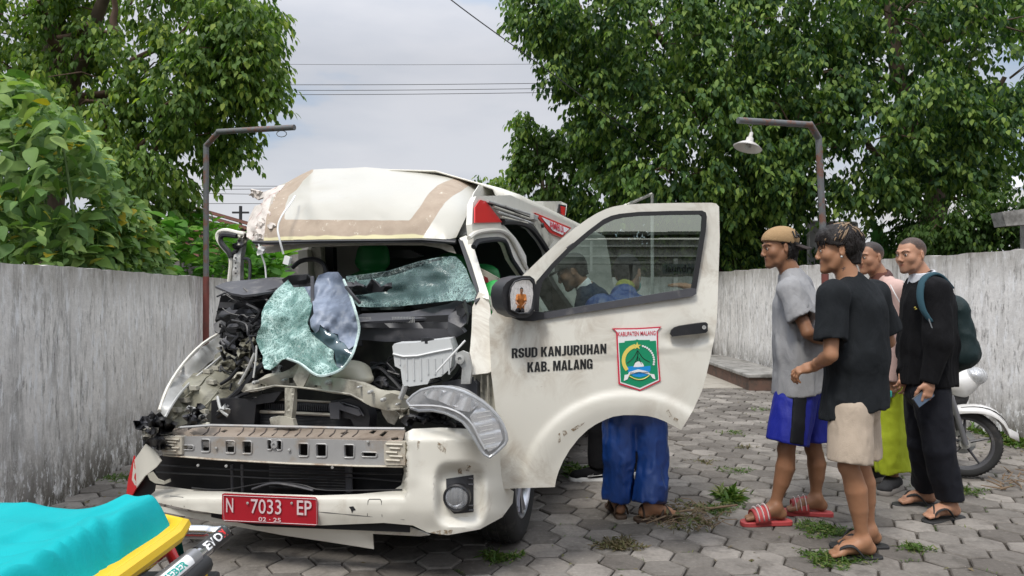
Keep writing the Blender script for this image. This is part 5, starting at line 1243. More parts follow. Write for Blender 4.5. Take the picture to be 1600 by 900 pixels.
# --- cowl, dashboard edge and cabin sill
def pp(name, out, s, mat, res=9, th_=.012, nzv=.0, par=None): return patch(name, out, sS((lambda x, y: (s(x, y) if callable(s) else s)+nzv*vn1(x*.07, y*.09, len(out)))), M[mat], par or van, res=res, thick=th_)
pp('cowl_panel', [(548, 498), (566, 490), (640, 487), (700, 475), (716, 467), (736, 478), (736, 488), (700, 494), (640, 499), (560, 503)], lambda x, y: .34+.002*(503-y)*4, 'grey_plastic', nzv=.015)
pp('cowl_slot', [(545, 500), (700, 492), (712, 500), (700, 508), (548, 510)], .40, 'dark')
for q in range(22): 
    for x0 in ((561,) if q < 8 else ()) : pass
cv = MB()
for x in list(np.arange(559, 581, 2.2))+list(np.arange(613, 648, 2.4)): cv.tube([vs(x, 495.5+(x > 600)*-.5, .375), vs(x+.8, 505, .375)], .0022, 4)
tag(cv.build('vent_slats', M['silver'], van), kind='stuff')
pp('cowl_lower_lip', [(560, 506), (600, 505), (700, 503), (712, 508), (706, 514), (600, 512), (560, 512)], .33, 'black', nzv=.01)
pp('scuttle_panel', [(560, 511), (640, 512), (706, 512), (714, 522), (706, 534), (690, 531), (640, 534), (600, 534), (556, 530)], .40, 'grey_plastic', nzv=.01)
pp('hinge_arm', [(700, 494), (716, 478), (724, 470), (730, 492), (728, 505), (720, 512), (726, 520), (712, 528), (700, 520)], .28, 'grey_plastic', nzv=.03, th_=.03)
pp('hinge_arm', [(712, 480), (722, 474), (728, 488), (722, 496), (714, 492)], .24, 'black', nzv=.02, th_=.02)
cp = pp('torn_cowl_cover', [(336, 447), (355, 440), (400, 436), (427, 433), (446, 434), (441, 448), (434, 453), (424, 455), (400, 459), (381, 461), (362, 458)], lambda x, y: .45+.012*(448-y)*.8, 'grey_plastic', nzv=.02)
for out, s, mt_ in [([(345, 462), (440, 452), (560, 445), (565, 540), (480, 545), (400, 550), (345, 528), (336, 500)], .62, 'dark'), ([(352, 484), (380, 466), (398, 462), (400, 468), (372, 482), (348, 496), (340, 494)], .46, 'black'), ([(338, 486), (406, 482), (408, 488), (340, 492)], .42, 'grey_plastic'), ([(340, 492), (408, 489), (408, 505), (342, 506)], .46, 'black'),
                     ([(360, 493), (398, 491), (398, 500), (360, 502)], .44, 'grey_plastic'), ([(342, 508), (404, 502), (406, 507), (344, 513)], .42, 'grey_plastic'), ([(352, 515), (404, 510), (404, 517), (360, 520)], .44, 'black'), ([(334, 506), (345, 500), (353, 504), (352, 516), (342, 521), (335, 517)], .38, 'black'),
                     ([(440, 437), (450, 431), (480, 429), (486, 436), (478, 444), (446, 446)], .5, 'black'), ([(380, 462), (420, 454), (424, 460), (408, 470), (384, 474)], .44, 'grey_plastic'), ([(440, 446), (490, 442), (548, 440), (560, 446), (560, 470), (440, 470)], .58, 'grey_plastic')]:
    pp('crushed_dash_piece', out, s, mt_, nzv=.03)
for k in range(14):
    x, y = rv.uniform(338, 400), rv.uniform(448, 520); hose([(x, y, .38), (x+rv.uniform(8, 30), y+rv.uniform(-8, 12), .38), (x+rv.uniform(30, 70), y+rv.uniform(-6, 24), .4)], rv.choice([.003, .005, .007]), 'black', 'wiring_loom', n=5)
dl = pp('dashboard', [(430, 445), (560, 436), (640, 440), (720, 445), (740, 470), (700, 480), (560, 486), (440, 480)], .72, 'black', nzv=.03, th_=.05)
B = MB(); B.tube([vs(457, 418, .85), vs(470, 408, .85), (vs(490, 405, .85)), vs(505, 412, .85), vs(510, 425, .85)], .014, 8, sub=4); B.build('steering_wheel', M['black'], van)
# --- windshield remains
wf = idw([(540, 431, .74), (606, 423, .72), (702, 400, .66), (716, 404, .62), (745, 457, .40), (737, 470, .36), (673, 473, .42), (566, 478, .46), (620, 450, .62), (680, 440, .56)])
wo_ = [(540, 431), (560, 430), (580, 427), (607, 423), (630, 416), (652, 409), (680, 403), (703, 400), (712, 401), (720, 408), (728, 420), (734, 436), (742, 450), (745, 460), (741, 469), (730, 472), (713, 469), (673, 473), (620, 479), (580, 480), (560, 479), (549, 468)]
def wden(x, y):
    d = min(math.hypot(x-p[0], y-p[1]) for p in crs([np.array(q_, float) for q_ in wo_], 3, closed=True)); r_ = sst(60, 0, math.hypot(x-742, y-452))*.9+sst(45, 0, math.hypot(x-712, y-406))*.6
    return min(1, .10+.85*sst(16, 1, d)+r_+.18*max(0, vn1(x*.05, y*.09))*2)
ws = patch('windshield', wo_, sS(lambda x, y: wf(x, y)+.022*vn1(x*.03, y*.06)+.008*vn1(x*.09, y*.11)), M['crack_thin'], van, res=4, thick=.005, smooth=60, attr={'den': wden})
patch('black_edge_band', [(556, 431), (607, 424), (652, 410), (690, 402), (690, 406), (652, 416), (607, 431), (560, 437)], sS(lambda x, y: wf(x, y)-.006+.022*vn1(x*.03, y*.06)), crackglass('frit_glass', .55, (.02, .03, .03), .4, (.35, .45, .43)), ws, res=4, thick=.003, smooth=60)
0 and patch('faded_sticker', [(668, 449), (690, 443), (708, 442), (709, 456), (690, 459), (670, 463)], sS(lambda x, y: wf(x, y)-.022), simple('faded_sticker', (.50, .42, .22), .7, 0, .5, 30), ws, res=6, thick=.001)
pp('rubber_seal', [(716, 374), (723, 376), (737, 414), (748, 450), (750, 466), (742, 474), (741, 468), (745, 458), (733, 425)], lambda x, y: .64-.0033*(y-375), 'black', res=7)
pp('broken_mirror_mount', [(548, 462), (551, 448), (555, 438), (564, 446), (572, 450), (580, 436), (588, 442), (594, 449), (604, 443), (612, 441), (612, 448), (604, 456), (586, 457), (570, 460)], .48, 'black', nzv=.06, res=5)
hose([(541, 448, .36), (552, 462, .34), (563, 474, .34)], .009, 'black', 'wiper_arm')
# the part that hangs over the nose
hf = idw([(450, 437, .46), (512, 425, .44), (537, 437, .42), (560, 509, .26), (549, 557, .17), (506, 586, .10), (448, 560, .12), (400, 530, .24), (413, 575, .12), (440, 500, .22), (500, 505, .20), (421, 466, .36)])
hfs = lambda x, y: hf(x, y)+.022*vn1(x*.05, y*.05)+.010*vn1(x*.12, y*.12)
hang = patch('shattered_glass_sheet', [(450, 437), (455, 444), (459, 449), (475, 448), (484, 455), (488, 475), (484, 490), (480, 505), (486, 520), (500, 532), (512, 542), (522, 548), (521, 560), (526, 572), (533, 578), (520, 584), (507, 587), (491, 584), (480, 576), (469, 568), (460, 562), (448, 560), (440, 562), (432, 571), (422, 578), (413, 576), (410, 566), (411, 557), (405, 545), (400, 531), (403, 518), (408, 509), (409, 488), (414, 476), (421, 467), (429, 456), (437, 448)], sS(hfs), M['crack'], van, res=4.5, thick=.005, smooth=60, attr={'den': lambda x, y: min(1, .55+.5*sst(0, 1, vn1(x*.045+3, y*.06)+.5)+.3*sst(450, 440, x)-.55*math.exp(-((x-462)/12)**2-((y-512)/22)**2))})
film = patch('torn_window_film', [(475, 448), (491, 447), (494, 438), (498, 430), (512, 425), (528, 425), (537, 437), (543, 450), (547, 461), (551, 473), (555, 485), (559, 498), (561, 510), (558, 531), (553, 540), (545, 546), (538, 536), (530, 532), (528, 522), (518, 520), (508, 514), (500, 507), (498, 516), (493, 521), (486, 512), (484, 500), (490, 490), (488, 470)], sS(lambda x, y: hfs(x, y)-.010+.022*abs(vn1(x*.055+9+y*.03, y*.035))-.006*abs(vn1(x*.16, y*.1+x*.1))), M['film'], hang, res=4, thick=.002, smooth=60)
patch('dark_gap_patch', [(500, 510), (512, 518), (528, 524), (540, 538), (552, 542), (556, 535), (549, 557), (533, 577), (526, 572), (522, 548), (500, 532), (486, 520), (494, 520)], sS(lambda x, y: hfs(x, y)-.003), simple('dark_teal_gap', (.035, .075, .09), .08, 0, .4, 6, spec=1, bmp=.3, bscale=10), hang, res=5, thick=.004, smooth=60)  # opaque dark sheet painted as the shade in a gap of the glass
B = MB(); B.tube([vs(x, y, hfs(x, y)-.01) for x, y in [(537, 437), (547, 461), (555, 485), (561, 510), (558, 531), (549, 557), (533, 577), (507, 587), (491, 584), (469, 568), (448, 560)]], .007, 6, sub=5); B.build('crumbled_glass_edge', simple('glass_crumbs', (.45, .56, .53), .25, 0, .6, 60, bmp=1, bscale=90), hang)
hose([(488, 432, .34), (488, 480, .30), (486, 512, .26)], .010, 'grey_plastic', 'wiper_arm')
patch2_later = []
# --- roof: crushed fibreglass cap
def crest(x): return float(np.interp(x, [385, 400, 415, 435, 450, 470, 487, 510, 540, 570, 607, 657, 720, 750], [345, 322, 300, 290, 284, 273, 265, 263.5, 263, 261, 264, 269, 280, 289]))
def head(x): return float(np.interp(x, [385, 420, 500, 660, 700, 720, 750], [376, 376, 374, 372, 374, 372, 372]))
def roof_s(x, y):
    v = min(1.05, max(-.1, (head(x)-y)/(head(x)-crest(x)+1e-3)))
    s = .62+.16*v+.46*max(0, v)**3
    if x > 690: s += ((x-690)/60)**2*.22
    if x < 450: s += ((450-x)/60)**2*.12
    # dents
    s += .05*math.exp(-((x-500)/60)**2-((y-(300-.12*(x-500)))/9)**2)+.03*math.exp(-((x-470)/16)**2-((y-335)/25)**2)+.025*math.exp(-((x-560)/50)**2-((y-283)/8)**2)
    s += .018*vn1(x*.018, y*.03)+.004*vn1(x*.06, y*.08)
    return s
def glue(x, y):
    p1 = [(400, 343), (445, 343), (640, 344.5), (655, 325), (670, 302), (683, 290), (695, 284), (722, 274), (752, 286), (735, 288), (720, 299), (708, 306), (695, 317), (684, 333), (672, 352), (660, 372), (400, 376)]
    p2 = [(410, 376), (416, 335), (430, 305), (448, 285), (470, 272), (487, 264), (492, 266), (474, 282), (464, 296), (452, 305), (446, 320), (444, 345), (443, 376)]
    return .5+max(pdist(x, y, p1), pdist(x, y, p2))/8+.05*vn1(x*.15, y*.15)
def foam(x, y): return .5+(y-(head(x)-5.5+2*vn1(x*.08)))/8 if x < 668 else 0.
ro = [(412, 376), (500, 374), (600, 373), (660, 372), (700, 374), (713, 371), (722, 352), (730, 335), (734, 318), (741, 302), (750, 289)]+[(x, crest(x)) for x in (735, 720, 700, 680, 657, 630, 607, 585, 570, 555, 540, 525, 510, 498, 487, 478, 470, 460, 450, 440)]+[(428, 300), (422, 318), (416, 340)]
roof = patch('roof_cap', ro, sS(roof_s), M['roof'], van, res=4.2, thick=.012, smooth=45, attr={'glue': glue, 'foam': foam}, jit=.1)
patch('torn_roof_corner', [(436, 290), (420, 297), (412, 300), (402, 298), (391, 296), (394, 306), (402, 312), (412, 308), (410, 318), (398, 322), (390, 338), (386, 352), (385, 370), (396, 377), (416, 378), (419, 350), (424, 325), (432, 304), (446, 288)], sS(lambda x, y: roof_s(x, y)+.030*vn1(x*.11, y*.1)+.02*vn1(x*.3, y*.26)), M['torn'], van, res=3.4, thick=.012, smooth=40)
for k in range(10):
    x, y = rv.uniform(392, 425), rv.uniform(300, 370); scrap((x, y), roof_s(x, y)-.02, rv.uniform(3, 6), 'torn', 'fibreglass_shred', amp=.6)
# crest of the dome back to the tail, in the van's own frame
def rsec(s):
    u = min(1, max(0, (s-1.2)/1.0)); 
    zt = 2.085-.05*u; return [(.40, 1.80), (.36, 1.90), (.38, 1.94), (.50, 1.985), (.75, zt-.02), (1.1, zt), (1.5, zt-.01), (1.80, 1.99), (1.88, 1.86), (1.86, 1.70)]
B = MB(); st = [1.22, 1.6, 2.2, 3.0, 3.8, 4.6, 5.1]; nn = 10
for s in st:
    for (t, z) in rsec(s): B.v.append(tuple(V(s, t+(.06*(1.6-s)/.4 if s < 1.6 and t < 1 else 0), z-(.0 if s > 1.5 else .01))))
for i in range(len(st)-1):
    for j in range(nn-1): B.f.append((i*nn+j, i*nn+j+1, (i+1)*nn+j+1, (i+1)*nn+j))
ot = B.build('roof_top', M['paint'], van, 50); mod(ot, 'SOLIDIFY', thickness=.01, offset=0)
B = MB(); B.tube([SP(x, y, .60) for x, y in [(396, 378), (420, 379), (500, 377), (600, 376), (660, 375), (712, 379)]], .012, 6, flat=.8); B.build('header_seal', M['black'], van)
pp('header_rail', [(392, 377), (500, 373), (660, 371), (712, 374), (712, 381), (660, 379), (500, 380), (400, 383)], .625, 'grey_plastic')
pp('headliner_edge', [(404, 384), (430, 383), (500, 380), (600, 378), (660, 378), (690, 379), (706, 384), (712, 396), (700, 393), (688, 388), (660, 383), (580, 383), (480, 386), (418, 396), (408, 392)], .66, 'pale_conc', nzv=.01)
B = MB(); B.tube([SP(x, y, s) for x, y, s in [(461, 306, .76), (455, 316, .68), (440, 338, .56), (434, 356, .52), (437, 375, .50), (443, 397, .52)]], .0055, 7, sub=5); B.build('hanging_cable', M['wire_white'], van)
B = MB(); B.box(SP(449, 407, .52), (.035, .02, .045), (unit(VW+.3*VZ), VA, unit(VZ-.3*VW))); B.build('cable_plug', M['wire_white'], van)
hose([(404, 380, .6), (408, 396, .6), (414, 415, .62), (416, 438, .62)], .005, 'wire_white', 'hanging_cable')
scrap((407, 392), .58, 7, 'wire_white', 'torn_tape')
patch('roof_corner', [(728, 338), (734, 318), (741, 301), (749, 289), (760, 291), (775, 297), (770, 313), (758, 311), (748, 318), (738, 332)], sS(lambda x, y: 1.0+.012*(x-735)*.9-.001*(y-300)), M['paint'], van, res=7)
# --- right front pillar, fender stub and body side
Af = lambda x, y: .66-.0034*(y-372)
pp('front_pillar', [(718, 372), (728, 368), (736, 371), (742, 392), (750, 418), (757, 440), (763, 458), (764, 468), (752, 464), (747, 450), (740, 428), (730, 400)], Af, 'paint', th_=.05, res=7)
patch('fender_stub', [(748, 456), (761, 461), (766, 480), (768, 508), (771, 545), (776, 577), (762, 583), (735, 586), (732, 567), (735, 540), (737, 513), (738, 480)], sS(lambda x, y: .34-.0011*(y-456)+.0009*(x-735)), M['paint_dirty'], van, res=6, thick=.012)
pp('pillar_seam_metal', [(713, 369), (720, 350), (726, 334), (733, 322), (742, 314), (749, 311), (746, 330), (742, 348), (738, 357), (730, 363), (720, 370)], lambda x, y: .80+.002*(372-y), 'silver', nzv=.06, res=5)
# side panel laid out in the van's own frame: a = s, b = z
def tside(z): return .10 if z < 1.0 else (.10+.20*sst(1.0, 1.5, z)+.05*sst(1.55, 1.9, z))
def sz(px, py, t=.30):
    p = vt(px, py, t); q = p-VP0; return (float(q@VA), float(p[2]))
def szs(L, t=.30): return [sz(x, y, t) for x, y in L]
sidef = lambda a, b: V(a, tside(b), b)
ap1 = szs([(737, 384), (743, 378), (760, 375), (775, 373.5), (785, 375), (790, 383), (797, 404), (806, 420), (814, 437)])
ap1 = ap1+[(1.42, 1.0), (1.20, .95), (1.12, .6), (.62, .5), (.55, 1.1)]
ap2 = szs([(788, 346), (806, 346), (822, 349), (834, 357), (845, 374), (853, 391)])+[(2.35, 1.2), (2.38, .5), (1.55, .5), (1.53, 1.2)]+szs([(822, 400), (808, 372)])
sidep = [(.50, 1.30), (.47, 1.50)]+szs([(740, 350), (748, 318), (756, 306)])+[(1.3, 1.90), (5.1, 1.90), (5.15, .45), (4.4, .42), (4.3, .72), (3.95, .80), (3.6, .72), (3.5, .40), (1.55, .38), (1.25, .45), (1.15, .68), (.85, .76), (.55, .68), (.50, 1.0)]
res_save = 7
def patch2(name, out, mat, holes=(), res=.08, thick=.03, f=sidef, par=None, off=-1, jit=.1):
    sc = 100.; o2 = [(x*sc, y*sc) for x, y in out]; h2 = [[(x*sc, y*sc) for x, y in h] for h in holes]
    return patch(name, o2, lambda x, y: f(x/sc, y/sc), mat, par or van, holes=h2, res=res*sc, thick=thick, off=off, jit=jit)
side = patch2('body_side', sidep, M['paint'], [ap1, ap2], .09, .03)
def off(k): return lambda a, b: V(a, tside(b)-k, b)
def offring(name, px, mat, r, t=.30, k=.01, close=False):
    L = szs(px, t) if t else px; B = MB(); P = [V(a, tside(b)-k, b) for a, b in (L+[L[0]] if close else L)]; B.tube(P, r, 7, sub=3); return B.build(name, mat, van)
offring('door_frame_seal', [(737, 386), (743, 378), (760, 375), (776, 374), (785, 376), (790, 384), (797, 404), (806, 420), (812, 436)], M['rubber'], .014)
offring('door_frame_fold', [(730, 372), (742, 364), (765, 360), (785, 361), (798, 372), (808, 395), (820, 420)], M['paint'], .012)
offring('sliding_door_seal', [(788, 346), (806, 346), (822, 349), (834, 357), (845, 374), (855, 394)], M['rubber'], .02)
patch2('sliding_door_track', szs([(768, 316), (776, 316), (843, 341), (842, 347), (800, 332)]), M['dark'], f=off(.012), res=.1, thick=.01)
for k, (a, b_, m_) in enumerate([((767, 314), (845, 338), 'silver'), ((775, 323), (840, 345), 'paint_in'), ((780, 331), (836, 349), 'silver'), ((784, 339), (826, 349), 'paint_in')]):
    offring('track_rail', [a, b_], M[m_], .008, k=.022)
patch2('red_triangle_marking', szs([(757.8, 312), (767, 314), (787, 347), (742, 348), (747, 324)]), M['red'], f=off(.012), res=.05, thick=.006)
bd = patch2('ambulance_board', szs([(842, 332), (898, 356), (880, 371), (861, 363)]), M['red'], f=off(.02), res=.1, thick=.01)
patch2('board_field', szs([(850, 339), (893, 357.5), (880, 367), (865, 360)]), M['white'], f=off(.028), res=.1, thick=.004, par=bd)
def bsurf(x, y):
    a, b = sz(x, y); return V(a, tside(b)-.034, b)
text_fit('board_lettering', 'AMBUL', M['red_print'], bd, (860, 356), (884, 365), 12, bsurf, .02)
patch2('rear_edge_panel', szs([(836, 347), (842, 334), (862, 364), (866, 376), (856, 386)]), M['paint_in'], f=off(.014), res=.08, thick=.01)
B = MB(); q = sz(850, 352); B.lathe(V(q[0], tside(q[1])-.02, q[1]), -VW, [(.018, 0), (.018, .012), (.001, .014)], 14); B.build('door_stop', M['rubber'], van)
B = MB(); q = sz(834, 340); B.box(V(q[0], tside(q[1])-.04, q[1]), (.10, .03, .03), (VA, VW, VZ)); B.build('track_roller', M['silver'], van)
# roof pod with red lamp near the tail
pod = patch2('roof_pod', szs([(829, 316), (838, 314.5), (876, 314.5), (886, 319), (884, 336), (878, 341), (846, 326)], .52), M['paint'], f=lambda a, b: V(a, .52, b), res=.1, thick=.35); bevel(pod, .02, 2)
patch2('pod_lamp_frame', szs([(874, 319), (885, 321), (883, 338), (872, 332)], .51), M['black'], f=lambda a, b: V(a, .512, b), res=.1, thick=.01, par=pod)
patch2('pod_red_lamp', szs([(878, 322), (884.5, 323.5), (883, 337), (878.5, 334)], .50), M['red'], f=lambda a, b: V(a, .505, b), res=.1, thick=.01, par=pod)
# --- far side, tail, floor, interior
fs = lambda a, b: V(a, 1.86-.10*sst(1.0, 1.6, b)+.12*sst(1.2, 1.7, b)*0, b)
patch2('far_body_side', [(1.45, 1.86), (5.1, 1.9), (5.15, .45), (4.3, .72), (3.6, .72), (3.5, .4), (1.3, .38), (1.25, .9), (1.35, 1.4)], M['paint'], [], .2, .03, fs)
patch2('tail_panel', [(.14, .45), (.14, 1.0), (.38, 1.7), (.42, 1.95), (.75, 2.05), (1.5, 2.05), (1.84, 1.9), (1.84, .45)], M['paint'], [], .3, .03, lambda a, b: V(5.12, a, b))
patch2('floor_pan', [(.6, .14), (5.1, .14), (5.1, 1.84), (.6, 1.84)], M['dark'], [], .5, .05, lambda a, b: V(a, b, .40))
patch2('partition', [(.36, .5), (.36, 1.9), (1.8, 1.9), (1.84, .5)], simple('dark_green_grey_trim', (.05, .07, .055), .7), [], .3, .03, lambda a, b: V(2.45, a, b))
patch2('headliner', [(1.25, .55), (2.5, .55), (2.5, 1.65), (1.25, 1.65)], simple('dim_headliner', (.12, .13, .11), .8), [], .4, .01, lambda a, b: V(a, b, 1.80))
def seat(t, s, name='seat', zt=1.62, w=.46):
    c = lambda ds, dt, z: V(s+ds, t+dt, z)
    S = SDF(V(s, t, 1.1)-np.array([.55, .55, .75]), V(s, t, 1.1)+np.array([.55, .55, .75]), .018)
    S.cone(c(.05, 0, .80), c(.16, 0, zt-.28), .10, .085, k=.02, flat=(VW, 2.3)); S.cone(c(-.35, 0, .78), c(.0, 0, .76), .09, .09, k=.03, flat=(VW, 2.4))
    S.cone(c(.18, 0, zt-.14), c(.19, 0, zt-.07), .075, .07, k=.01, flat=(VW, 1.7))
    return sdf_obj(name, S, M['seat'], van)
seat(.62, 1.38, zt=1.50); seat(1.42, 1.42, zt=1.66); seat(.98, 1.75, zt=1.60)
S = SDF(SP(778, 475, .62)-.25, SP(778, 475, .62)+.25, .014); S.ell(SP(774, 486, .62), (.10, .08, .16)); S.ell(SP(782, 500, .64), (.13, .08, .14), k=.05); sdf_obj('passenger_seat_bolster', S, simple('bright_green_vinyl', (.012, .33, .05), .4, 0, .1), van)
# diagonal interior board with red print seen through the door frame
ib = patch('interior_board', [(748, 418), (760, 424), (800, 446), (800, 470), (784, 470), (770, 450), (752, 430)], sS(.95), M['paint_in'], van, res=12, thick=.02)
patch('red_print', [(756, 431), (762, 434), (764, 444), (757, 440)], sS(.94), simple('dark_red_print', (.20, .012, .015), .5), ib, res=6, thick=.002)
patch('red_print', [(767, 438), (780, 443), (782, 458), (768, 450)], sS(.94), bpy.data.materials['dark_red_print'], ib, res=6, thick=.002)
pp('far_b_pillar', [(486, 388), (500, 386), (503, 412), (506, 436), (494, 438)], 1.35, 'paint_in', th_=.05)
pp('far_b_pillar', [(466, 392), (480, 390), (482, 438), (466, 440)], 1.3, 'paint', th_=.05)
pp('cabin_trim', [(508, 386), (520, 386), (522, 436), (508, 438)], 1.5, 'black', th_=.05)
pp('cabin_trim', [(600, 392), (640, 390), (660, 400), (640, 404), (604, 402)], 1.7, 'grey_plastic', th_=.05)
# --- crushed far pillar with its hanging door frame
fp = pp('crushed_pillar', [(372, 372), (380, 372), (376, 400), (375, 440), (362, 440), (364, 405)], .95, 'silver', nzv=.04, th_=.03, res=6)
for y in (395, 403, 411, 419, 427):
    B = MB(); B.lathe(SP(368.5, y, .925), -VA, [(.006, 0), (.006, .004), (.001, .004)], 8); B.build('rivet', M['black'], fp)
B = MB(); B.tube([SP(x, y, .95) for x, y in [(358, 440), (361, 410), (358, 397), (347, 384), (340, 372), (342, 363), (354, 360), (372, 364), (384, 366)]], .014, 8, sub=4); B.build('bent_door_frame', M['paint'], van)
B = MB(); B.tube([SP(x, y, .94) for x, y in [(361, 402), (356, 392), (346, 380), (345, 371), (352, 367), (370, 369)]], .016, 7, sub=4); B.build('door_frame_rubber', M['rubber'], van)
B = MB(); B.tube([SP(x, y, .96) for x, y in [(376, 378), (372, 390), (364, 398), (360, 410)]], .018, 7, sub=3); B.build('crushed_seal', M['rubber'], van)
B = MB(); B.tube([SP(x, y, .96) for x, y in [(378, 404), (388, 405), (391, 415), (390, 438)]], .010, 7, sub=3); B.build('grab_handle', M['grey_plastic'], van)
scrap((378, 374), .92, 9, 'paint_in', 'crushed_metal'); scrap((386, 370), .9, 8, 'torn', 'crushed_metal'); scrap((372, 384), .93, 7, 'black', 'crushed_metal')
# --- wheels
def wheel(s, t, side, steer=0.):
    c = V(s, t, .325); ax = unit(-VW*side+VA*steer); w = thing('wheel', (0, 0, 0), None, None); w.parent = van; w.location = Vector(c)-van.location
    up = VZ; fw = unit(np.cross(ax, up))
    prof = [(.205, -.10), (.27, -.112), (.312, -.098), (.325, -.07), (.325, .07), (.312, .098), (.27, .112), (.205, .10), (.20, .0), (.205, -.10)]
    B = MB(); B.lathe(c, ax, prof, 44); B.build('tyre', M['tyre'], w, 50)
    tb = MB()
    for k in range(44):
        a = 2*PI*k/44; d = fw*math.cos(a)+up*math.sin(a)
        for q in (-.05, 0, .05): tb.box(c+ax*q+d*.3255, (.03, .035, .006), (ax, np.cross(ax, d), d))
    tag(tb.build('tread', M['tyre'], w, 0), kind='stuff')
    B = MB(); B.lathe(c, ax, [(.208, -.09), (.19, -.06), (.19, .06), (.208, .098), (.200, .102), (.185, .085), (.18, .04)], 40); B.build('rim', M['alloy'], w, 50)
    B = MB(); B.lathe(c, ax, [(.185, .0), (.001, .0)], 24); B.build('brake_disc', M['dark'], w)
    B = MB(); B.lathe(c, ax, [(.055, .03), (.055, .085), (.04, .092), (.001, .094)], 20); B.build('hub_cap', M['alloy'], w)
    for k in range(6):
        for dd in (-.13, .13):
            a = 2*PI*k/6+.3+dd; d = fw*math.cos(a)+up*math.sin(a); a2 = 2*PI*k/6+.3+dd*.5; d2 = fw*math.cos(a2)+up*math.sin(a2)
            B = MB(); B.tube([c+ax*.075+d2*.03, c+ax*.082+d*.12, c+ax*.088+d*.19], [.017, .013, .018], 6, flat=.6); B.build('spoke', M['alloy'], w)
    return w
wheel(.80, .235, 1, .06); wheel(.85, 1.62, -1); wheel(3.95, .25, 1); wheel(3.95, 1.62, -1)
patch2('wheel_well', [(.45, .2), (1.25, .2), (1.2, .8), (.5, .8)], M['dark'], [], .3, .01, lambda a, b: V(a, .42, b))
B = MB(); B.tube([V(.85, .3, .32), V(.85, 1.6, .32)], .04, 8); B.tube([V(3.95, .3, .32), V(3.95, 1.6, .32)], .05, 8); B.build('axle', M['dark'], van)
# --- the open front door
DY = 3.40
def arc_d(x, y): return math.hypot((x-982)/1.02, (y-776)/.985)
def door_y(x, y):
    Y = DY-.03*math.cos((y-600)/170*PI/2 if abs(y-600) < 170 else PI/2)+.00008*max(0, 500-y)
    fl = sst(172, 158, arc_d(x, y))*sst(640, 700, x+0*y)*(1 if y > 560 else 0)
    Y -= .016*fl*sst(112, 150, arc_d(x, y))
    y0 = 566-.105*(x-850)*(1 if x > 850 else 0); Y += .007*sst(y0, y0+5, y)*sst(860, 960, x)
    d = ((x-1075)/46)**2+((y-528)/17)**2; Y += .022*max(0, 1-d)**1.2
    Y += .0015*vn1(x*.02, y*.02)
    return Y
dsurf = sY(door_y)
doo = [(818, 429), (846, 402), (874, 376), (897, 357), (918, 342), (933, 333), (947, 326.5), (958, 323), (971, 320.5), (990, 319), (1011, 318), (1060, 317), (1112, 316.8), (1119, 318), (1123.5, 323), (1124.6, 373), (1123, 420), (1121.5, 467), (1120, 500), (1117, 525), (1111.5, 551), (1104, 585), (1097, 610), (1084, 639), (1073, 658), (1064, 672), (1052, 665), (1038, 658), (1025, 653), (1012, 650), (993, 648.6), (974, 648.6), (958, 651), (945, 656), (931, 663), (919, 671), (904, 685), (890, 703), (880, 720), (873, 736), (869, 749), (867, 761), (778.5, 764), (778, 677), (772, 620), (767.5, 584), (765, 525), (764, 498), (775, 479), (790, 458)]
whole = [(836, 496), (834, 470), (838, 440), (862, 412), (886, 388), (918, 361), (942, 343), (955, 337), (968, 334), (998, 331), (1050, 329.5), (1097, 329), (1103, 332), (1104.5, 339), (1103, 360), (1088, 453), (1084, 459), (1000, 472), (900, 487)]
door = patch('open_front_door', doo, dsurf, M['paint_dirty'], van, holes=[whole], res=5, thick=.045, smooth=40, jit=.05)
door['label'] = 'open passenger door with lettering and crest'
gl_ = [(842, 488), (843, 462), (848, 440), (868, 416), (890, 394), (922, 367), (945, 350), (960, 343), (975, 339.5), (1000, 337), (1050, 335.5), (1094, 335), (1097.5, 338), (1096, 360), (1081, 450), (1000, 463), (900, 480)]
fr_ = patch('window_seal', whole, sY(lambda x, y: door_y(x, 480)-.004), M['rubber'], door, holes=[gl_], res=8, thick=.02)
patch('window_glass', [(836, 496), (838, 440), (886, 388), (942, 343), (998, 331), (1103, 332), (1088, 453)], sY(lambda x, y: door_y(900, 480)+.004), M['glass'], door, res=200, thick=0, smooth=0)
patch('sill_trim', [(833, 492), (900, 480), (1000, 463), (1080, 450), (1088, 451), (1088, 459), (1082, 463), (1000, 475), (900, 490), (833, 502)], sY(lambda x, y: door_y(x, 500)-.014), M['grey_plastic'], door, res=12, thick=.02)
B = MB(); B.tube([at(x, y, door_y(x, y)-.012) for x, y in [(886, 388), (891, 384), (896, 381)]], .006, 6); B.build('seal_clip', M['rubber'], door)
hd_ = patch('door_handle', [(1047, 522), (1049, 516), (1054, 511.5), (1062, 509), (1083, 506), (1103, 503.5), (1106, 506), (1106, 517), (1103, 520), (1088, 522), (1068, 524), (1050, 526)], sY(lambda x, y: DY-.062+.0004*abs(x-1076)), M['black'], door, res=6, thick=.03); bevel(hd_, .006, 2)
B = MB(); B.lathe(at(1100, 511.5, DY-.062), (0, -1, 0), [(.009, 0), (.009, .003), (.005, .003), (.005, .001), (.001, .001)], 14); B.build('keyhole', M['silver'], hd_)
lt = lambda x, y: at(x, y, door_y(x, y)-.0025)
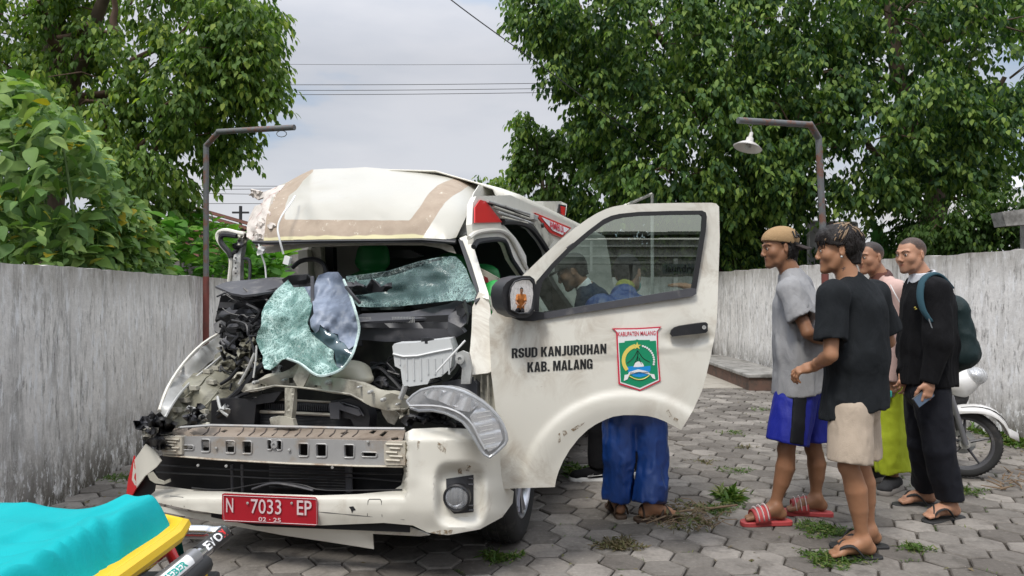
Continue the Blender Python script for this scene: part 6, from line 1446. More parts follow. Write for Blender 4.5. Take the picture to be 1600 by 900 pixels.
# condensed poster capitals as filled outlines, in a box 0..w wide and 0..1 high
def arcp(cx, cy, rx, ry, a0, a1, n=7): return [(cx+rx*math.cos(math.radians(a0+(a1-a0)*i/n)), cy+ry*math.sin(math.radians(a0+(a1-a0)*i/n))) for i in range(n+1)]
S_ = .19
GL = {
 'R': (.52, [[(0, 0), (S_, 0), (S_, .40), (.24, .40), (.32, 0), (.53, 0), (.43, .43)]+arcp(.30, .70, .22, .18, -40, 0, 3)+arcp(.30, .78, .22, .22, 0, 90)+[(0, 1)]], [[(S_, .56), (.26, .56)]+arcp(.26, .70, .07, .13, -90, 90, 6)+[(S_, .84)]]),
 'S': (.50, [arcp(.25, .25, .25, .25, 180, 360)+[(.50, .36), (.44, .50), (.20, .64), (.19, .76)]+arcp(.25, .77, .06, .08, 180, 0, 5)+[(.31, .68), (.50, .68), (.50, .75)]+arcp(.25, .75, .25, .25, 0, 180)+[(0, .62), (.07, .48), (.30, .34), (.31, .24)]+arcp(.25, .24, .06, .09, 0, -180, 5)+[(.19, .34), (0, .34)]], []),
 'U': (.50, [[(0, 1), (0, .25)]+arcp(.25, .25, .25, .25, 180, 360)+[(.50, 1), (.31, 1), (.31, .22)]+arcp(.25, .22, .06, .07, 0, -180, 5)+[(S_, 1)]], []),
 'D': (.52, [[(0, 0), (.26, 0)]+arcp(.26, .26, .26, .26, -90, 0)+arcp(.26, .74, .26, .26, 0, 90)+[(0, 1)]], [[(S_, .15), (.26, .15)]+arcp(.26, .22, .07, .07, -90, 0, 3)+arcp(.26, .78, .07, .07, 0, 90, 3)+[(S_, .85)]]),
 'K': (.54, [[(0, 0), (S_, 0), (S_, .36), (.24, .44), (.34, 0), (.55, 0), (.37, .58), (.53, 1), (.33, 1), (S_, .62), (S_, 1), (0, 1)]], []),
 'A': (.54, [[(0, 0), (.19, 0), (.205, .17), (.335, .17), (.35, 0), (.54, 0), (.37, 1), (.17, 1)]], [[(.225, .32), (.315, .32), (.27, .76)]]),
 'N': (.52, [[(0, 0), (.17, 0), (.17, .52), (.34, 0), (.52, 0), (.52, 1), (.35, 1), (.35, .50), (.18, 1), (0, 1)]], []),
 'J': (.40, [[(.02, 0), (.20, 0)]+arcp(.20, .20, .19, .20, -90, 0, 5)+[(.39, 1), (.20, 1), (.20, .20), (.17, .15), (.02, .15)]], []),
 'H': (.52, [[(0, 0), (S_, 0), (S_, .42), (.33, .42), (.33, 0), (.52, 0), (.52, 1), (.33, 1), (.33, .60), (S_, .60), (S_, 1), (0, 1)]], []),
 'B': (.52, [[(0, 0), (.28, 0)]+arcp(.28, .25, .24, .25, -90, 40, 5)+[(.42, .53)]+arcp(.27, .76, .23, .24, -40, 90, 5)+[(0, 1)]], [[(S_, .16), (.27, .16)]+arcp(.27, .29, .06, .13, -90, 90, 5)+[(S_, .42)], [(S_, .60), (.26, .60)]+arcp(.26, .72, .06, .12, -90, 90, 5)+[(S_, .84)]]),
 'M': (.66, [[(0, 0), (.16, 0), (.16, .64), (.26, 0), (.40, 0), (.50, .64), (.50, 0), (.66, 0), (.66, 1), (.44, 1), (.33, .42), (.22, 1), (0, 1)]], []),
 'L': (.40, [[(0, 0), (.40, 0), (.40, .17), (S_, .17), (S_, 1), (0, 1)]], []),
 'G': (.51, [[(.51, 0), (.38, 0), (.36, .06)]+arcp(.22, .24, .22, .24, -60, -180, 6)+arcp(.25, .75, .25, .25, 180, 0)+[(.51, .64), (.32, .64), (.32, .76)]+arcp(.255, .77, .065, .08, 0, 180, 5)+[(.19, .24)]+arcp(.25, .24, .06, .08, 180, 360, 5)+[(.31, .38), (.25, .38), (.25, .53), (.51, .53)]], []),
 '.': (.18, [[(0, 0), (.17, 0), (.17, .17), (0, .17)]], [])}
def block_text(s, bl, br, caph):
    W_ = sum((.24 if c == ' ' else GL[c][0]+.055) for c in s)-.055; x = 0
    for c in s:
        if c == ' ': x += .24; continue
        w, outs, hol = GL[c]
        def mp2(p): u = (x+p[0])/W_; return (bl[0]+(br[0]-bl[0])*u, bl[1]+(br[1]-bl[1])*u-caph*p[1])
        patch('door_lettering', [mp2(p) for p in outs[0]], lt, M['text_black'], door, holes=[[mp2(p) for p in h] for h in hol], res=6, thick=0, smooth=0); x += w+.055
block_text('RSUD KANJURUHAN', (799.5, 559.8), (947.5, 552.2), 15.4)
block_text('KAB. MALANG', (824, 581.7), (926, 576), 15.6)
# crest
def Z6(L): return [(780+x/5.714, 500+y/5.714) for x, y in L]
def lay(k): return sY(lambda x, y: door_y(1000, 560)-.0075-.0008*k)
cr_ = patch('crest', Z6([(1008, 74), (1230, 72), (1450, 58), (1416, 96), (1422, 300), (1442, 545), (1258, 634), (1066, 572), (1052, 300), (1044, 108)]), lay(0), M['red_print'], door, res=20, thick=.005)
patch('crest_field', Z6([(1034, 86), (1230, 84), (1428, 72), (1404, 104), (1410, 300), (1428, 538), (1258, 620), (1080, 562), (1066, 300), (1058, 112)]), lay(1), M['white'], cr_, res=20, thick=.0006)
patch('crest_green', Z6([(1068, 205), (1120, 200), (1120, 188), (1215, 180), (1230, 172), (1245, 178), (1345, 178), (1345, 188), (1400, 184), (1408, 300), (1420, 530), (1256, 606), (1086, 552), (1074, 300)]), lay(2), M['green_print'], cr_, res=20, thick=.0006)
sea = [(1150+10*math.cos(a)*0+110*(1-math.cos(a))*1.0, 415+95*math.sin(a)) for a in np.linspace(0, PI, 12)]
patch('crest_sea', Z6([(1140, 418), (1200, 412), (1260, 420), (1320, 412), (1352, 408), (1350, 450), (1320, 495), (1260, 512), (1200, 502), (1155, 470)]), lay(3), M['blue_print'], cr_, res=20, thick=.0006)
arc = [(1250+165*math.cos(a)*.95, 360+150*math.sin(a)) for a in np.linspace(-PI*.58, -PI*1.22, 12)]; arc2 = [(1255+132*math.cos(a)*.98, 362+118*math.sin(a)) for a in np.linspace(-PI*1.22, -PI*.58, 12)]
patch('crest_rice', Z6(arc+arc2), lay(4), M['gold_print'], cr_, res=10, thick=.0006)
patch('crest_star', Z6([(1232+(38 if i % 2 == 0 else 15)*math.sin(i*PI/5), 232-(36 if i % 2 == 0 else 14)*math.cos(i*PI/5)) for i in range(10)]), lay(5), M['gold_print'], cr_, res=20, thick=.0006)
wb = MB()
for i in range(11):
    a = -PI*.42+i*.155; c = Z6([(1250+140*math.cos(a)*.95, 365+135*math.sin(a))])[0]; w_ = MB(); w_.lathe(lay(4)(*c), (0, -1, 0), [(.0052, 0), (.0045, .0008), (.001, .0009)], 7); w_.build('crest_cotton', M['white'], cr_)
for pts in ([(1140, 385), (1185, 350), (1215, 310), (1236, 270)], [(1236, 270), (1262, 310), (1290, 345), (1345, 375)], [(1236, 270), (1238, 370)], [(1205, 395), (1230, 340), (1240, 300)], [(1270, 395), (1250, 340)]):
    B = MB(); B.tube([lay(4)(*p) for p in Z6(pts)], .0012, 4, sub=3); B.build('crest_line', M['text_black'], cr_)
patch('crest_hill', Z6([(1198, 420), (1212, 385), (1240, 368), (1275, 380), (1290, 400), (1292, 415), (1245, 420)]), lay(4), M['white'], cr_, res=20, thick=.0006)
patch('crest_ribbon', Z6([(1112, 545), (1120, 490), (1150, 485), (1160, 465), (1240, 440), (1330, 460), (1345, 480), (1385, 485), (1395, 530), (1370, 520), (1350, 490), (1250, 462), (1165, 487), (1145, 530)]), lay(5), M['white'], cr_, res=20, thick=.0006)
text_fit('crest_lettering', 'SATATA GAMA KARTA RAHARDJA', M['text_black'], cr_, Z6([(1168, 480)])[0], Z6([(1334, 474)])[0], 2.4, lay(6), .01)
B = MB(); B.tube([lay(5)(*p) for p in Z6([(1160, 500), (1210, 525), (1255, 532), (1300, 522), (1340, 495)])], .0022, 5, sub=3); B.build('crest_chain', M['gold_print'], cr_)
text_fit('crest_lettering', 'KABUPATEN MALANG', M['red_print'], cr_, Z6([(1060, 146)])[0], Z6([(1396, 134)])[0], 6.8, lay(3), .012)
# rust and mud scars on the wheel-arch lip
for pg in ([(878, 673), (884, 672), (887, 678), (881, 682)], [(892, 671), (903, 664), (914, 660), (906, 668), (896, 674)], [(1040, 641), (1045, 640), (1050, 650), (1046, 652)], [(1054, 652), (1060, 655), (1058, 660), (1052, 656)], [(872, 678), (875, 676), (876, 690), (872, 694)]):
    patch('mud_smear', pg, sY(lambda x, y: door_y(x, y)-.0015), rs_, door, res=5, thick=0)
# wing mirror: a convex glass in a black shell, turned towards the right wall
mo = [(784, 462), (786, 449), (792, 441), (801, 435), (815, 431.5), (828, 431), (835, 436), (838, 448), (839, 466), (836, 482), (831, 492), (822, 497), (808, 497), (795, 491), (787, 480)]
mg = [(795.5, 462), (798, 449), (804, 440), (816, 436), (828, 436.5), (833.5, 443), (835, 460), (831.5, 482), (826, 489), (811, 490), (797, 484)]
mc = at(815, 463, 3.22); mn = unit(np.array([.56, -.828, -.035]))
def msurf(k): return lambda x, y: onp(x, y, mc-mn*k, mn)
ms_ = patch('wing_mirror', mo, msurf(.010), M['black'], door, res=6, thick=.09); bevel(ms_, .022, 3, 50)
Rm = 1.25; sc_ = mc-unit(mn+[0, 0, -.0])*Rm
def msph(x, y):
    r = ray(x, y); oc = CAM-sc_; a = r@r; b = 2*oc@r; c = oc@oc-Rm*Rm; t_ = (-b-math.sqrt(max(0, b*b-4*a*c)))/(2*a); return CAM+r*t_
mgl = patch('mirror_glass', mg, msph, M['mirror'], ms_, res=3, thick=0, smooth=180)
me = mgl.data; nl = [Vector(unit(np.array(v.co)+np.array(org(door.parent))-sc_)) for v in me.vertices]; me.normals_split_custom_set_from_vertices(nl)
B = MB(); B.tube([msph(x, y)+mn*.002 for x, y in mg+[mg[0]]], .004, 6); B.build('mirror_bezel', M['black'], ms_)
arm = patch('mirror_arm', [(796, 488), (830, 486), (850, 488), (850, 497), (832, 502), (812, 501), (799, 496)], sY(3.32), M['black'], door, res=10, thick=.05); bevel(arm, .01, 2)
# ------------------------------------------------------------------ people: one continuous body each, clothes and hair as their children
def fr_axes(f, u):
    u = unit(u); f = unit(np.array(f, float)-u*np.dot(f, u)); r = np.cross(f, u); return r, f, u
def add_head(S, c, f, u, k=1., jaw=1.):
    r, f, u = fr_axes(f, u); L = lambda x, y, z: c+(r*x+f*y+u*z)*k; ax = (r, f, u)
    S.ell(L(0, -.015, .035), np.array([.074, .097, .083])*k, ax, k=.02)
    S.ell(L(0, .030, -.015), np.array([.058, .060, .078])*k, ax, k=.02)
    S.cone(L(0, .0, -.050), L(0, .055, -.088), .050*k*jaw, .028*k, k=.025, flat=(r, 1.15)); S.ell(L(0, .074, -.100), np.array([.020, .016, .016])*k, ax, k=.018)
    for s in (-1, 1):
        S.ell(L(.040*s, .052, -.024), np.array([.022, .022, .022])*k, ax, k=.03)
        S.cone(L(.058*s, -.012, -.030), L(.040*s, .03, -.082), .014*k, .016*k, k=.025)
        S.cone(L(.010*s, .089, .024), L(.045*s, .073, .026), .008*k, .007*k, k=.012)
        S.ell(L(.031*s, .0955, .004), np.array([.016, .010, .009])*k, ax, k=.012, op='sub')
        S.ell(L(.031*s, .0765, .003), np.array([.015, .012, .011])*k, ax, k=.003)
        S.ell(L(.077*s, -.012, -.004), np.array([.008, .017, .030])*k, (unit(r+.35*s*-f), unit(f+.35*s*r), u), k=.006)
        S.ell(L(.086*s, -.008, .0), np.array([.006, .008, .016])*k, ax, k=.006, op='sub')
        S.ell(L(.011*s, .098, -.036), np.array([.009, .009, .007])*k, ax, k=.006)
    S.cone(L(0, .088, .016), L(0, .103, -.024), .0055*k, .0085*k, k=.012); S.ell(L(0, .1035, -.029), np.array([.0105, .009, .0085])*k, ax, k=.007)
    S.ell(L(0, .066, -.063), np.array([.026, .018, .020])*k, ax, k=.02)
    S.ell(L(0, .0840, -.0560), np.array([.016, .0060, .0040])*k, ax, k=.004); S.ell(L(0, .0830, -.0685), np.array([.014, .0065, .0048])*k, ax, k=.004)
def lip_crease_attr(c, f, u, k=1., stub=0.):
    r, f, u = fr_axes(f, u)
    def fn(v):
        q = (v-c)/k; x, y, z = q@r, q@f, q@u
        return (np.clip(np.exp(-((z+.0620)/.0085)**2-(x/.018)**2)*.8+np.exp(-((z+.0622)/.0022)**2-(x/.017)**2)*.5, 0, 1)*(y > .066)).astype(np.float32)  # lip tint, plus the mouth crease's shade painted as a dark line
    return fn
def buzzattr(c, f, u, k=1., amt=0., stub=0., top=.072):
    r, f, u = fr_axes(f, u)
    def fn(v):
        q = (v-c)/k; x, y, z = q@r, q@f, q@u; n = vnoise(v*60.+9)*.012
        line = np.interp(y, [-.12, -.05, -.035, -.012, .012, .035, .05, .1], [-.060, -.050, -.010, .030, .030, .050, top, top])+np.abs(x)*.25*(y > .03)
        m = np.clip((z-line+n)/.010, 0, 1)*amt*np.clip(.62+(z-.0)/.14, .5, 1)
        sb = stub*np.exp(-((z+.092)/.022)**2-(x/.034)**2)*(y > .04)+stub*.14*np.exp(-((z+.047)/.006)**2-(x/.022)**2)*(y > .08)
        return np.maximum(m, sb*.6).astype(np.float32)
    return fn
def add_face_parts(body, c, f, u, k=1., brow=True):
    r, f, u = fr_axes(f, u); L = lambda x, y, z: c+(r*x+f*y+u*z)*k
    for s in (-1, 1):
        B = MB(); B.lathe(L(.031*s, .0785, .002), unit(f+.12*s*r), [(.001, .0118*k), (.0052*k, .0104*k), (.0090*k, .006*k), (.0098*k, 0)], 12); B.build('eye', M['eye'], body, 180)
        B = MB(); B.lathe(L(.031*s, .0785, .002), unit(f+.12*s*r), [(.001, .0129*k), (.0058*k, .0112*k)], 10); B.build('iris', M['iris'], body, 180)
        if brow: B = MB(); B.tube([L(.012*s, .0975, .022), L(.030*s, .0925, .031), L(.050*s, .078, .026)], [.0022*k, .0030*k, .0016*k], 6, sub=3, flat=.5); B.build('eyebrow', M['hair'], body, 180)
        B = MB(); B.tube([L(.017*s, .0865, .0055), L(.031*s, .0910, .0105), L(.046*s, .078, .005)], .0012*k, 5, sub=3); B.build('eyelid_lash', M['hair'], body, 180)
def add_hand(S, w, d, pn, side, curl=.6, k=1.):
    """w wrist, d direction of the fingers, pn palm normal, side +1 puts the thumb along d x pn"""
    d = unit(d); pn = unit(np.array(pn, float)-d*np.dot(pn, d)); lat = np.cross(d, pn)*side
    kn = w+d*.085*k
    S.cone(w, w+d*.035*k, .024*k, .026*k, k=.015, flat=(lat, 1.2)); S.cone(w+d*.03*k, w+d*.078*k, .018*k, .016*k, k=.012, flat=(lat, 2.1))
    for i, (o, l) in enumerate([(.030, .072), (.010, .080), (-.011, .074), (-.030, .058)]):
        b = w+d*(.082-.004*abs(i-1))*k+lat*o*k; a0 = curl*(.5+.18*i); seg = [l*.45, l*.32, l*.25]; p = b; ang = a0
        for j, sl_ in enumerate(seg):
            q = p+(d*math.cos(ang)+pn*math.sin(ang)+lat*o*.9*(1-curl*.5))*sl_*k
            S.cone(p, q, (.0088-.0009*j)*k, (.0080-.0010*j)*k, k=.004); p = q; ang += curl*(.9 if j == 0 else .7)
    t0 = w+d*.022*k+lat*.024*k; t1 = t0+(d*.55+lat*.62+pn*.35)*.042*k; t2 = t1+(d*.85+lat*.15+pn*.35)*.032*k; t3 = t2+(d*.9-lat*.05+pn*.3)*.022*k
    S.cone(t0, t1, .014*k, .0105*k, k=.012); S.cone(t1, t2, .0100*k, .0092*k, k=.004); S.cone(t2, t3, .0092*k, .0075*k, k=.004)
def add_foot(S, an, f, k=1., toes=True):
    """an is the ankle joint, about 8 cm above the sole"""
    f = unit([f[0], f[1], 0]); lat = np.cross(f, VZ); z0 = an[2]-.075*k
    def L(x, y, z): p = np.array([an[0], an[1], z0])+f*y*k+lat*x*k; p[2] += z*k; return p
    S.cone(an, L(0, -.03, .032), .034*k, .030*k, k=.02); S.cone(L(0, -.035, .030), L(.0, .08, .038), .029*k, .030*k, k=.02); S.cone(L(0, .0, .065), L(0, .12, .028), .032*k, .022*k, k=.025, flat=(lat, 1.3))
    S.cone(L(-.012, .12, .022), L(.012, .12, .022), .021*k, .021*k, k=.015, flat=(lat, 1.35))
    if toes:
        for i, (x, l, r) in enumerate([(-.028, .052, .0125), (-.009, .050, .0095), (.007, .043, .009), (.021, .035, .0085), (.033, .026, .008)]):
            S.cone(L(x, .125, .018), L(x*1.12, .135+l*.75, .011), r*k*1.05, r*k*.9, k=.004)
def stroke(B, pts, r, flat=.35, up=None): B.tube(pts, r, 6, sub=3, flat=flat)
def sandal(name, an, f, mat, strapm, par, kind='flip', k=1., stripes=None):
    f = unit([f[0], f[1], 0]); lat = np.cross(f, VZ); z0 = an[2]-.075*k
    def L(x, y, z): p = np.array([an[0], an[1], z0])+f*y*k+lat*x*k; p[2] += z*k; return p
    k = k*1.04; out = [(-.034, -.075), (-.018, -.088), (.006, -.088), (.026, -.074), (.034, -.03), (.036, .03), (.048, .10), (.046, .145), (.030, .178), (.004, .192), (-.024, .190), (-.040, .170), (-.044, .12), (-.034, .04), (-.036, -.03)]
    out = [tuple(p) for p in crs([np.array(q) for q in out], 3, closed=True)]
    th_ = .020 if kind == 'flip' else .026
    B = MB(); B.prism([L(x, y, -th_+.002) for x, y in out], (0, 0, th_*k)); so_ = B.build(name, mat, par); bevel(so_, .005, 2)
    if kind == 'flip':
        for s in (-1, 1):
            B = MB(); B.tube([L(-.012, .138, .004), L(-.010+.012*s, .118, .046), L(.040*s, .070, .058), L(.044*s, .02, .006)], [.006, .010, .012, .009], 6, sub=4, flat=.45); B.build('strap', strapm, so_, 180)
    elif kind == 'slide':
        B = MB(); n = 14; vs_ = []
        for j, y in enumerate((.045, .075, .105, .128)):
            for i in range(n+1):
                a = PI*i/n; vs_.append(L(-.002+.050*math.cos(a)*(1.03), y+.006*math.sin(a), -.002+(.086-.30*(y-.045))*math.sin(a)**.75))
        B.add(vs_, [(j*(n+1)+i, j*(n+1)+i+1, (j+1)*(n+1)+i+1, (j+1)*(n+1)+i) for j in range(3) for i in range(n)])
        o = B.build('strap', strapm, so_, 180); mod(o, 'SOLIDIFY', thickness=.005)
        for y in (.058, .084, .110):
            B = MB(); B.tube([L(-.002+.0545*math.cos(a), y+.006*math.sin(a), -.001+(.0905-.30*(y-.045))*math.sin(a)**.75) for a in np.linspace(.12, PI-.12, 12)], .0080, 6, flat=.35); B.build('white_stripe', stripes, so_, 180)
    elif kind == 'cross':
        for (y0, y1) in ((.04, .12), (.12, .05), (-.05, -.04)):
            B = MB(); B.tube([L(-.040, y0, .0), L(-.030, y0*.7+y1*.3, .045), L(0, (y0+y1)/2, .066), L(.03, y0*.3+y1*.7, .042), L(.042, y1, .0)], .011, 6, sub=3, flat=.4); B.build('strap', strapm, so_, 180)
    return so_
def shoe(name, an, f, upm, solem, par, k=1., lace=None):
    f = unit([f[0], f[1], 0]); lat = np.cross(f, VZ); z0 = an[2]-.085*k
    def L(x, y, z): p = np.array([an[0], an[1], z0])+f*y*k+lat*x*k; p[2] += z*k; return p
    S = SDF(L(0, .05, .07)-.2, L(0, .05, .07)+.2, .006); S.cone(L(0, -.045, .05), L(0, .02, .065), .040*k, .042*k, k=.02); S.cone(L(0, .02, .06), L(0, .14, .038), .042*k, .030*k, k=.025, flat=(lat, 1.25)); S.ell(L(0, .15, .035), (.042*k, .042*k, .028*k), k=.02)
    S.plane(L(0, 0, .020), -VZ); S.plane(L(0, 0, .098), VZ+.15*f); up_ = sdf_obj(name, S, upm, par)
    S = SDF(L(0, .05, .0)-np.array([.2, .2, .06]), L(0, .05, .0)+np.array([.2, .2, .06]), .005); S.cone(L(0, -.055, .008), L(0, .15, .008), .044*k, .046*k, k=.0); S.plane(L(0, 0, .034), VZ); S.plane(L(0, 0, -.004), -VZ); sdf_obj('sole', S, solem, up_)
    return up_
def person(label, J, group, f, skinm, hd_f=None, hd_u=(0, 0, 1), clothes=None, hk=1., h=.009, feet=True, jaw=1., stub=0., hands=None, buzz=0.):
    J = {k_: np.array(v, float) for k_, v in J.items()}
    base = np.array([(J['anL'][0]+J['anR'][0])/2, (J['anL'][1]+J['anR'][1])/2, 0])
    t = thing('person', base, label, 'person', group)
    side = unit(J['shL']-J['shR']); f = unit(f); hf_ = unit(hd_f if hd_f is not None else f)
    P = np.array([v for k_, v in J.items()]); lo = P.min(0)-.22; hi = P.max(0)+.22; lo[2] = -.01
    S = SDF(lo, hi, h)
    ws = (J['pelvis']*.55+J['chest']*.45)
    S.cone(J['pelvis'], ws, .070, .080, k=.03, flat=(side, 1.35)); S.cone(ws, J['chest'], .088, .100, k=.03, flat=(side, 1.4)); S.cone(J['shL'], J['shR'], .048, .048, k=.05); S.cone(J['chest'], J['neck'], .085, .055, k=.04)
    S.cone(J['hipL'], J['hipR'], .058, .058, k=.04)
    for s in 'LR':
        S.cone(J['sh'+s], J['el'+s], .043, .034, k=.02); m = J['el'+s]*.72+J['wr'+s]*.28
        S.cone(J['el'+s], m, .034, .036, k=.006); S.cone(m, m*.4+J['wr'+s]*.6, .036, .027, k=.004); S.cone(m*.4+J['wr'+s]*.6, J['wr'+s], .027, .0235, k=.004)
        S.cone(J['hip'+s], J['kn'+s], .060, .046, k=.02); kn, an = J['kn'+s], J['an'+s]; fw = J.get('toe'+s, an+f*.1)-an; fw = unit([fw[0], fw[1], 0])
        cm = kn*.68+an*.32-fw*.014
        c1 = kn*.86+an*.14-fw*.009; c3 = kn*.42+an*.58-fw*.010; c4 = kn*.20+an*.80-fw*.003; S.cone(kn, c1, .047, .047, k=.006); S.cone(c1, cm, .047, .053, k=.004); S.cone(cm, c3, .053, .044, k=.004); S.cone(c3, c4, .044, .032, k=.004); S.cone(c4, an, .032, .031, k=.004); S.ell(kn+fw*.014, (.036, .036, .044), k=.015)
        S.ell(an+np.cross(fw, VZ)*.025+[0, 0, .008], (.012, .012, .014), k=.012); S.ell(an-np.cross(fw, VZ)*.025+[0, 0, .008], (.012, .012, .014), k=.012)
        if feet: add_foot(S, an, fw, 1.0)
    hb = J['head']-unit(np.array(hd_u, float))*.05*hk-hf_*.02
    S.cone(J['neck'], hb, .056, .050, k=.02)
    parts_ = [S]
    # finer head on the same neck
    Hs = SDF(J['head']-np.array([.15, .15, .20]), J['head']+np.array([.15, .15, .16]), .0045)
    Hs.cone(J['neck'], hb, .058, .052, k=.02); add_head(Hs, J['head'], hf_, hd_u, hk, jaw); parts_.append(Hs)
    if hands:
        for (s, d, pn, sd, curl) in hands:
            w = J['wr'+s]; Q = SDF(w-.21, w+.21, .0042); el = J['el'+s]; Q.cone(w+(el-w)*.25, w, .031, .0245, k=.01); add_hand(Q, w, np.array(d, float), pn, sd, curl); parts_.append(Q)
    body = sdf_obj('body', parts_, skinm, t, attr={'lip': lip_crease_attr(J['head'], hf_, hd_u, hk), 'buzz': buzzattr(J['head'], hf_, hd_u, hk, buzz, stub)})
    add_face_parts(body, J['head'], hf_, hd_u, hk)
    return t, J, body, side
def hair_cap(t, c, f, u, mat, k=1., puff=.010, cut=(.045, .005), back=-.05, noise_=.004, top=None, name='hair', side_z=-.02):
    """scalp hair: skull shell cut along the hairline"""
    r, f, u = fr_axes(f, u); ax = (r, f, u)
    S = SDF(c-.17, c+.17, .0045)
    S.ell(c+(f*-.015+u*.035)*k, (np.array([.074, .097, .083])+puff)*k, ax, k=0)
    if top: S.ell(c+(f*top[0]+u*top[1])*k, (np.array([.070, .088, .060])+top[2])*k, ax, k=.02)
    S.cone(c+(f*-.055+u*.02)*k, c+(f*-.060+u*back)*k, (.060+puff)*k, (.040+puff*.7)*k, k=.02)
    g = [(S.lo[i]+S.h*np.arange(S.n[i])).astype(np.float32) for i in range(3)]
    X = g[0][:, None, None]-c[0]; Y = g[1][None, :, None]-c[1]; Z = g[2][None, None, :]-c[2]
    fr_, up_, rt = (X*f[0]+Y*f[1]+Z*f[2])/k, (X*u[0]+Y*u[1]+Z*u[2])/k, (X*r[0]+Y*r[1]+Z*r[2])/k
    # hairline: keep what is above a line rising from nape to brow, and clear the ear
    line = np.where(fr_ > 0.012, cut[0]+(fr_-.012)*cut[1], np.where(fr_ > -.035, side_z+.0*fr_, back-.01))
    ear = np.sqrt((fr_+.010)**2+(up_+.004)**2)-.031
    d = (line-up_)*.8; d = np.maximum(d, np.where(np.abs(rt) > .045, -ear, -.1)); S.D = np.maximum(S.D, d.astype(np.float32)*k)
    S.nz(noise_, (70, 70, 28)); return sdf_obj(name, S, mat, t)
def strands(t, c, f, u, mat, n, k=1., L=.05, seed=1, reg='top', name='hair_locks', fwd=.4):
    r, f, u = fr_axes(f, u); rq = random.Random(seed); B = MB()
    for i in range(n):
        if reg == 'top': a, e = rq.uniform(-PI, PI), rq.uniform(.15, 1.45)
        else: a, e = rq.uniform(.55*PI, 1.45*PI), rq.uniform(-.5, .5)
        d = r*math.cos(e)*math.sin(a)+f*math.cos(e)*math.cos(a)+u*math.sin(e)
        p = c+(f*-.015+u*.035)*k+(r*np.dot(d, r)*.080+f*np.dot(d, f)*.103+u*np.dot(d, u)*.089)*k
        g = -u*.8+f*(fwd if np.dot(d, f) > -.3 else -.15)+r*rq.uniform(-.3, .3); g = unit(g-d*np.dot(g, d)*.84)
        l = L*rq.uniform(.5, 1.15)*k; q0 = p-d*.004; B.tube([q0-g*l*.4+d*.002, q0+g*l*.1+d*.008, q0+g*l*.6-d*.002*l/.03], [.0030*k, .0034*k, .0007*k], 4, cap=False)
    o = B.build(name, mat, t, 180); return o
def tee(t, J, mat, side, f, hem, sl=.62, infl=1., name='shirt', w=1.45, hemr=.128, amp=.009, neckr=.062, seed=0, slr=.062, hemn=None, chestr=.112, long=False):
    P = np.array([J['shL'], J['shR'], J['chest'], J['pelvis'], J['elL'], J['elR'], hem]+([J['wrL'], J['wrR']] if long else [])); lo = P.min(0)-.2; hi = P.max(0)+.2
    S = SDF(lo, hi, .0085)
    mid = (J['chest']+hem)/2
    S.cone(J['chest'], mid, chestr*infl, (chestr*.45+hemr*.55)*infl-.006, k=.03, flat=(side, w)); S.cone(mid, hem+(hem-mid)*.25, (chestr*.45+hemr*.55)*infl-.006, hemr*infl, k=.03, flat=(side, w))
    nb = J['neck']; S.cone(J['shL'], J['shR'], .060*infl, .060*infl, k=.045); S.cone(J['chest'], nb-(nb-J['chest'])*.12, .095*infl, .064*infl, k=.045, flat=(side, 1.1))
    hn = hemn if hemn is not None else unit(hem-mid); S.plane(hem, hn)
    for s in 'LR':
        sh, el, wr = J['sh'+s], J['el'+s], J['wr'+s]
        if long:
            S.cone(sh, el, .066*infl, .056*infl, k=.04); S.cone(el, wr+(wr-el)*.02, .056*infl, .040*infl, k=.02, cb=True)
        else:
            e = sh+(el-sh)*sl; S.cone(sh, e, .062*infl, slr*infl, k=.04, cb=True)
    # neck opening
    S.cone(nb+(J['head']-nb)*.02+unit(f)*.01, nb+(J['head']-nb)*.9, neckr*.78, neckr*1.1, k=.006, op='sub')
    for s in 'LR':
        if not long:
            e = J['sh'+s]+(J['el'+s]-J['sh'+s])*sl; dd = unit(J['el'+s]-J['sh'+s]); S.cone(e-dd*.06, e+dd*.03, slr*infl-.014, slr*infl-.010, k=0, op='sub')
    dn = unit(hem-mid); S.cone(hem-dn*.02, hem+dn*.08, hemr*infl-.052, hemr*infl-.034, k=0, flat=(side, w), op='sub')
    S.nz(amp*1.5, (8, 8, 2.4), ridge=True, off=seed); S.nz(amp*.35, (22, 22, 7), ridge=True, off=seed+3)
    return sdf_obj(name, S, mat, t)
def trousers(t, J, mat, side, top, length=1., rk=(.098, .074, .062), name='trousers', w=1.3, amp=.006, seed=0, belly=.108, cut=None):
    P = np.array([top, J['hipL'], J['hipR'], J['knL'], J['knR'], J['anL'], J['anR']]); lo = P.min(0)-.2; hi = P.max(0)+.2
    S = SDF(lo, hi, .0085); S.cone(top, (J['hipL']+J['hipR'])/2, belly-.004, belly, k=.03, flat=(side, w))
    for s in 'LR':
        a, b, c = J['hip'+s], J['kn'+s], J['an'+s]
        if length <= 1:
            e = a+(b-a)*length; S.cone(a, e, rk[0], rk[1], k=.025 if length > .9 else .02, cb=True)
        else:
            S.cone(a, b, rk[0], rk[1], k=.012); e = b+(c-b)*(length-1); S.cone(b, e, rk[1], rk[2], k=.012, cb=True)
    for s in 'LR':
        if length <= 1:
            e = J['hip'+s]+(J['kn'+s]-J['hip'+s])*length; dd = unit(J['kn'+s]-J['hip'+s]); S.cone(e-dd*.06, e+dd*.05, rk[1]-.013, rk[1]-.010, k=0, op='sub')
    S.nz(amp*1.5, (9, 9, 2.6), ridge=True, off=seed); S.nz(amp*.5, (20, 20, 12), ridge=True, off=seed+5)
    return sdf_obj(name, S, mat, t)
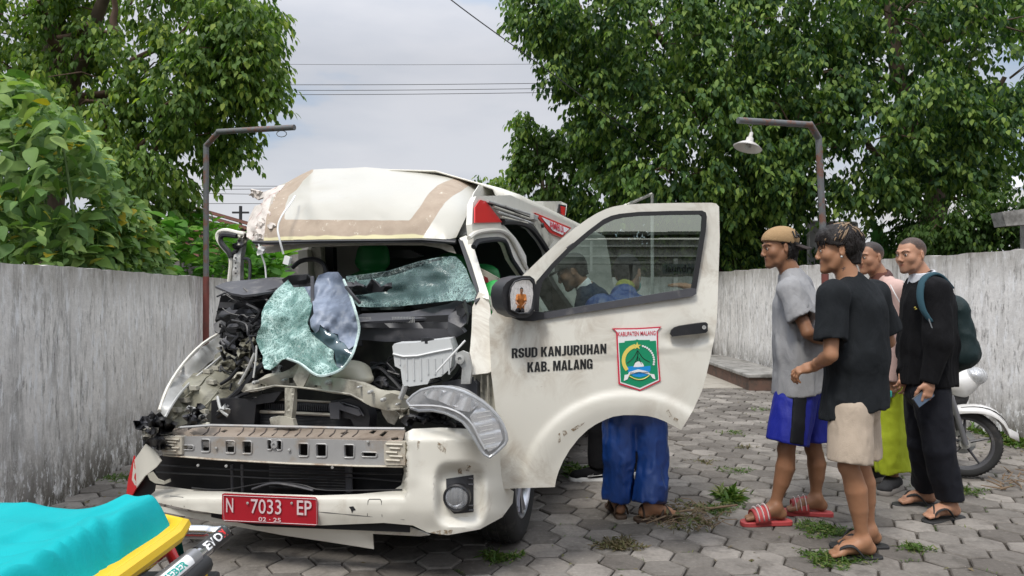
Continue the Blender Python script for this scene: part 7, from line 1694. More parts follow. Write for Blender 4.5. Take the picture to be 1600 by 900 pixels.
SK1 = skin('skin_dark_brown', (.235, .115, .062)); SK2 = skin('skin_brown', (.30, .150, .082)); SK3 = skin('skin_light_brown', (.38, .20, .125)); SK4 = skin('skin_mid_brown', (.285, .145, .085))
GRP = None
# man 1: grey tee, tan cap worn backwards, blue shorts, red slides
Y = 4.28
J = dict(head=at(1216, 388, Y), neck=at(1236, 428, Y), chest=at(1247, 482, Y), pelvis=at(1254, 590, Y), shL=at(1234, 454, Y-.16), shR=at(1248, 447, Y+.17), elL=at(1262, 520, Y-.26), elR=at(1275, 512, Y+.24), wrL=at(1303, 540, Y-.04), wrR=at(1306, 538, Y+.08),
         hipL=at(1246, 606, Y-.085), hipR=at(1262, 604, Y+.085), knL=at(1229, 702, Y-.11), knR=at(1271, 700, Y+.07), anL=at(1211, 790, Y-.09), anR=at(1275, 783, Y+.08), toeL=at(1170, 805, Y-.10), toeR=at(1240, 800, Y+.08))
J['anL'][2] = .085+.02; J['anR'][2] = .085+.02
f1 = np.array([-1., -.08, 0])
t, J, body, sd = person('man in grey tee, backward tan cap, royal blue shorts and red striped slides', J, GRP, f1, SK1, hd_f=(-1, -.10, -.06), hd_u=(-.10, 0, 1), hk=.95, hands=[('L', (1, .2, -.1), (0, 1, 0), 1, .7), ('R', (1, -.2, -.1), (0, -1, 0), -1, .7)], stub=.5)
tee(t, J, cloth('grey_marl_cotton', (.29, .29, .295), wr=1.0, wrs=8), sd, f1, at(1251, 608, Y), sl=.66, hemr=.150, w=1.42, slr=.074, chestr=.128, seed=1, hemn=(.12, 0, -1))
bl_ = cloth('royal_blue_polyester', (.010, .018, .26), rough=.55, wr=.8, spec=.4)
sh_ = trousers(t, J, bl_, sd, at(1254, 610, Y), .87, (.108, .112, .1), 'shorts', w=1.12, seed=3, belly=.09)
# black side panel on the near leg
a_, b_ = J['hipL'], J['hipL']+(J['knL']-J['hipL'])*.86
S = SDF(np.minimum(a_, b_)-.16, np.maximum(a_, b_)+.16, .0075); S.cone(a_+[0, 0, .01], b_, .117, .1195, k=0, cb=True)
S.nz(.009, (9, 9, 2.6), ridge=True, off=3)
c_ = (a_+b_)/2; S.plane(c_+[.026, 0, 0], (1, 0, -.10)); S.plane(c_-[.048, 0, 0], (-1, 0, .14)); S.plane(c_+[0, -.02, 0], (0, 1, 0))
sdf_obj('side_panel', S, cloth('black_polyester', (.008, .009, .012), rough=.6, wr=.3), sh_)
redp = simple('red_slide_foam', (.42, .055, .055), .55, 0, .15, 20, dirt=(.25, .1, .08), dlo=.55, dhi=.75)
sandal('slide_sandal', J['anL']-[0, 0, .004], (-1, -.10, 0), redp, redp, t, 'slide', 1.02, stripes=simple('stripe_white', (.62, .52, .50), .6)); sandal('slide_sandal', J['anR']-[0, 0, .004], (-1, .18, 0), redp, redp, t, 'slide', 1.02, stripes=bpy.data.materials['stripe_white'])
hf = unit(np.array([-1, -.10, -.06])); hu = np.array([-.10, 0, 1.]); r_, f_, u_ = fr_axes(hf, hu); hc_ = J['head']
hair_cap(t, hc_, hf, hu, M['hair'], .95, .010, (.03, .5), -.085, .006, side_z=-.030)
strands(t, hc_-u_*.050-f_*.0, hf, hu, M['hair'], 420, .92, .055, 4, 'back')
capm = cloth('tan_cap_cotton', (.36, .235, .12), weave=.4)
S = SDF(hc_-.19, hc_+.19, .0045); S.ell(hc_+f_*-.018+u_*.048, (.085, .110, .080), (r_, f_, u_), k=0); S.plane(hc_+u_*.030, -(u_+f_*-.24)); cp_ = sdf_obj('cap', S, capm, t)
B = MB(); n = 12; vs_ = []
for j in range(5):
    for i in range(n+1):
        a = PI*(i/n-.5)*.62; q = j/4; R = .100+.075*q; vs_.append(hc_+f_*(-.015-R*math.cos(a))+r_*(R*.80*math.sin(a))+u_*(.020-.032*q-.014*abs(math.sin(a))))
B.add(vs_, [(j*(n+1)+i, j*(n+1)+i+1, (j+1)*(n+1)+i+1, (j+1)*(n+1)+i) for j in range(4) for i in range(n)]); o = B.build('peak', cloth('dark_peak', (.03, .022, .02)), cp_, 180); mod(o, 'SOLIDIFY', thickness=.004)
def on_skull(a, z, k=.003): return hc_+f_*-.018+u_*(.048+z)+(-f_*math.cos(a)*(.113+k)+(-r_)*math.sin(a)*(.088+k))*math.sqrt(max(0, 1-(z/.082)**2))
for k_ in ():
    pass
B = MB()
for seg in ([(1.15, .040), (1.15, .004), (.95, .002)], [(1.02, .0), (.86, .040), (.70, .0)], [(.98, .016), (.76, .016)]):
    B.tube([on_skull(a, z) for a, z in seg], .0045, 5)
B.build('cap_monogram', M['text_black'], cp_, 60)
B = MB(); B.tube([on_skull(a, .045*math.sin(a)*0+.0) for a in np.linspace(-.1, 0, 2)], .001, 4)
# man 2: black tee, beige shorts, seen from behind
Y = 3.72
f2 = unit(np.array([-.72, .62, 0.]))
J = dict(head=at(1309, 392, Y+.02), neck=at(1327, 440, Y), chest=at(1340, 485, Y), pelvis=at(1342, 612, Y), shL=at(1300, 462, Y-.12), shR=at(1366, 462, Y+.10), elL=at(1298, 555, Y-.18), elR=at(1388, 534, Y+.16), wrL=at(1272, 572, Y-.02), wrR=at(1348, 556, Y+.28),
         hipL=at(1330, 640, Y-.08), hipR=at(1343, 638, Y+.08), knL=at(1326, 728, Y-.10), knR=at(1342, 720, Y+.09), anL=at(1348, 845, Y-.06), anR=at(1358, 824, Y+.10), toeL=at(1300, 856, Y-.08), toeR=at(1335, 836, Y+.08))
J['anL'][2] = .075+.016; J['anR'][2] = .075+.016
t, J, body, sd = person('young man in black tee and beige shorts with streaked hair, back to camera', J, GRP, f2, SK2, hd_f=(-1, .30, -.10), hd_u=(-.04, 0, 1), hk=.96, hands=[('L', (-.9, .45, -.35), (.3, .3, -1), -1, .75), ('R', (-1, .1, 0), (0, 0, -1), 1, .6)])
tee(t, J, cloth('washed_black_cotton', (.013, .015, .017), wr=1.0, wrs=8, spec=.15), sd, f2, at(1336, 636, Y), sl=.74, hemr=.150, w=1.18, slr=.070, chestr=.118, amp=.010, seed=7, hemn=(.24, 0, -1))
trousers(t, J, cloth('beige_cotton', (.44, .36, .28), wr=.9, wrs=7), sd, at(1342, 640, Y), .90, (.090, .100, .1), 'shorts', w=1.1, seed=9, amp=.006, belly=.092)
blk = simple('black_rubber_sole', (.018, .018, .018), .7, 0, .3, 20)
sandal('flip_flop', J['anL']-[0, 0, .003], (-1, -.12, 0), blk, blk, t, 'flip', 1.03); sandal('flip_flop', J['anR']-[0, 0, .003], (-1, .0, 0), blk, blk, t, 'flip', 1.03)
hf = unit(np.array([-1, .30, -.10])); hu = np.array([-.04, 0, 1.])
hair_cap(t, J['head'], hf, hu, M['hair_streak'], .96, .013, (.026, .3), -.062, .009, top=(.005, .068, .014), side_z=.004)
strands(t, J['head'], hf, hu, M['hair_streak'], 620, 1.06, .062, 8, 'top', fwd=.5); strands(t, J['head']+[0, 0, .003], hf, hu, M['hair_blond'], 110, 1.075, .055, 18, 'top', name='bleached_streaks'); strands(t, J['head']-[0, 0, .01], hf, hu, M['hair'], 500, 1.0, .04, 9, 'back', name='nape_hair')
r_, f_, u_ = fr_axes(hf, hu); B = MB(); B.lathe(J['head']-r_*.082-f_*.006-u_*.033, -r_, [(.001, .004), (.005, .002), (.006, 0)], 10); B.build('ear_stud', M['silver'], body)
# neck tattoo: a small dark star of strokes following the skin
nk = J['neck']*.45+J['head']*.55+[0, 0, -.02]; nd = unit(np.array([-.25, -1, 0])); B = MB(); ex = unit(np.cross(nd, VZ))
for a in np.linspace(0, 2*PI, 9)[:-1]:
    B.tube([nk+nd*.0525+ex*.003*math.cos(a)+VZ*.003*math.sin(a), nk+nd*.051+ex*.016*math.cos(a)+VZ*.019*math.sin(a)], [.0022, .0008], 4)
B.build('neck_tattoo', simple('tattoo_ink', (.05, .04, .045), .7), body)
# man 3: pink and brown uniform, lime trousers, dark slip-ons
Y = 4.98
f3 = np.array([-1, -.25, 0])
J = dict(head=at(1359, 403, Y), neck=at(1377, 435, Y), chest=at(1387, 480, Y), pelvis=at(1386, 588, Y), shL=at(1399, 455, Y-.17), shR=at(1372, 452, Y+.17), elL=at(1407, 530, Y-.2), elR=at(1360, 525, Y+.2), wrL=at(1394, 592, Y-.2), wrR=at(1350, 570, Y+.05),
         hipL=at(1388, 610, Y-.09), hipR=at(1374, 608, Y+.09), knL=at(1390, 680, Y-.09), knR=at(1368, 672, Y+.12), anL=at(1396, 746, Y-.08), anR=at(1364, 732, Y+.16), toeL=at(1378, 760, Y-.12), toeR=at(1350, 745, Y+.12))
J['anL'][2] = .09; J['anR'][2] = .09
t, J, body, sd = person('man in pink shirt with brown vest and lime green trousers between two others', J, GRP, f3, SK4, hd_f=(-1, -.38, -.05), hd_u=(-.06, 0, 1), hk=.93, feet=False, jaw=1.12, buzz=1., hands=[('L', (-.1, -.05, -1), (0, 1, 0), -1, .75), ('R', (-.4, -.3, -1), (0, 1, 0), 1, .7)])
shp = tee(t, J, cloth('dusty_pink_cotton', (.50, .35, .31), wr=.4), sd, f3, at(1384, 612, Y), sl=1, hemr=.135, w=1.38, chestr=.124, seed=12, long=True, hemn=(0, 0, -1), infl=1.0)
S = SDF(J['chest']-.35, J['chest']+.35, .009); S.cone(J['chest']+[0, 0, .02], J['pelvis']*.35+J['chest']*.65, .129, .131, k=.02, flat=(sd, 1.33)); S.cone(J['shL']*.72+J['shR']*.28, J['shR']*.72+J['shL']*.28, .067, .067, k=.05); S.cone(J['chest'], J['neck'], .10, .075, k=.04)
S.cone(J['neck']+[-.015, -.01, -.01], J['head'], .058, .08, k=.005, op='sub'); S.plane(J['chest']-[0, 0, .05], (0.2, 0, -1)); S.nz(.006, (12, 12, 5), off=4)
vo = sdf_obj('vest', S, cloth('brown_vest_cotton', (.095, .050, .045), wr=.3), t)
S = SDF(J['neck']-.14, J['neck']+.14, .006); S.cone(J['neck']-[0, 0, .02], J['neck']+[-.008, -.005, .045], .074, .060, k=0, ca=False, cb=True); S.cone(J['neck']-[0, 0, .04], J['neck']+[-.008, -.005, .09], .060, .052, k=0, op='sub'); S.plane(J['neck']-[0, 0, .02], -VZ); sdf_obj('collar', S, cloth('brown_collar', (.13, .055, .04)), t)
B = MB(); B.tube([J['shL']+[-.07, -.075, .04], J['shL']+[-.055, -.105, -.02], J['shL']+[-.03, -.11, -.07]], .0035, 5, sub=4); B.tube([J['shL']+[.02, -.06, .06], J['shL']+[.07, -.07, .01], J['shL']+[.09, -.06, -.06]], .0035, 5, sub=4); B.build('vest_piping', M['white'], vo)
trousers(t, J, cloth('lime_trouser_cloth', (.42, .50, .03), rough=.7, wr=.35, wrs=6), sd, at(1382, 590, Y), 1.82, (.110, .100, .096), w=1.15, seed=15, amp=.008)
B = MB(); B.lathe(at(1384, 606, Y), VZ, [(.150, -.012), (.153, 0), (.150, .012)], 24); 
hf = unit(np.array([-1, -.38, -.05])); 
gs = simple('grey_shoe_sole', (.22, .20, .18), .8, 0, .2, 20); sc4 = cloth('charcoal_canvas', (.028, .028, .03))
shoe('slip_on_shoe', J['anL'], (-.75, -.66, 0), sc4, gs, t, 1.0); shoe('slip_on_shoe', J['anR'], (-1, -.2, 0), sc4, gs, t, 1.0)
tl = thing('teal_pouch', J['wrL']+[-.03, -.02, -.1], 'small teal packet held in the hand of the man in lime trousers', 'packet')
B = MB(); B.box(J['wrL']+[-.045, -.01, -.095], (.07, .03, .045)); bevel(B.build('packet', simple('teal_plastic', (.05, .42, .36), .4), tl), .008)
# man 4: black sweatshirt, dark trousers, flip-flops, green backpack
Y = 4.36
f4 = np.array([-1, -.30, 0])
J = dict(head=at(1423, 399, Y), neck=at(1443, 436, Y), chest=at(1452, 478, Y), pelvis=at(1450, 590, Y), shL=at(1461, 456, Y-.17), shR=at(1436, 450, Y+.17), elL=at(1466, 535, Y-.24), elR=at(1420, 530, Y+.22), wrL=at(1452, 596, Y-.24), wrR=at(1415, 580, Y+.05),
         hipL=at(1455, 612, Y-.09), hipR=at(1440, 610, Y+.08), knL=at(1468, 700, Y-.10), knR=at(1444, 692, Y+.10), anL=at(1484, 795, Y-.06), anR=at(1446, 776, Y+.22), toeL=at(1450, 800, Y-.10), toeR=at(1410, 780, Y+.2))
J['anL'][2] = .075+.016; J['anR'][2] = .075+.016
t, J, body, sd = person('man in a black sweatshirt and dark trousers with a shaved head and a small beard', J, GRP, f4, SK3, hd_f=(-1, -.42, -.03), hd_u=(-.05, 0, 1), hk=.90, stub=.9, buzz=.93, hands=[('L', (-.15, -.05, -1), (-.4, 1, 0), -1, .5), ('R', (-.3, -.3, -1), (0, 1, 0), 1, .7)])
blk_sw = cloth('black_sweatshirt', (.006, .006, .007), wr=1.1, wrs=8, spec=.15)
sw = tee(t, J, blk_sw, sd, f4, at(1450, 598, Y), sl=1, hemr=.132, w=1.42, chestr=.128, seed=22, long=True, hemn=(0, 0, -1), infl=1.08, amp=.010)
B = MB()
for k_, (dx, dz) in enumerate([(-.03, 0), (0, .004), (.03, -.002)]):
    c = J['chest']+sd*.055+unit(f4)*.128+np.array([0, 0, -.01]); B.tube([c+sd*dx*.9+VZ*dz, c+sd*(dx*.9+.022)+VZ*(dz+.006)], .004, 5)
B.build('chest_print', M['gold_print'], sw)
S = SDF(J['neck']-.15, J['neck']+.15, .006); S.cone(J['neck']-[0, 0, .02], J['neck']+[-.012, -.01, .045], .086, .066, k=0, cb=True); S.cone(J['neck']-[0, 0, .04], J['neck']+[-.014, -.01, .09], .062, .052, k=0, op='sub'); S.plane(J['neck']-[0, 0, .03], -VZ); sdf_obj('collar', S, cloth('white_collar', (.62, .64, .68)), t)
trousers(t, J, cloth('dark_navy_trousers', (.009, .010, .015), rough=.75, wr=.5, wrs=6), sd, at(1450, 592, Y), 1.90, (.094, .078, .068), w=1.12, seed=25, amp=.008)
sandal('flip_flop', J['anL']-[0, 0, .003], (-1, -.42, 0), blk, blk, t, 'flip', 1.05); sandal('flip_flop', J['anR']-[0, 0, .003], (-1, -.05, 0), blk, blk, t, 'flip', 1.05)

bp = thing('backpack', J['chest']+[.17, .02, -.2], 'dark green backpack worn on the back of the man in the black sweatshirt', 'backpack')
bc = J['chest']+np.array([.135, .0, -.16]); bf = unit(np.array([1, .30, 0])); bs = unit(np.cross(bf, VZ))
S = SDF(bc-.36, bc+.36, .009); S.cone(bc+[-.01, 0, .15], bc+[.02, 0, -.11], .070, .088, k=.03, flat=(bs, 1.5)); S.ell(bc+bf*.02+[0, 0, -.12], (.10, .12, .09), k=.05); S.nz(.008, (12, 12, 8), ridge=True, off=2); bpm = cloth('dark_teal_nylon', (.008, .020, .021), rough=.6, wr=.5)
bo_ = sdf_obj('main_bag', S, bpm, bp)
S = SDF(bc-.36, bc+.36, .009); S.cone(bc-bs*.06+bf*.035+[0, 0, -.03], bc-bs*.07+bf*.045+[0, 0, -.15], .085, .100, k=.03, flat=(bs, 1.1)); S.plane(bc+[0, 0, -.015], (-.35, 0, 1)); S.nz(.006, (14, 14, 8), off=3); sdf_obj('side_pocket', S, cloth('bottle_green_nylon', (.012, .075, .045), rough=.5, wr=.5), bp)
B = MB()
for sg_, z_ in ((1, 0),):
    sL = J['shL']; B.tube([sL+[.12, .04, .02], sL+[.06, .035, .085], sL+[.0, .02, .102], sL+[-.065, -.0, .070], sL+[-.105, -.035, -.01], sL+[-.105, -.065, -.10], sL+[-.07, -.09, -.17]], [.02, .022, .024, .024, .022, .018, .012], 8, sub=4, flat=.5)
B.build('shoulder_strap', cloth('teal_strap', (.025, .065, .085)), bp, 180)
sR = J['shR']; B = MB(); B.tube([sR+[.07, -.03, .055], sR+[.02, .0, .075], sR+[-.06, .0, .03], sR+[-.095, -.03, -.06], sR+[-.06, -.04, -.16]], .018, 8, sub=4, flat=.4); B.build('shoulder_strap', bpy.data.materials['teal_strap'], bp, 180)
B = MB(); B.tube([sL+[-.085, -.085, -.15], sL+[-.075, -.10, -.20], sL+[-.055, -.11, -.27]], .006, 6, sub=3, flat=.4); B.build('strap_tail', simple('grey_webbing', (.25, .27, .28), .7), bp)
ph_ = thing('phone', J['wrL']+[-.03, -.03, -.09], 'dark smartphone held low in the hand of the man in the black sweatshirt', 'phone')
B = MB(); B.box(J['wrL']+[-.036, -.004, -.088], (.125, .010, .065), (unit(np.array([.8, .1, .55])), unit(np.array([-.1, 1, 0])), unit(np.array([-.55, 0, .8])))); bevel(B.build('case', M['black'], ph_), .006); B = MB(); B.box(J['wrL']+[-.036, -.0105, -.088], (.110, .001, .055), (unit(np.array([.8, .1, .55])), unit(np.array([-.1, 1, 0])), unit(np.array([-.55, 0, .8])))); B.build('screen', simple('phone_screen', (.10, .14, .2), .1), ph_)
# man 5: blue rain suit, back to the camera, behind the open door
Y = 4.36
f5 = unit(np.array([-.35, 1, 0]))
J = dict(head=at(982, 428, Y+.42), neck=at(975, 458, Y+.30), chest=at(978, 500, Y+.16), pelvis=at(992, 610, Y-.02), shL=at(938, 482, Y+.16), shR=at(1015, 486, Y+.22), elL=at(905, 530, Y+.42), elR=at(1068, 530, Y-.10), wrL=at(880, 520, Y+.62), wrR=at(1092, 455, Y-.45),
         hipL=at(970, 640, Y), hipR=at(1013, 640, Y), knL=at(968, 715, Y-.02), knR=at(1018, 720, Y-.03), anL=at(967, 790, Y+.02), anR=at(1015, 800, Y-.08), toeL=at(960, 795, Y+.2), toeR=at(1045, 806, Y-.06))
J['anL'][2] = .088; J['anR'][2] = .088
t, J, body, sd = person('man in shiny blue rain suit and brown sandals behind the open door', J, GRP, f5, SK2, hd_f=(.45, .85, -.1), hd_u=(.0, .25, 1), hk=1.0, hands=[('L', (-.8, .5, 0), (0, 0, -1), 1, .6), ('R', (-.9, .1, .35), (0, .3, -1), 1, .25)])
rb = cloth('blue_rainwear', (.010, .045, .20), rough=.30, wr=1.0, wrs=5, spec=.7, sheen=0, weave=.05)
S = SDF(J['chest']-.5, J['chest']+.5, .009)
tee(t, J, rb, sd, f5, at(992, 630, Y-.02), sl=1, hemr=.150, w=1.45, chestr=.135, seed=32, long=True, hemn=(0, 0, -1), infl=1.05, name='rain_jacket', amp=.010)
trousers(t, J, rb, sd, at(992, 612, Y), 1.88, (.090, .079, .082), 'rain_trousers', w=1.0, seed=35, amp=.013, belly=.10)
S = SDF(J['neck']-.14, J['neck']+.14, .006); S.cone(J['neck']-[0, 0, .02], J['neck']*.7+J['head']*.3, .075, .062, k=.01); S.plane(J['neck']*.62+J['head']*.38, unit(J['head']-J['neck'])); sdf_obj('collar', S, simple('yellow_green_lining', (.30, .30, .06), .7, 0, .5, 25), t)
hf = unit(np.array([.45, .85, -.1])); hair_cap(t, J['head'], hf, (0, .25, 1), M['hair'], 1.0, .010, (.05, .3), -.06, .004, side_z=.0)
r_, f_, u_ = fr_axes(hf, np.array([0, .25, 1.])); hc_ = J['head']; S = SDF(hc_-.16, hc_+.16, .006); S.ell(hc_+f_*.055-u_*.065, (.060, .058, .052), (r_, f_, u_), k=0); S.plane(hc_+f_*.03, -f_); mk = sdf_obj('face_mask', S, simple('teal_mask', (.03, .36, .32), .7), t)
B = MB(); B.tube([hc_+f_*.04+r_*.055-u_*.04, hc_+r_*.080+u_*.01-f_*.02], .0022, 5); B.tube([hc_+f_*.035+r_*.052-u_*.085, hc_+r_*.080-u_*.035-f_*.02], .0022, 5); B.build('ear_loop', M['white'], mk)
brn = simple('brown_sandal_rubber', (.06, .035, .022), .7, 0, .2, 20)
sandal('sandal', J['anL']-[0, 0, .0], (-.12, 1, 0), brn, brn, t, 'cross', 1.0); sandal('sandal', J['anR'], (1, .12, 0), brn, brn, t, 'cross', 1.0)
# man 6: navy jacket and cap leaning into the van
Y = 5.22
f6 = np.array([-1, .15, 0])
J = dict(head=at(893, 425, Y), neck=at(917, 450, Y), chest=at(930, 485, Y), pelvis=at(950, 590, Y), shL=at(922, 470, Y-.17), shR=at(930, 464, Y+.17), elL=at(905, 530, Y-.2), elR=at(905, 525, Y+.2), wrL=at(870, 540, Y-.15), wrR=at(870, 535, Y+.15),
         hipL=at(948, 605, Y-.08), hipR=at(952, 605, Y+.08), knL=at(938, 672, Y-.08), knR=at(975, 672, Y+.10), anL=at(935, 735, Y-.06), anR=at(985, 735, Y+.10), toeL=at(900, 740, Y-.08), toeR=at(955, 742, Y+.1))
J['anL'][2] = .09; J['anR'][2] = .09
t, J, body, sd = person('man in navy jacket and dark cap leaning into the van behind the door glass', J, GRP, f6, SK4, hd_f=(-1, .1, -.45), hd_u=(-.45, 0, 1), hk=1.02, feet=False, h=.011, hands=[('L', (-1, 0, -.2), (0, 1, 0), 1, .5)])
tee(t, J, cloth('navy_jacket', (.016, .030, .060), wr=.5), sd, f6, at(952, 606, Y), sl=1, hemr=.14, w=1.4, chestr=.130, seed=41, long=True, hemn=(0, 0, -1), infl=1.05, name='jacket')
trousers(t, J, cloth('black_trousers', (.010, .010, .012), wr=.4), sd, at(950, 590, Y), 1.92, (.10, .078, .066), w=1.2, seed=44)
hf = unit(np.array([-1, .1, -.45])); hu = np.array([-.45, 0, 1.]); r_, f_, u_ = fr_axes(hf, hu); hc_ = J['head']
hair_cap(t, hc_, hf, hu, M['hair'], 1.02, .006, (.05, .3), -.05, .002, side_z=0)
S = SDF(hc_-.2, hc_+.2, .006); S.ell(hc_+f_*-.012+u_*.050, (.090, .115, .080), (r_, f_, u_), k=0); S.plane(hc_+u_*.040, -u_); S.cone(hc_+f_*.09+u_*.046-r_*.03, hc_+f_*.15+u_*.040-r_*.0, .010, .008, k=.01, flat=(r_, 5)); sdf_obj('cap', S, cloth('dark_olive_cap', (.06, .062, .055)), t)
S = SDF(J['neck']-.14, J['neck']+.14, .007); S.cone(J['neck']-[0, 0, .02], J['neck']*.65+J['head']*.35, .072, .060, k=.01); S.plane(J['neck']*.66+J['head']*.34, unit(J['head']-J['neck'])); sdf_obj('collar', S, M['white'], t)
nb_ = cloth('black_knit', (.012, .012, .014))
for s in 'LR':
    so_ = shoe('trainer', J['an'+s], (-1, .05, 0), nb_, M['white'], t, 1.05)
    a = J['an'+s]; B = MB(); B.tube([a+[-.02, -.048, -.02], a+[-.08, -.050, -.045], a+[.02, -.050, -.035]], .006, 5, flat=.5); B.build('shoe_stripe', M['white'], so_)
# man 7: crouched in an orange top against the right wall, seen only in the wing mirror
bx = np.array([4.35, 1.55, 0]); f7 = np.array([-1., .35, 0])
q = lambda x, y, z: bx+unit(f7)*x+unit(np.cross(VZ, f7))*y+np.array([0, 0, z])
J = dict(head=q(.05, 0, 1.22), neck=q(0, 0, 1.08), chest=q(-.02, 0, .93), pelvis=q(-.08, 0, .50), shL=q(.0, .18, 1.02), shR=q(.0, -.18, 1.02), elL=q(.22, .22, .78), elR=q(.22, -.22, .78), wrL=q(.38, .08, .72), wrR=q(.38, -.08, .68), hipL=q(-.05, .09, .48), hipR=q(-.05, -.09, .48), knL=q(.36, .14, .52), knR=q(.36, -.14, .52), anL=q(.30, .13, .09), anR=q(.34, -.13, .09), toeL=q(.45, .13, .05), toeR=q(.5, -.13, .05))
t, J, body, sd = person('man in an orange top sitting against the right wall, seen only in the wing mirror', J, GRP, f7, SK2, h=.014)
tee(t, J, cloth('orange_cotton', (.52, .19, .05)), sd, f7, q(-.08, 0, .50), sl=.7, seed=51)
trousers(t, J, cloth('black_jeans', (.012, .012, .014)), sd, q(-.08, 0, .56), 1.85, (.10, .075, .06), seed=55)
hair_cap(t, J['head'], f7, (0, 0, 1), M['hair'], 1., .012, (.05, .3), -.05, .002)
st_ = thing('plastic_stool', bx+[.08, -.03, 0], 'low dark stool under the man in the orange top, seen only in the wing mirror', 'stool')
B = MB(); B.box(bx+unit(f7)*-.08+[0, 0, .37], (.30, .30, .03)); B.build('seat', M['black'], st_)
for i in (-1, 1):
    for j in (-1, 1):
        B = MB(); c = bx+unit(f7)*-.08; B.tube([c+[.12*i, .12*j, .36], c+[.15*i, .15*j, 0]], .015, 6); B.build('leg', M['black'], st_)
# ------------------------------------------------------------------ ambulance stretcher in the near left corner
stt = thing('stretcher', (-.99, .75, 0), 'ambulance stretcher with yellow board and steel tube frame in the near left corner', 'stretcher')
yel = simple('yellow_board_plastic', (.72, .46, .008), .35, 0, .08, 6, dirt=(.45, .32, .05), dlo=.6, dhi=.75)
out = [(-1.24, -.2), (-.707, -.2), (-.707, 1.50), (-.712, 1.60), (-.735, 1.65), (-.80, 1.682), (-1.0, 1.69), (-1.18, 1.67), (-1.24, 1.60)]
B = MB(); B.prism([(x, y, .775) for x, y in out], (0, 0, .030)); bevel(B.build('board', yel, stt), .010, 3)
B = MB(); B.tube([(-.708, -.2, .790), (-.708, 1.56, .790), (-.725, 1.635, .790), (-.80, 1.675, .790)], .017, 8); B.build('board_lip', yel, stt)
st_m = simple('brushed_steel', (.58, .58, .59), .22, .95, .1, 30)
B = MB(); B.tube([(-1.05, 1.75, .738), (-.90, 1.755, .738), (-.75, 1.757, .738), (-.700, 1.745, .738), (-.677, 1.70, .738), (-.682, 1.2, .738), (-.69, -.2, .738)], .0165, 14, sub=6); B.build('frame_tube', st_m, stt, 180)
B = MB(); B.tube([(-.679, 1.58, .738), (-.69, -.2, .738)], .0215, 14); B.build('grip_sleeve', simple('grey_sleeve', (.33, .33, .34), .3, .6, .1), stt)
B = MB(); B.tube([(-.6755, 1.735, .738), (-.679, 1.60, .738)], .0182, 14); B.build('grip_band', M['black'], stt)
B = MB(); B.tube([(-.665, 1.60, .718), (-.670, 1.2, .716)], .021, 10); B.build('grip_underside', M['rubber'], stt)
B = MB(); B.tube([(-1.1, 1.64, .722), (-.86, 1.66, .722), (-.80, 1.62, .722), (-.785, 1.5, .722), (-.785, -.2, .722)], .0155, 12, sub=6); B.build('inner_tube', st_m, stt, 180)
redt = simple('red_tube', (.50, .015, .015), .35, 0, .1)
B = MB(); B.tube([(-.80, 1.72, .72), (-.71, 1.665, .62), (-.66, 1.63, .52)], .014, 10); B.build('red_brace', redt, stt)
B = MB(); B.tube([(-.655, 1.625, .665), (-.625, 1.61, .625)], .013, 10); B.build('red_lever', redt, stt)
B = MB(); B.box((-.735, 1.66, .668), (.10, .03, .02)); bevel(B.build('yellow_clamp', yel, stt), .006)
B = MB(); B.box((-.80, 1.56, .655), (.26, .30, .02)); bevel(B.build('black_tray', M['black'], stt), .008)
for x in (-1.2, -.72):
    for y0, y1 in ((1.35, .35), (.35, 1.35)):
        B = MB(); B.tube([(x, y0, .70), (x, y1, .12)], .014, 8); B.build('leg', st_m, stt)
    for y in (.35, 1.35):
        w_ = MB(); w_.lathe((x, y, .075), (1, 0, 0), [(.02, -.018), (.068, -.018), (.075, -.010), (.075, .010), (.068, .018), (.02, .018)], 20); w_.build('caster_wheel', M['tyre'], stt)
for (s_, a, b_, ch_, mt_, bold_) in (('EVO', (-.6745, 1.612, 0), (-.672, 1.695, 0), .020, 'white', .03), ('X', (-.672, 1.698, 0), (-.671, 1.722, 0), .020, 'red', .05)):
    zz = .7385; A_ = np.array([a[0]-.0135, a[1], .7505]); D_ = np.array([b_[0]-.0135, b_[1], .7505])-A_; up = unit(np.array([-.72, 0, .70]))*ch_
    base_ = A_; o = text_mesh('grip_lettering', s_, M[mt_], None, (0, 0, 0), np.array([1., 0, 0]), VZ, 1.0, bold_, 1.0, depth=0)
    co = np.array([v.co[:] for v in o.data.vertices]); w = co[:, 0].max()-co[:, 0].min(); h = co[:, 2].max(); me = o.data; bpy.data.objects.remove(o)
    W_ = base_[None]+((co[:, :1]-co[:, 0].min())/w)*D_+(co[:, 2:3]/h)*up*np.array([1, 1, 1.])
    # wrap the print round the tube
    ang = np.radians(18+62*co[:, 2]/h); W_[:, 0] = -.677+.0190*np.cos(ang); W_[:, 2] = .738+.0190*np.sin(ang)
    me.vertices.foreach_set('co', W_.astype(np.float32).ravel()); me.materials.clear(); link_mesh('grip_lettering', me, M[mt_], stt, 0)
B = MB(); vs_ = []
for i in range(13):
    for j in range(7):
        a = math.radians(12+66*j/6); vs_.append((-.680+.0222*math.cos(a), 1.40+.14*i/12, .738+.0222*math.sin(a)))
B.add(vs_, [(i*7+j, (i+1)*7+j, (i+1)*7+j+1, i*7+j+1) for i in range(12) for j in range(6)]); stk = B.build('sticker', M['white'], stt, 180)
o = text_mesh('sticker_lettering', 'MEBER', M['text_black'], None, (0, 0, 0), np.array([1., 0, 0]), VZ, 1.0, .03, 1.0, depth=0)
co = np.array([v.co[:] for v in o.data.vertices]); w = co[:, 0].max()-co[:, 0].min(); h = co[:, 2].max(); me = o.data; bpy.data.objects.remove(o)
ang = np.radians(26+(co[:, 2]/h)*38); W_ = np.stack([-.680+.0228*np.cos(ang), 1.412+.10*(co[:, 0]-co[:, 0].min())/w, .738+.0228*np.sin(ang)], 1)
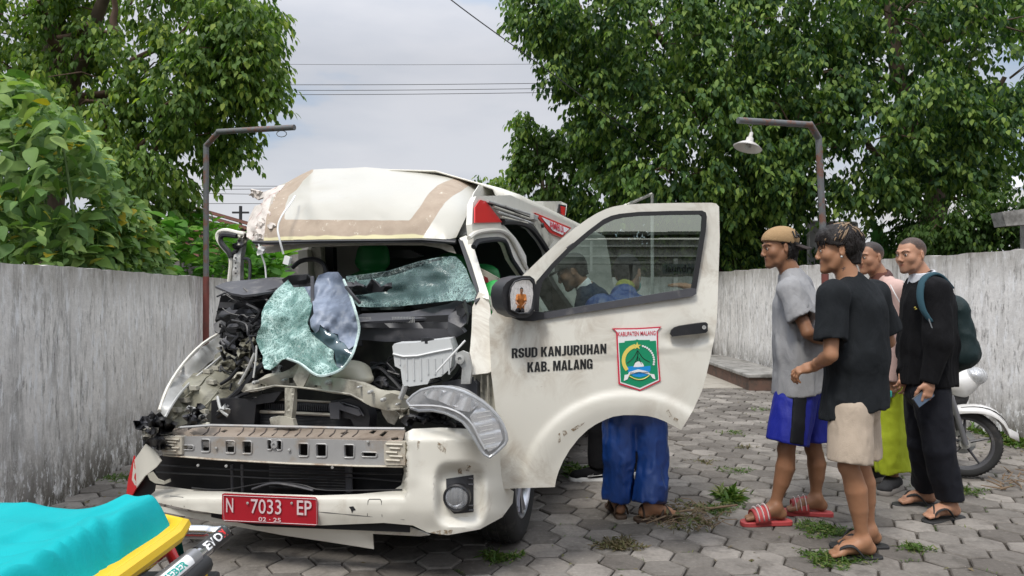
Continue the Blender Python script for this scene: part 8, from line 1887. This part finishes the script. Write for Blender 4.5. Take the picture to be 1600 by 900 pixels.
me.vertices.foreach_set('co', W_.astype(np.float32).ravel()); me.materials.clear(); link_mesh('sticker_lettering', me, simple('teal_print', (.01, .30, .25), .5), stt, 0)
# turquoise sheet over the mattress: top-level, it lies on the stretcher
n, m = 90, 150; vs_ = []
for i in range(n+1):
    for j in range(m+1):
        u, v = i/n, j/m; x = -1.33+(.612)*u; y = -.3+1.955*v
        x += .014*math.sin(y*9+1)*sst(.8, 1, u)+.012*vn1(y*5, x*3); y += .02*vn1(x*8, 3)*sst(.9, 1, v)
        z = .836+.028*math.exp(-((x+.775)/.05)**2)*sst(.9, 1.5, y)-.008*math.exp(-((x+.93)/.07)**2)*sst(.8, 1.4, y)+.012*vn1(x*4, y*2.2)
        z += .012*(1-abs(2*float(vnoise(np.array([x*6-y*4+30, x*2+y*3+9, 2.])))-1))+.004*vn1(x*22, y*9)
        z += .014*math.exp(-((x-.42*(y-1.35)+.93)/.018)**2)*sst(1.05, 1.3, y)
        an_ = math.atan2(y-1.30, x+.70); rd_ = math.hypot(y-1.30, x+.70); z += .006*math.sin(an_*17+2*vn1(x*6, y*6))*math.exp(-((rd_-.12)/.12)**2)+.006*(1-abs(2*float(vnoise(np.array([x*13+y*5+30, y*7-x*4+9, 5.])))-1))
        z -= (.075*sst(.90, 1.0, u)+.09*sst(.965, 1.0, v)+.20*sst(.12, .0, u))
        vs_.append((x, y, z))
B = MB(); B.add(vs_, [(i*(m+1)+j, (i+1)*(m+1)+j, (i+1)*(m+1)+j+1, i*(m+1)+j+1) for i in range(n) for j in range(m)])
tq = cloth('turquoise_sheet_cloth', (.001, .33, .35), rough=.7, wr=.25, wrs=8, weave=.03, spec=.2, sheen=0)
o = B.build('stretcher_sheet', tq, None, 180); tag(o, 'bright turquoise sheet draped over the stretcher mattress in the near left corner', 'sheet')
B = MB(); B.box((-1.03, .62, .812), (.42, 1.80, .03)); bevel(B.build('mattress', simple('mattress_vinyl', (.03, .04, .05), .5), stt), .02, 3)
# ------------------------------------------------------------------ scooter behind the fourth man
h_ = unit(np.array([.30, -.95, 0])); wd_ = unit(np.array([.93, -.36, 0])); fwc = at(1506, 697, 5.30); fwc[2] = .238
sc = thing('scooter', fwc*[1, 1, 0]-h_*.6, 'white and silver scooter half hidden behind the man with the backpack', 'scooter')
whm = simple('white_scooter_panel', (.62, .61, .59), .25, 0, .06, 5, coat=.5, dirt=(.4, .38, .34), dlo=.6, dhi=.8)
def swheel(c, ax, R, nm):
    w = thing(nm, (0, 0, 0), None, None); w.parent = sc; w.location = Vector(c)-sc.location; ax = unit(ax); up = VZ; fw = unit(np.cross(ax, up))
    B = MB(); B.lathe(c, ax, [(R-.052, -.030), (R-.022, -.042), (R-.004, -.028), (R, 0), (R-.004, .028), (R-.022, .042), (R-.052, .030), (R-.056, 0), (R-.052, -.030)], 48); B.build('tyre', M['tyre'], w, 60)
    tb = MB()
    for k in range(60):
        a = 2*PI*k/60; d = fw*math.cos(a)+up*math.sin(a); tn = np.cross(ax, d)
        for s in (-1, 1): tb.box(c+ax*.017*s+d*(R-.001)+tn*.004*s, (.024, .007, .004), (unit(ax+tn*.8*s), unit(tn-ax*.8*s), d))
    tag(tb.build('tread', M['rubber'], w, 0), kind='stuff')
    B = MB(); B.lathe(c, ax, [(R-.050, -.030), (R-.068, -.024), (R-.072, 0), (R-.068, .024), (R-.050, .030)], 40); B.build('rim', M['grey_plastic'], w, 60)
    B = MB(); B.lathe(c, ax, [(.035, -.05), (.035, .05), (.001, .052)], 16); B.lathe(c, -ax, [(.035, .0), (.03, .052), (.001, .055)], 16); B.build('hub', M['silver'], w)
    B = MB(); B.lathe(c+ax*-.045, ax, [(.05, -.002), (.085, -.002), (.085, .002), (.05, .002)], 28); B.build('brake_disc', M['silver'], w)
    for k in range(5):
        a = 2*PI*k/5+.35; d = fw*math.cos(a)+up*math.sin(a); B = MB(); B.tube([c+d*.03, c+d*(R-.068)], [.017, .010], 6, flat=.7); B.build('spoke', M['grey_plastic'], w)
ax_f = unit(np.cross(wd_, VZ)); swheel(fwc, ax_f, .238, 'front_wheel')
rwc = fwc-h_*1.22; ax_r = unit(np.cross(h_, VZ)); swheel(rwc, ax_r, .238, 'rear_wheel')
for s in (-1, 1):
    B = MB(); B.tube([fwc+ax_f*.072*s+[0, 0, .0], fwc+ax_f*.072*s-wd_*.09+[0, 0, .34]], .019, 10); B.build('fork_leg', simple('fork_grey', (.17, .17, .18), .4, .4) if 'fork_grey' not in bpy.data.materials else bpy.data.materials['fork_grey'], sc)
def spanel(name, out, Yc, th_, mat, par=sc, res=8, bv=.02):
    o = patch(name, out, sY(Yc), mat, par, res=res, thick=th_); bevel(o, bv, 3, 50); return o
nF = 13; B = MB(); vs_ = []
for i in range(nF+1):
    a = math.radians(128-112*i/nF); R = .265+.035*math.exp(-((a-.9)/.5)**2)+(.05 if i == nF else .0)+.02*(i/nF)
    for j in range(7):
        b_ = (j/6-.5); wq = .105*math.sin(PI*(1-i/nF)*.78+.35)+.02; vs_.append(fwc+wd_*R*math.cos(a)+VZ*(R*math.sin(a)-.055*(2*b_)**2)+ax_f*b_*wq*1.3)
B.add(vs_, [(i*7+j, (i+1)*7+j, (i+1)*7+j+1, i*7+j+1) for i in range(nF) for j in range(6)]); o = B.build('front_fender', whm, sc, 180); mod(o, 'SOLIDIFY', thickness=.006)
hc2 = fwc+h_*-.10+wd_*.05+[0, 0, .42]
S = SDF(hc2-.32, hc2+.36, .010); S.cone(hc2+[0, 0, .0], hc2-h_*.06+[0, 0, .12], .09, .07, k=.04, flat=(ax_r, 1.2)); S.cone(hc2+[0, 0, -.02], hc2+wd_*.10+[0, 0, .03], .09, .05, k=.04); sdf_obj('front_cowl', S, whm, sc)
S = SDF(hc2-.32, hc2+.36, .009); S.ell(hc2+wd_*.10+[0, 0, .055]-ax_f*.0, (.075, .085, .065), k=0); hl2 = sdf_obj('headlight', S, clear_lens('scooter_lens', .55), sc)
S = SDF(hc2-.32, hc2+.36, .009); S.ell(hc2+wd_*.095+[0, 0, .055], (.062, .07, .052), k=0); sdf_obj('reflector', S, M['chrome'], hl2)
lsc = fwc-h_*.22+[0, 0, .30]
S = SDF(lsc-.6, lsc+.75, .014); S.cone(lsc+[0, 0, -.05], lsc-h_*.04+[0, 0, .30], .05, .05, k=.02, flat=(ax_r, 3.4)); S.cone(lsc-h_*.05+[0, 0, -.12], lsc-h_*.55+[0, 0, -.14], .05, .06, k=.03, flat=(ax_r, 2.4)); sdf_obj('leg_shield', S, whm, sc)
rb_ = rwc+[0, 0, .32]; S = SDF(rb_-.8, rb_+.8, .014); S.cone(rb_+h_*.50+[0, 0, -.05], rb_-h_*.18+[0, 0, .10], .12, .09, k=.05, flat=(ax_r, 1.1)); sdf_obj('tail_body', S, whm, sc)
S = SDF(rb_-.8, rb_+.8, .014); S.cone(rb_+h_*.42+[0, 0, .12], rb_-h_*.20+[0, 0, .20], .065, .055, k=.03, flat=(ax_r, 1.8)); sdf_obj('seat', S, M['black'], sc)
B = MB(); B.tube([lsc-h_*.02+[0, 0, .2], lsc-h_*.14+[0, 0, .58]], .03, 8); B.tube([lsc-h_*.12+ax_r*.30+[0, 0, .60], lsc-h_*.14+[0, 0, .62], lsc-h_*.12-ax_r*.30+[0, 0, .60]], .017, 8, sub=4); B.build('handlebar', M['black'], sc)
B = MB(); B.box(rwc+h_*.12+ax_r*.10+[0, 0, .0], (.12, .45, .14), (ax_r, h_, VZ)); B.build('engine', M['grey_plastic'], sc)

S = SDF(hc2-.34, hc2+.3, .010); S.cone(hc2-h_*.02+[0, 0, -.10], hc2-h_*.06+[0, 0, -.24], .070, .05, k=.03, flat=(ax_r, 1.2)); sdf_obj('under_cowl', S, M['black'], sc)
for da, z_ in ((.0, .0), (.10, .0)):
    P_ = []
    for i in range(8):
        a = math.radians(95-55*i/7-da*90); R = .272+.035*math.exp(-((a-.9)/.5)**2)+.02*((128-math.degrees(a))/112); P_.append(fwc+wd_*R*math.cos(a)+VZ*(R*math.sin(a)-.022)-ax_f*.042*(1 if ax_f[1] > 0 else -1))
    B = MB(); B.tube(P_, [.002+.004*math.sin(PI*i/7) for i in range(8)], 5, flat=.6); B.build('fender_decal', M['text_black'], sc)
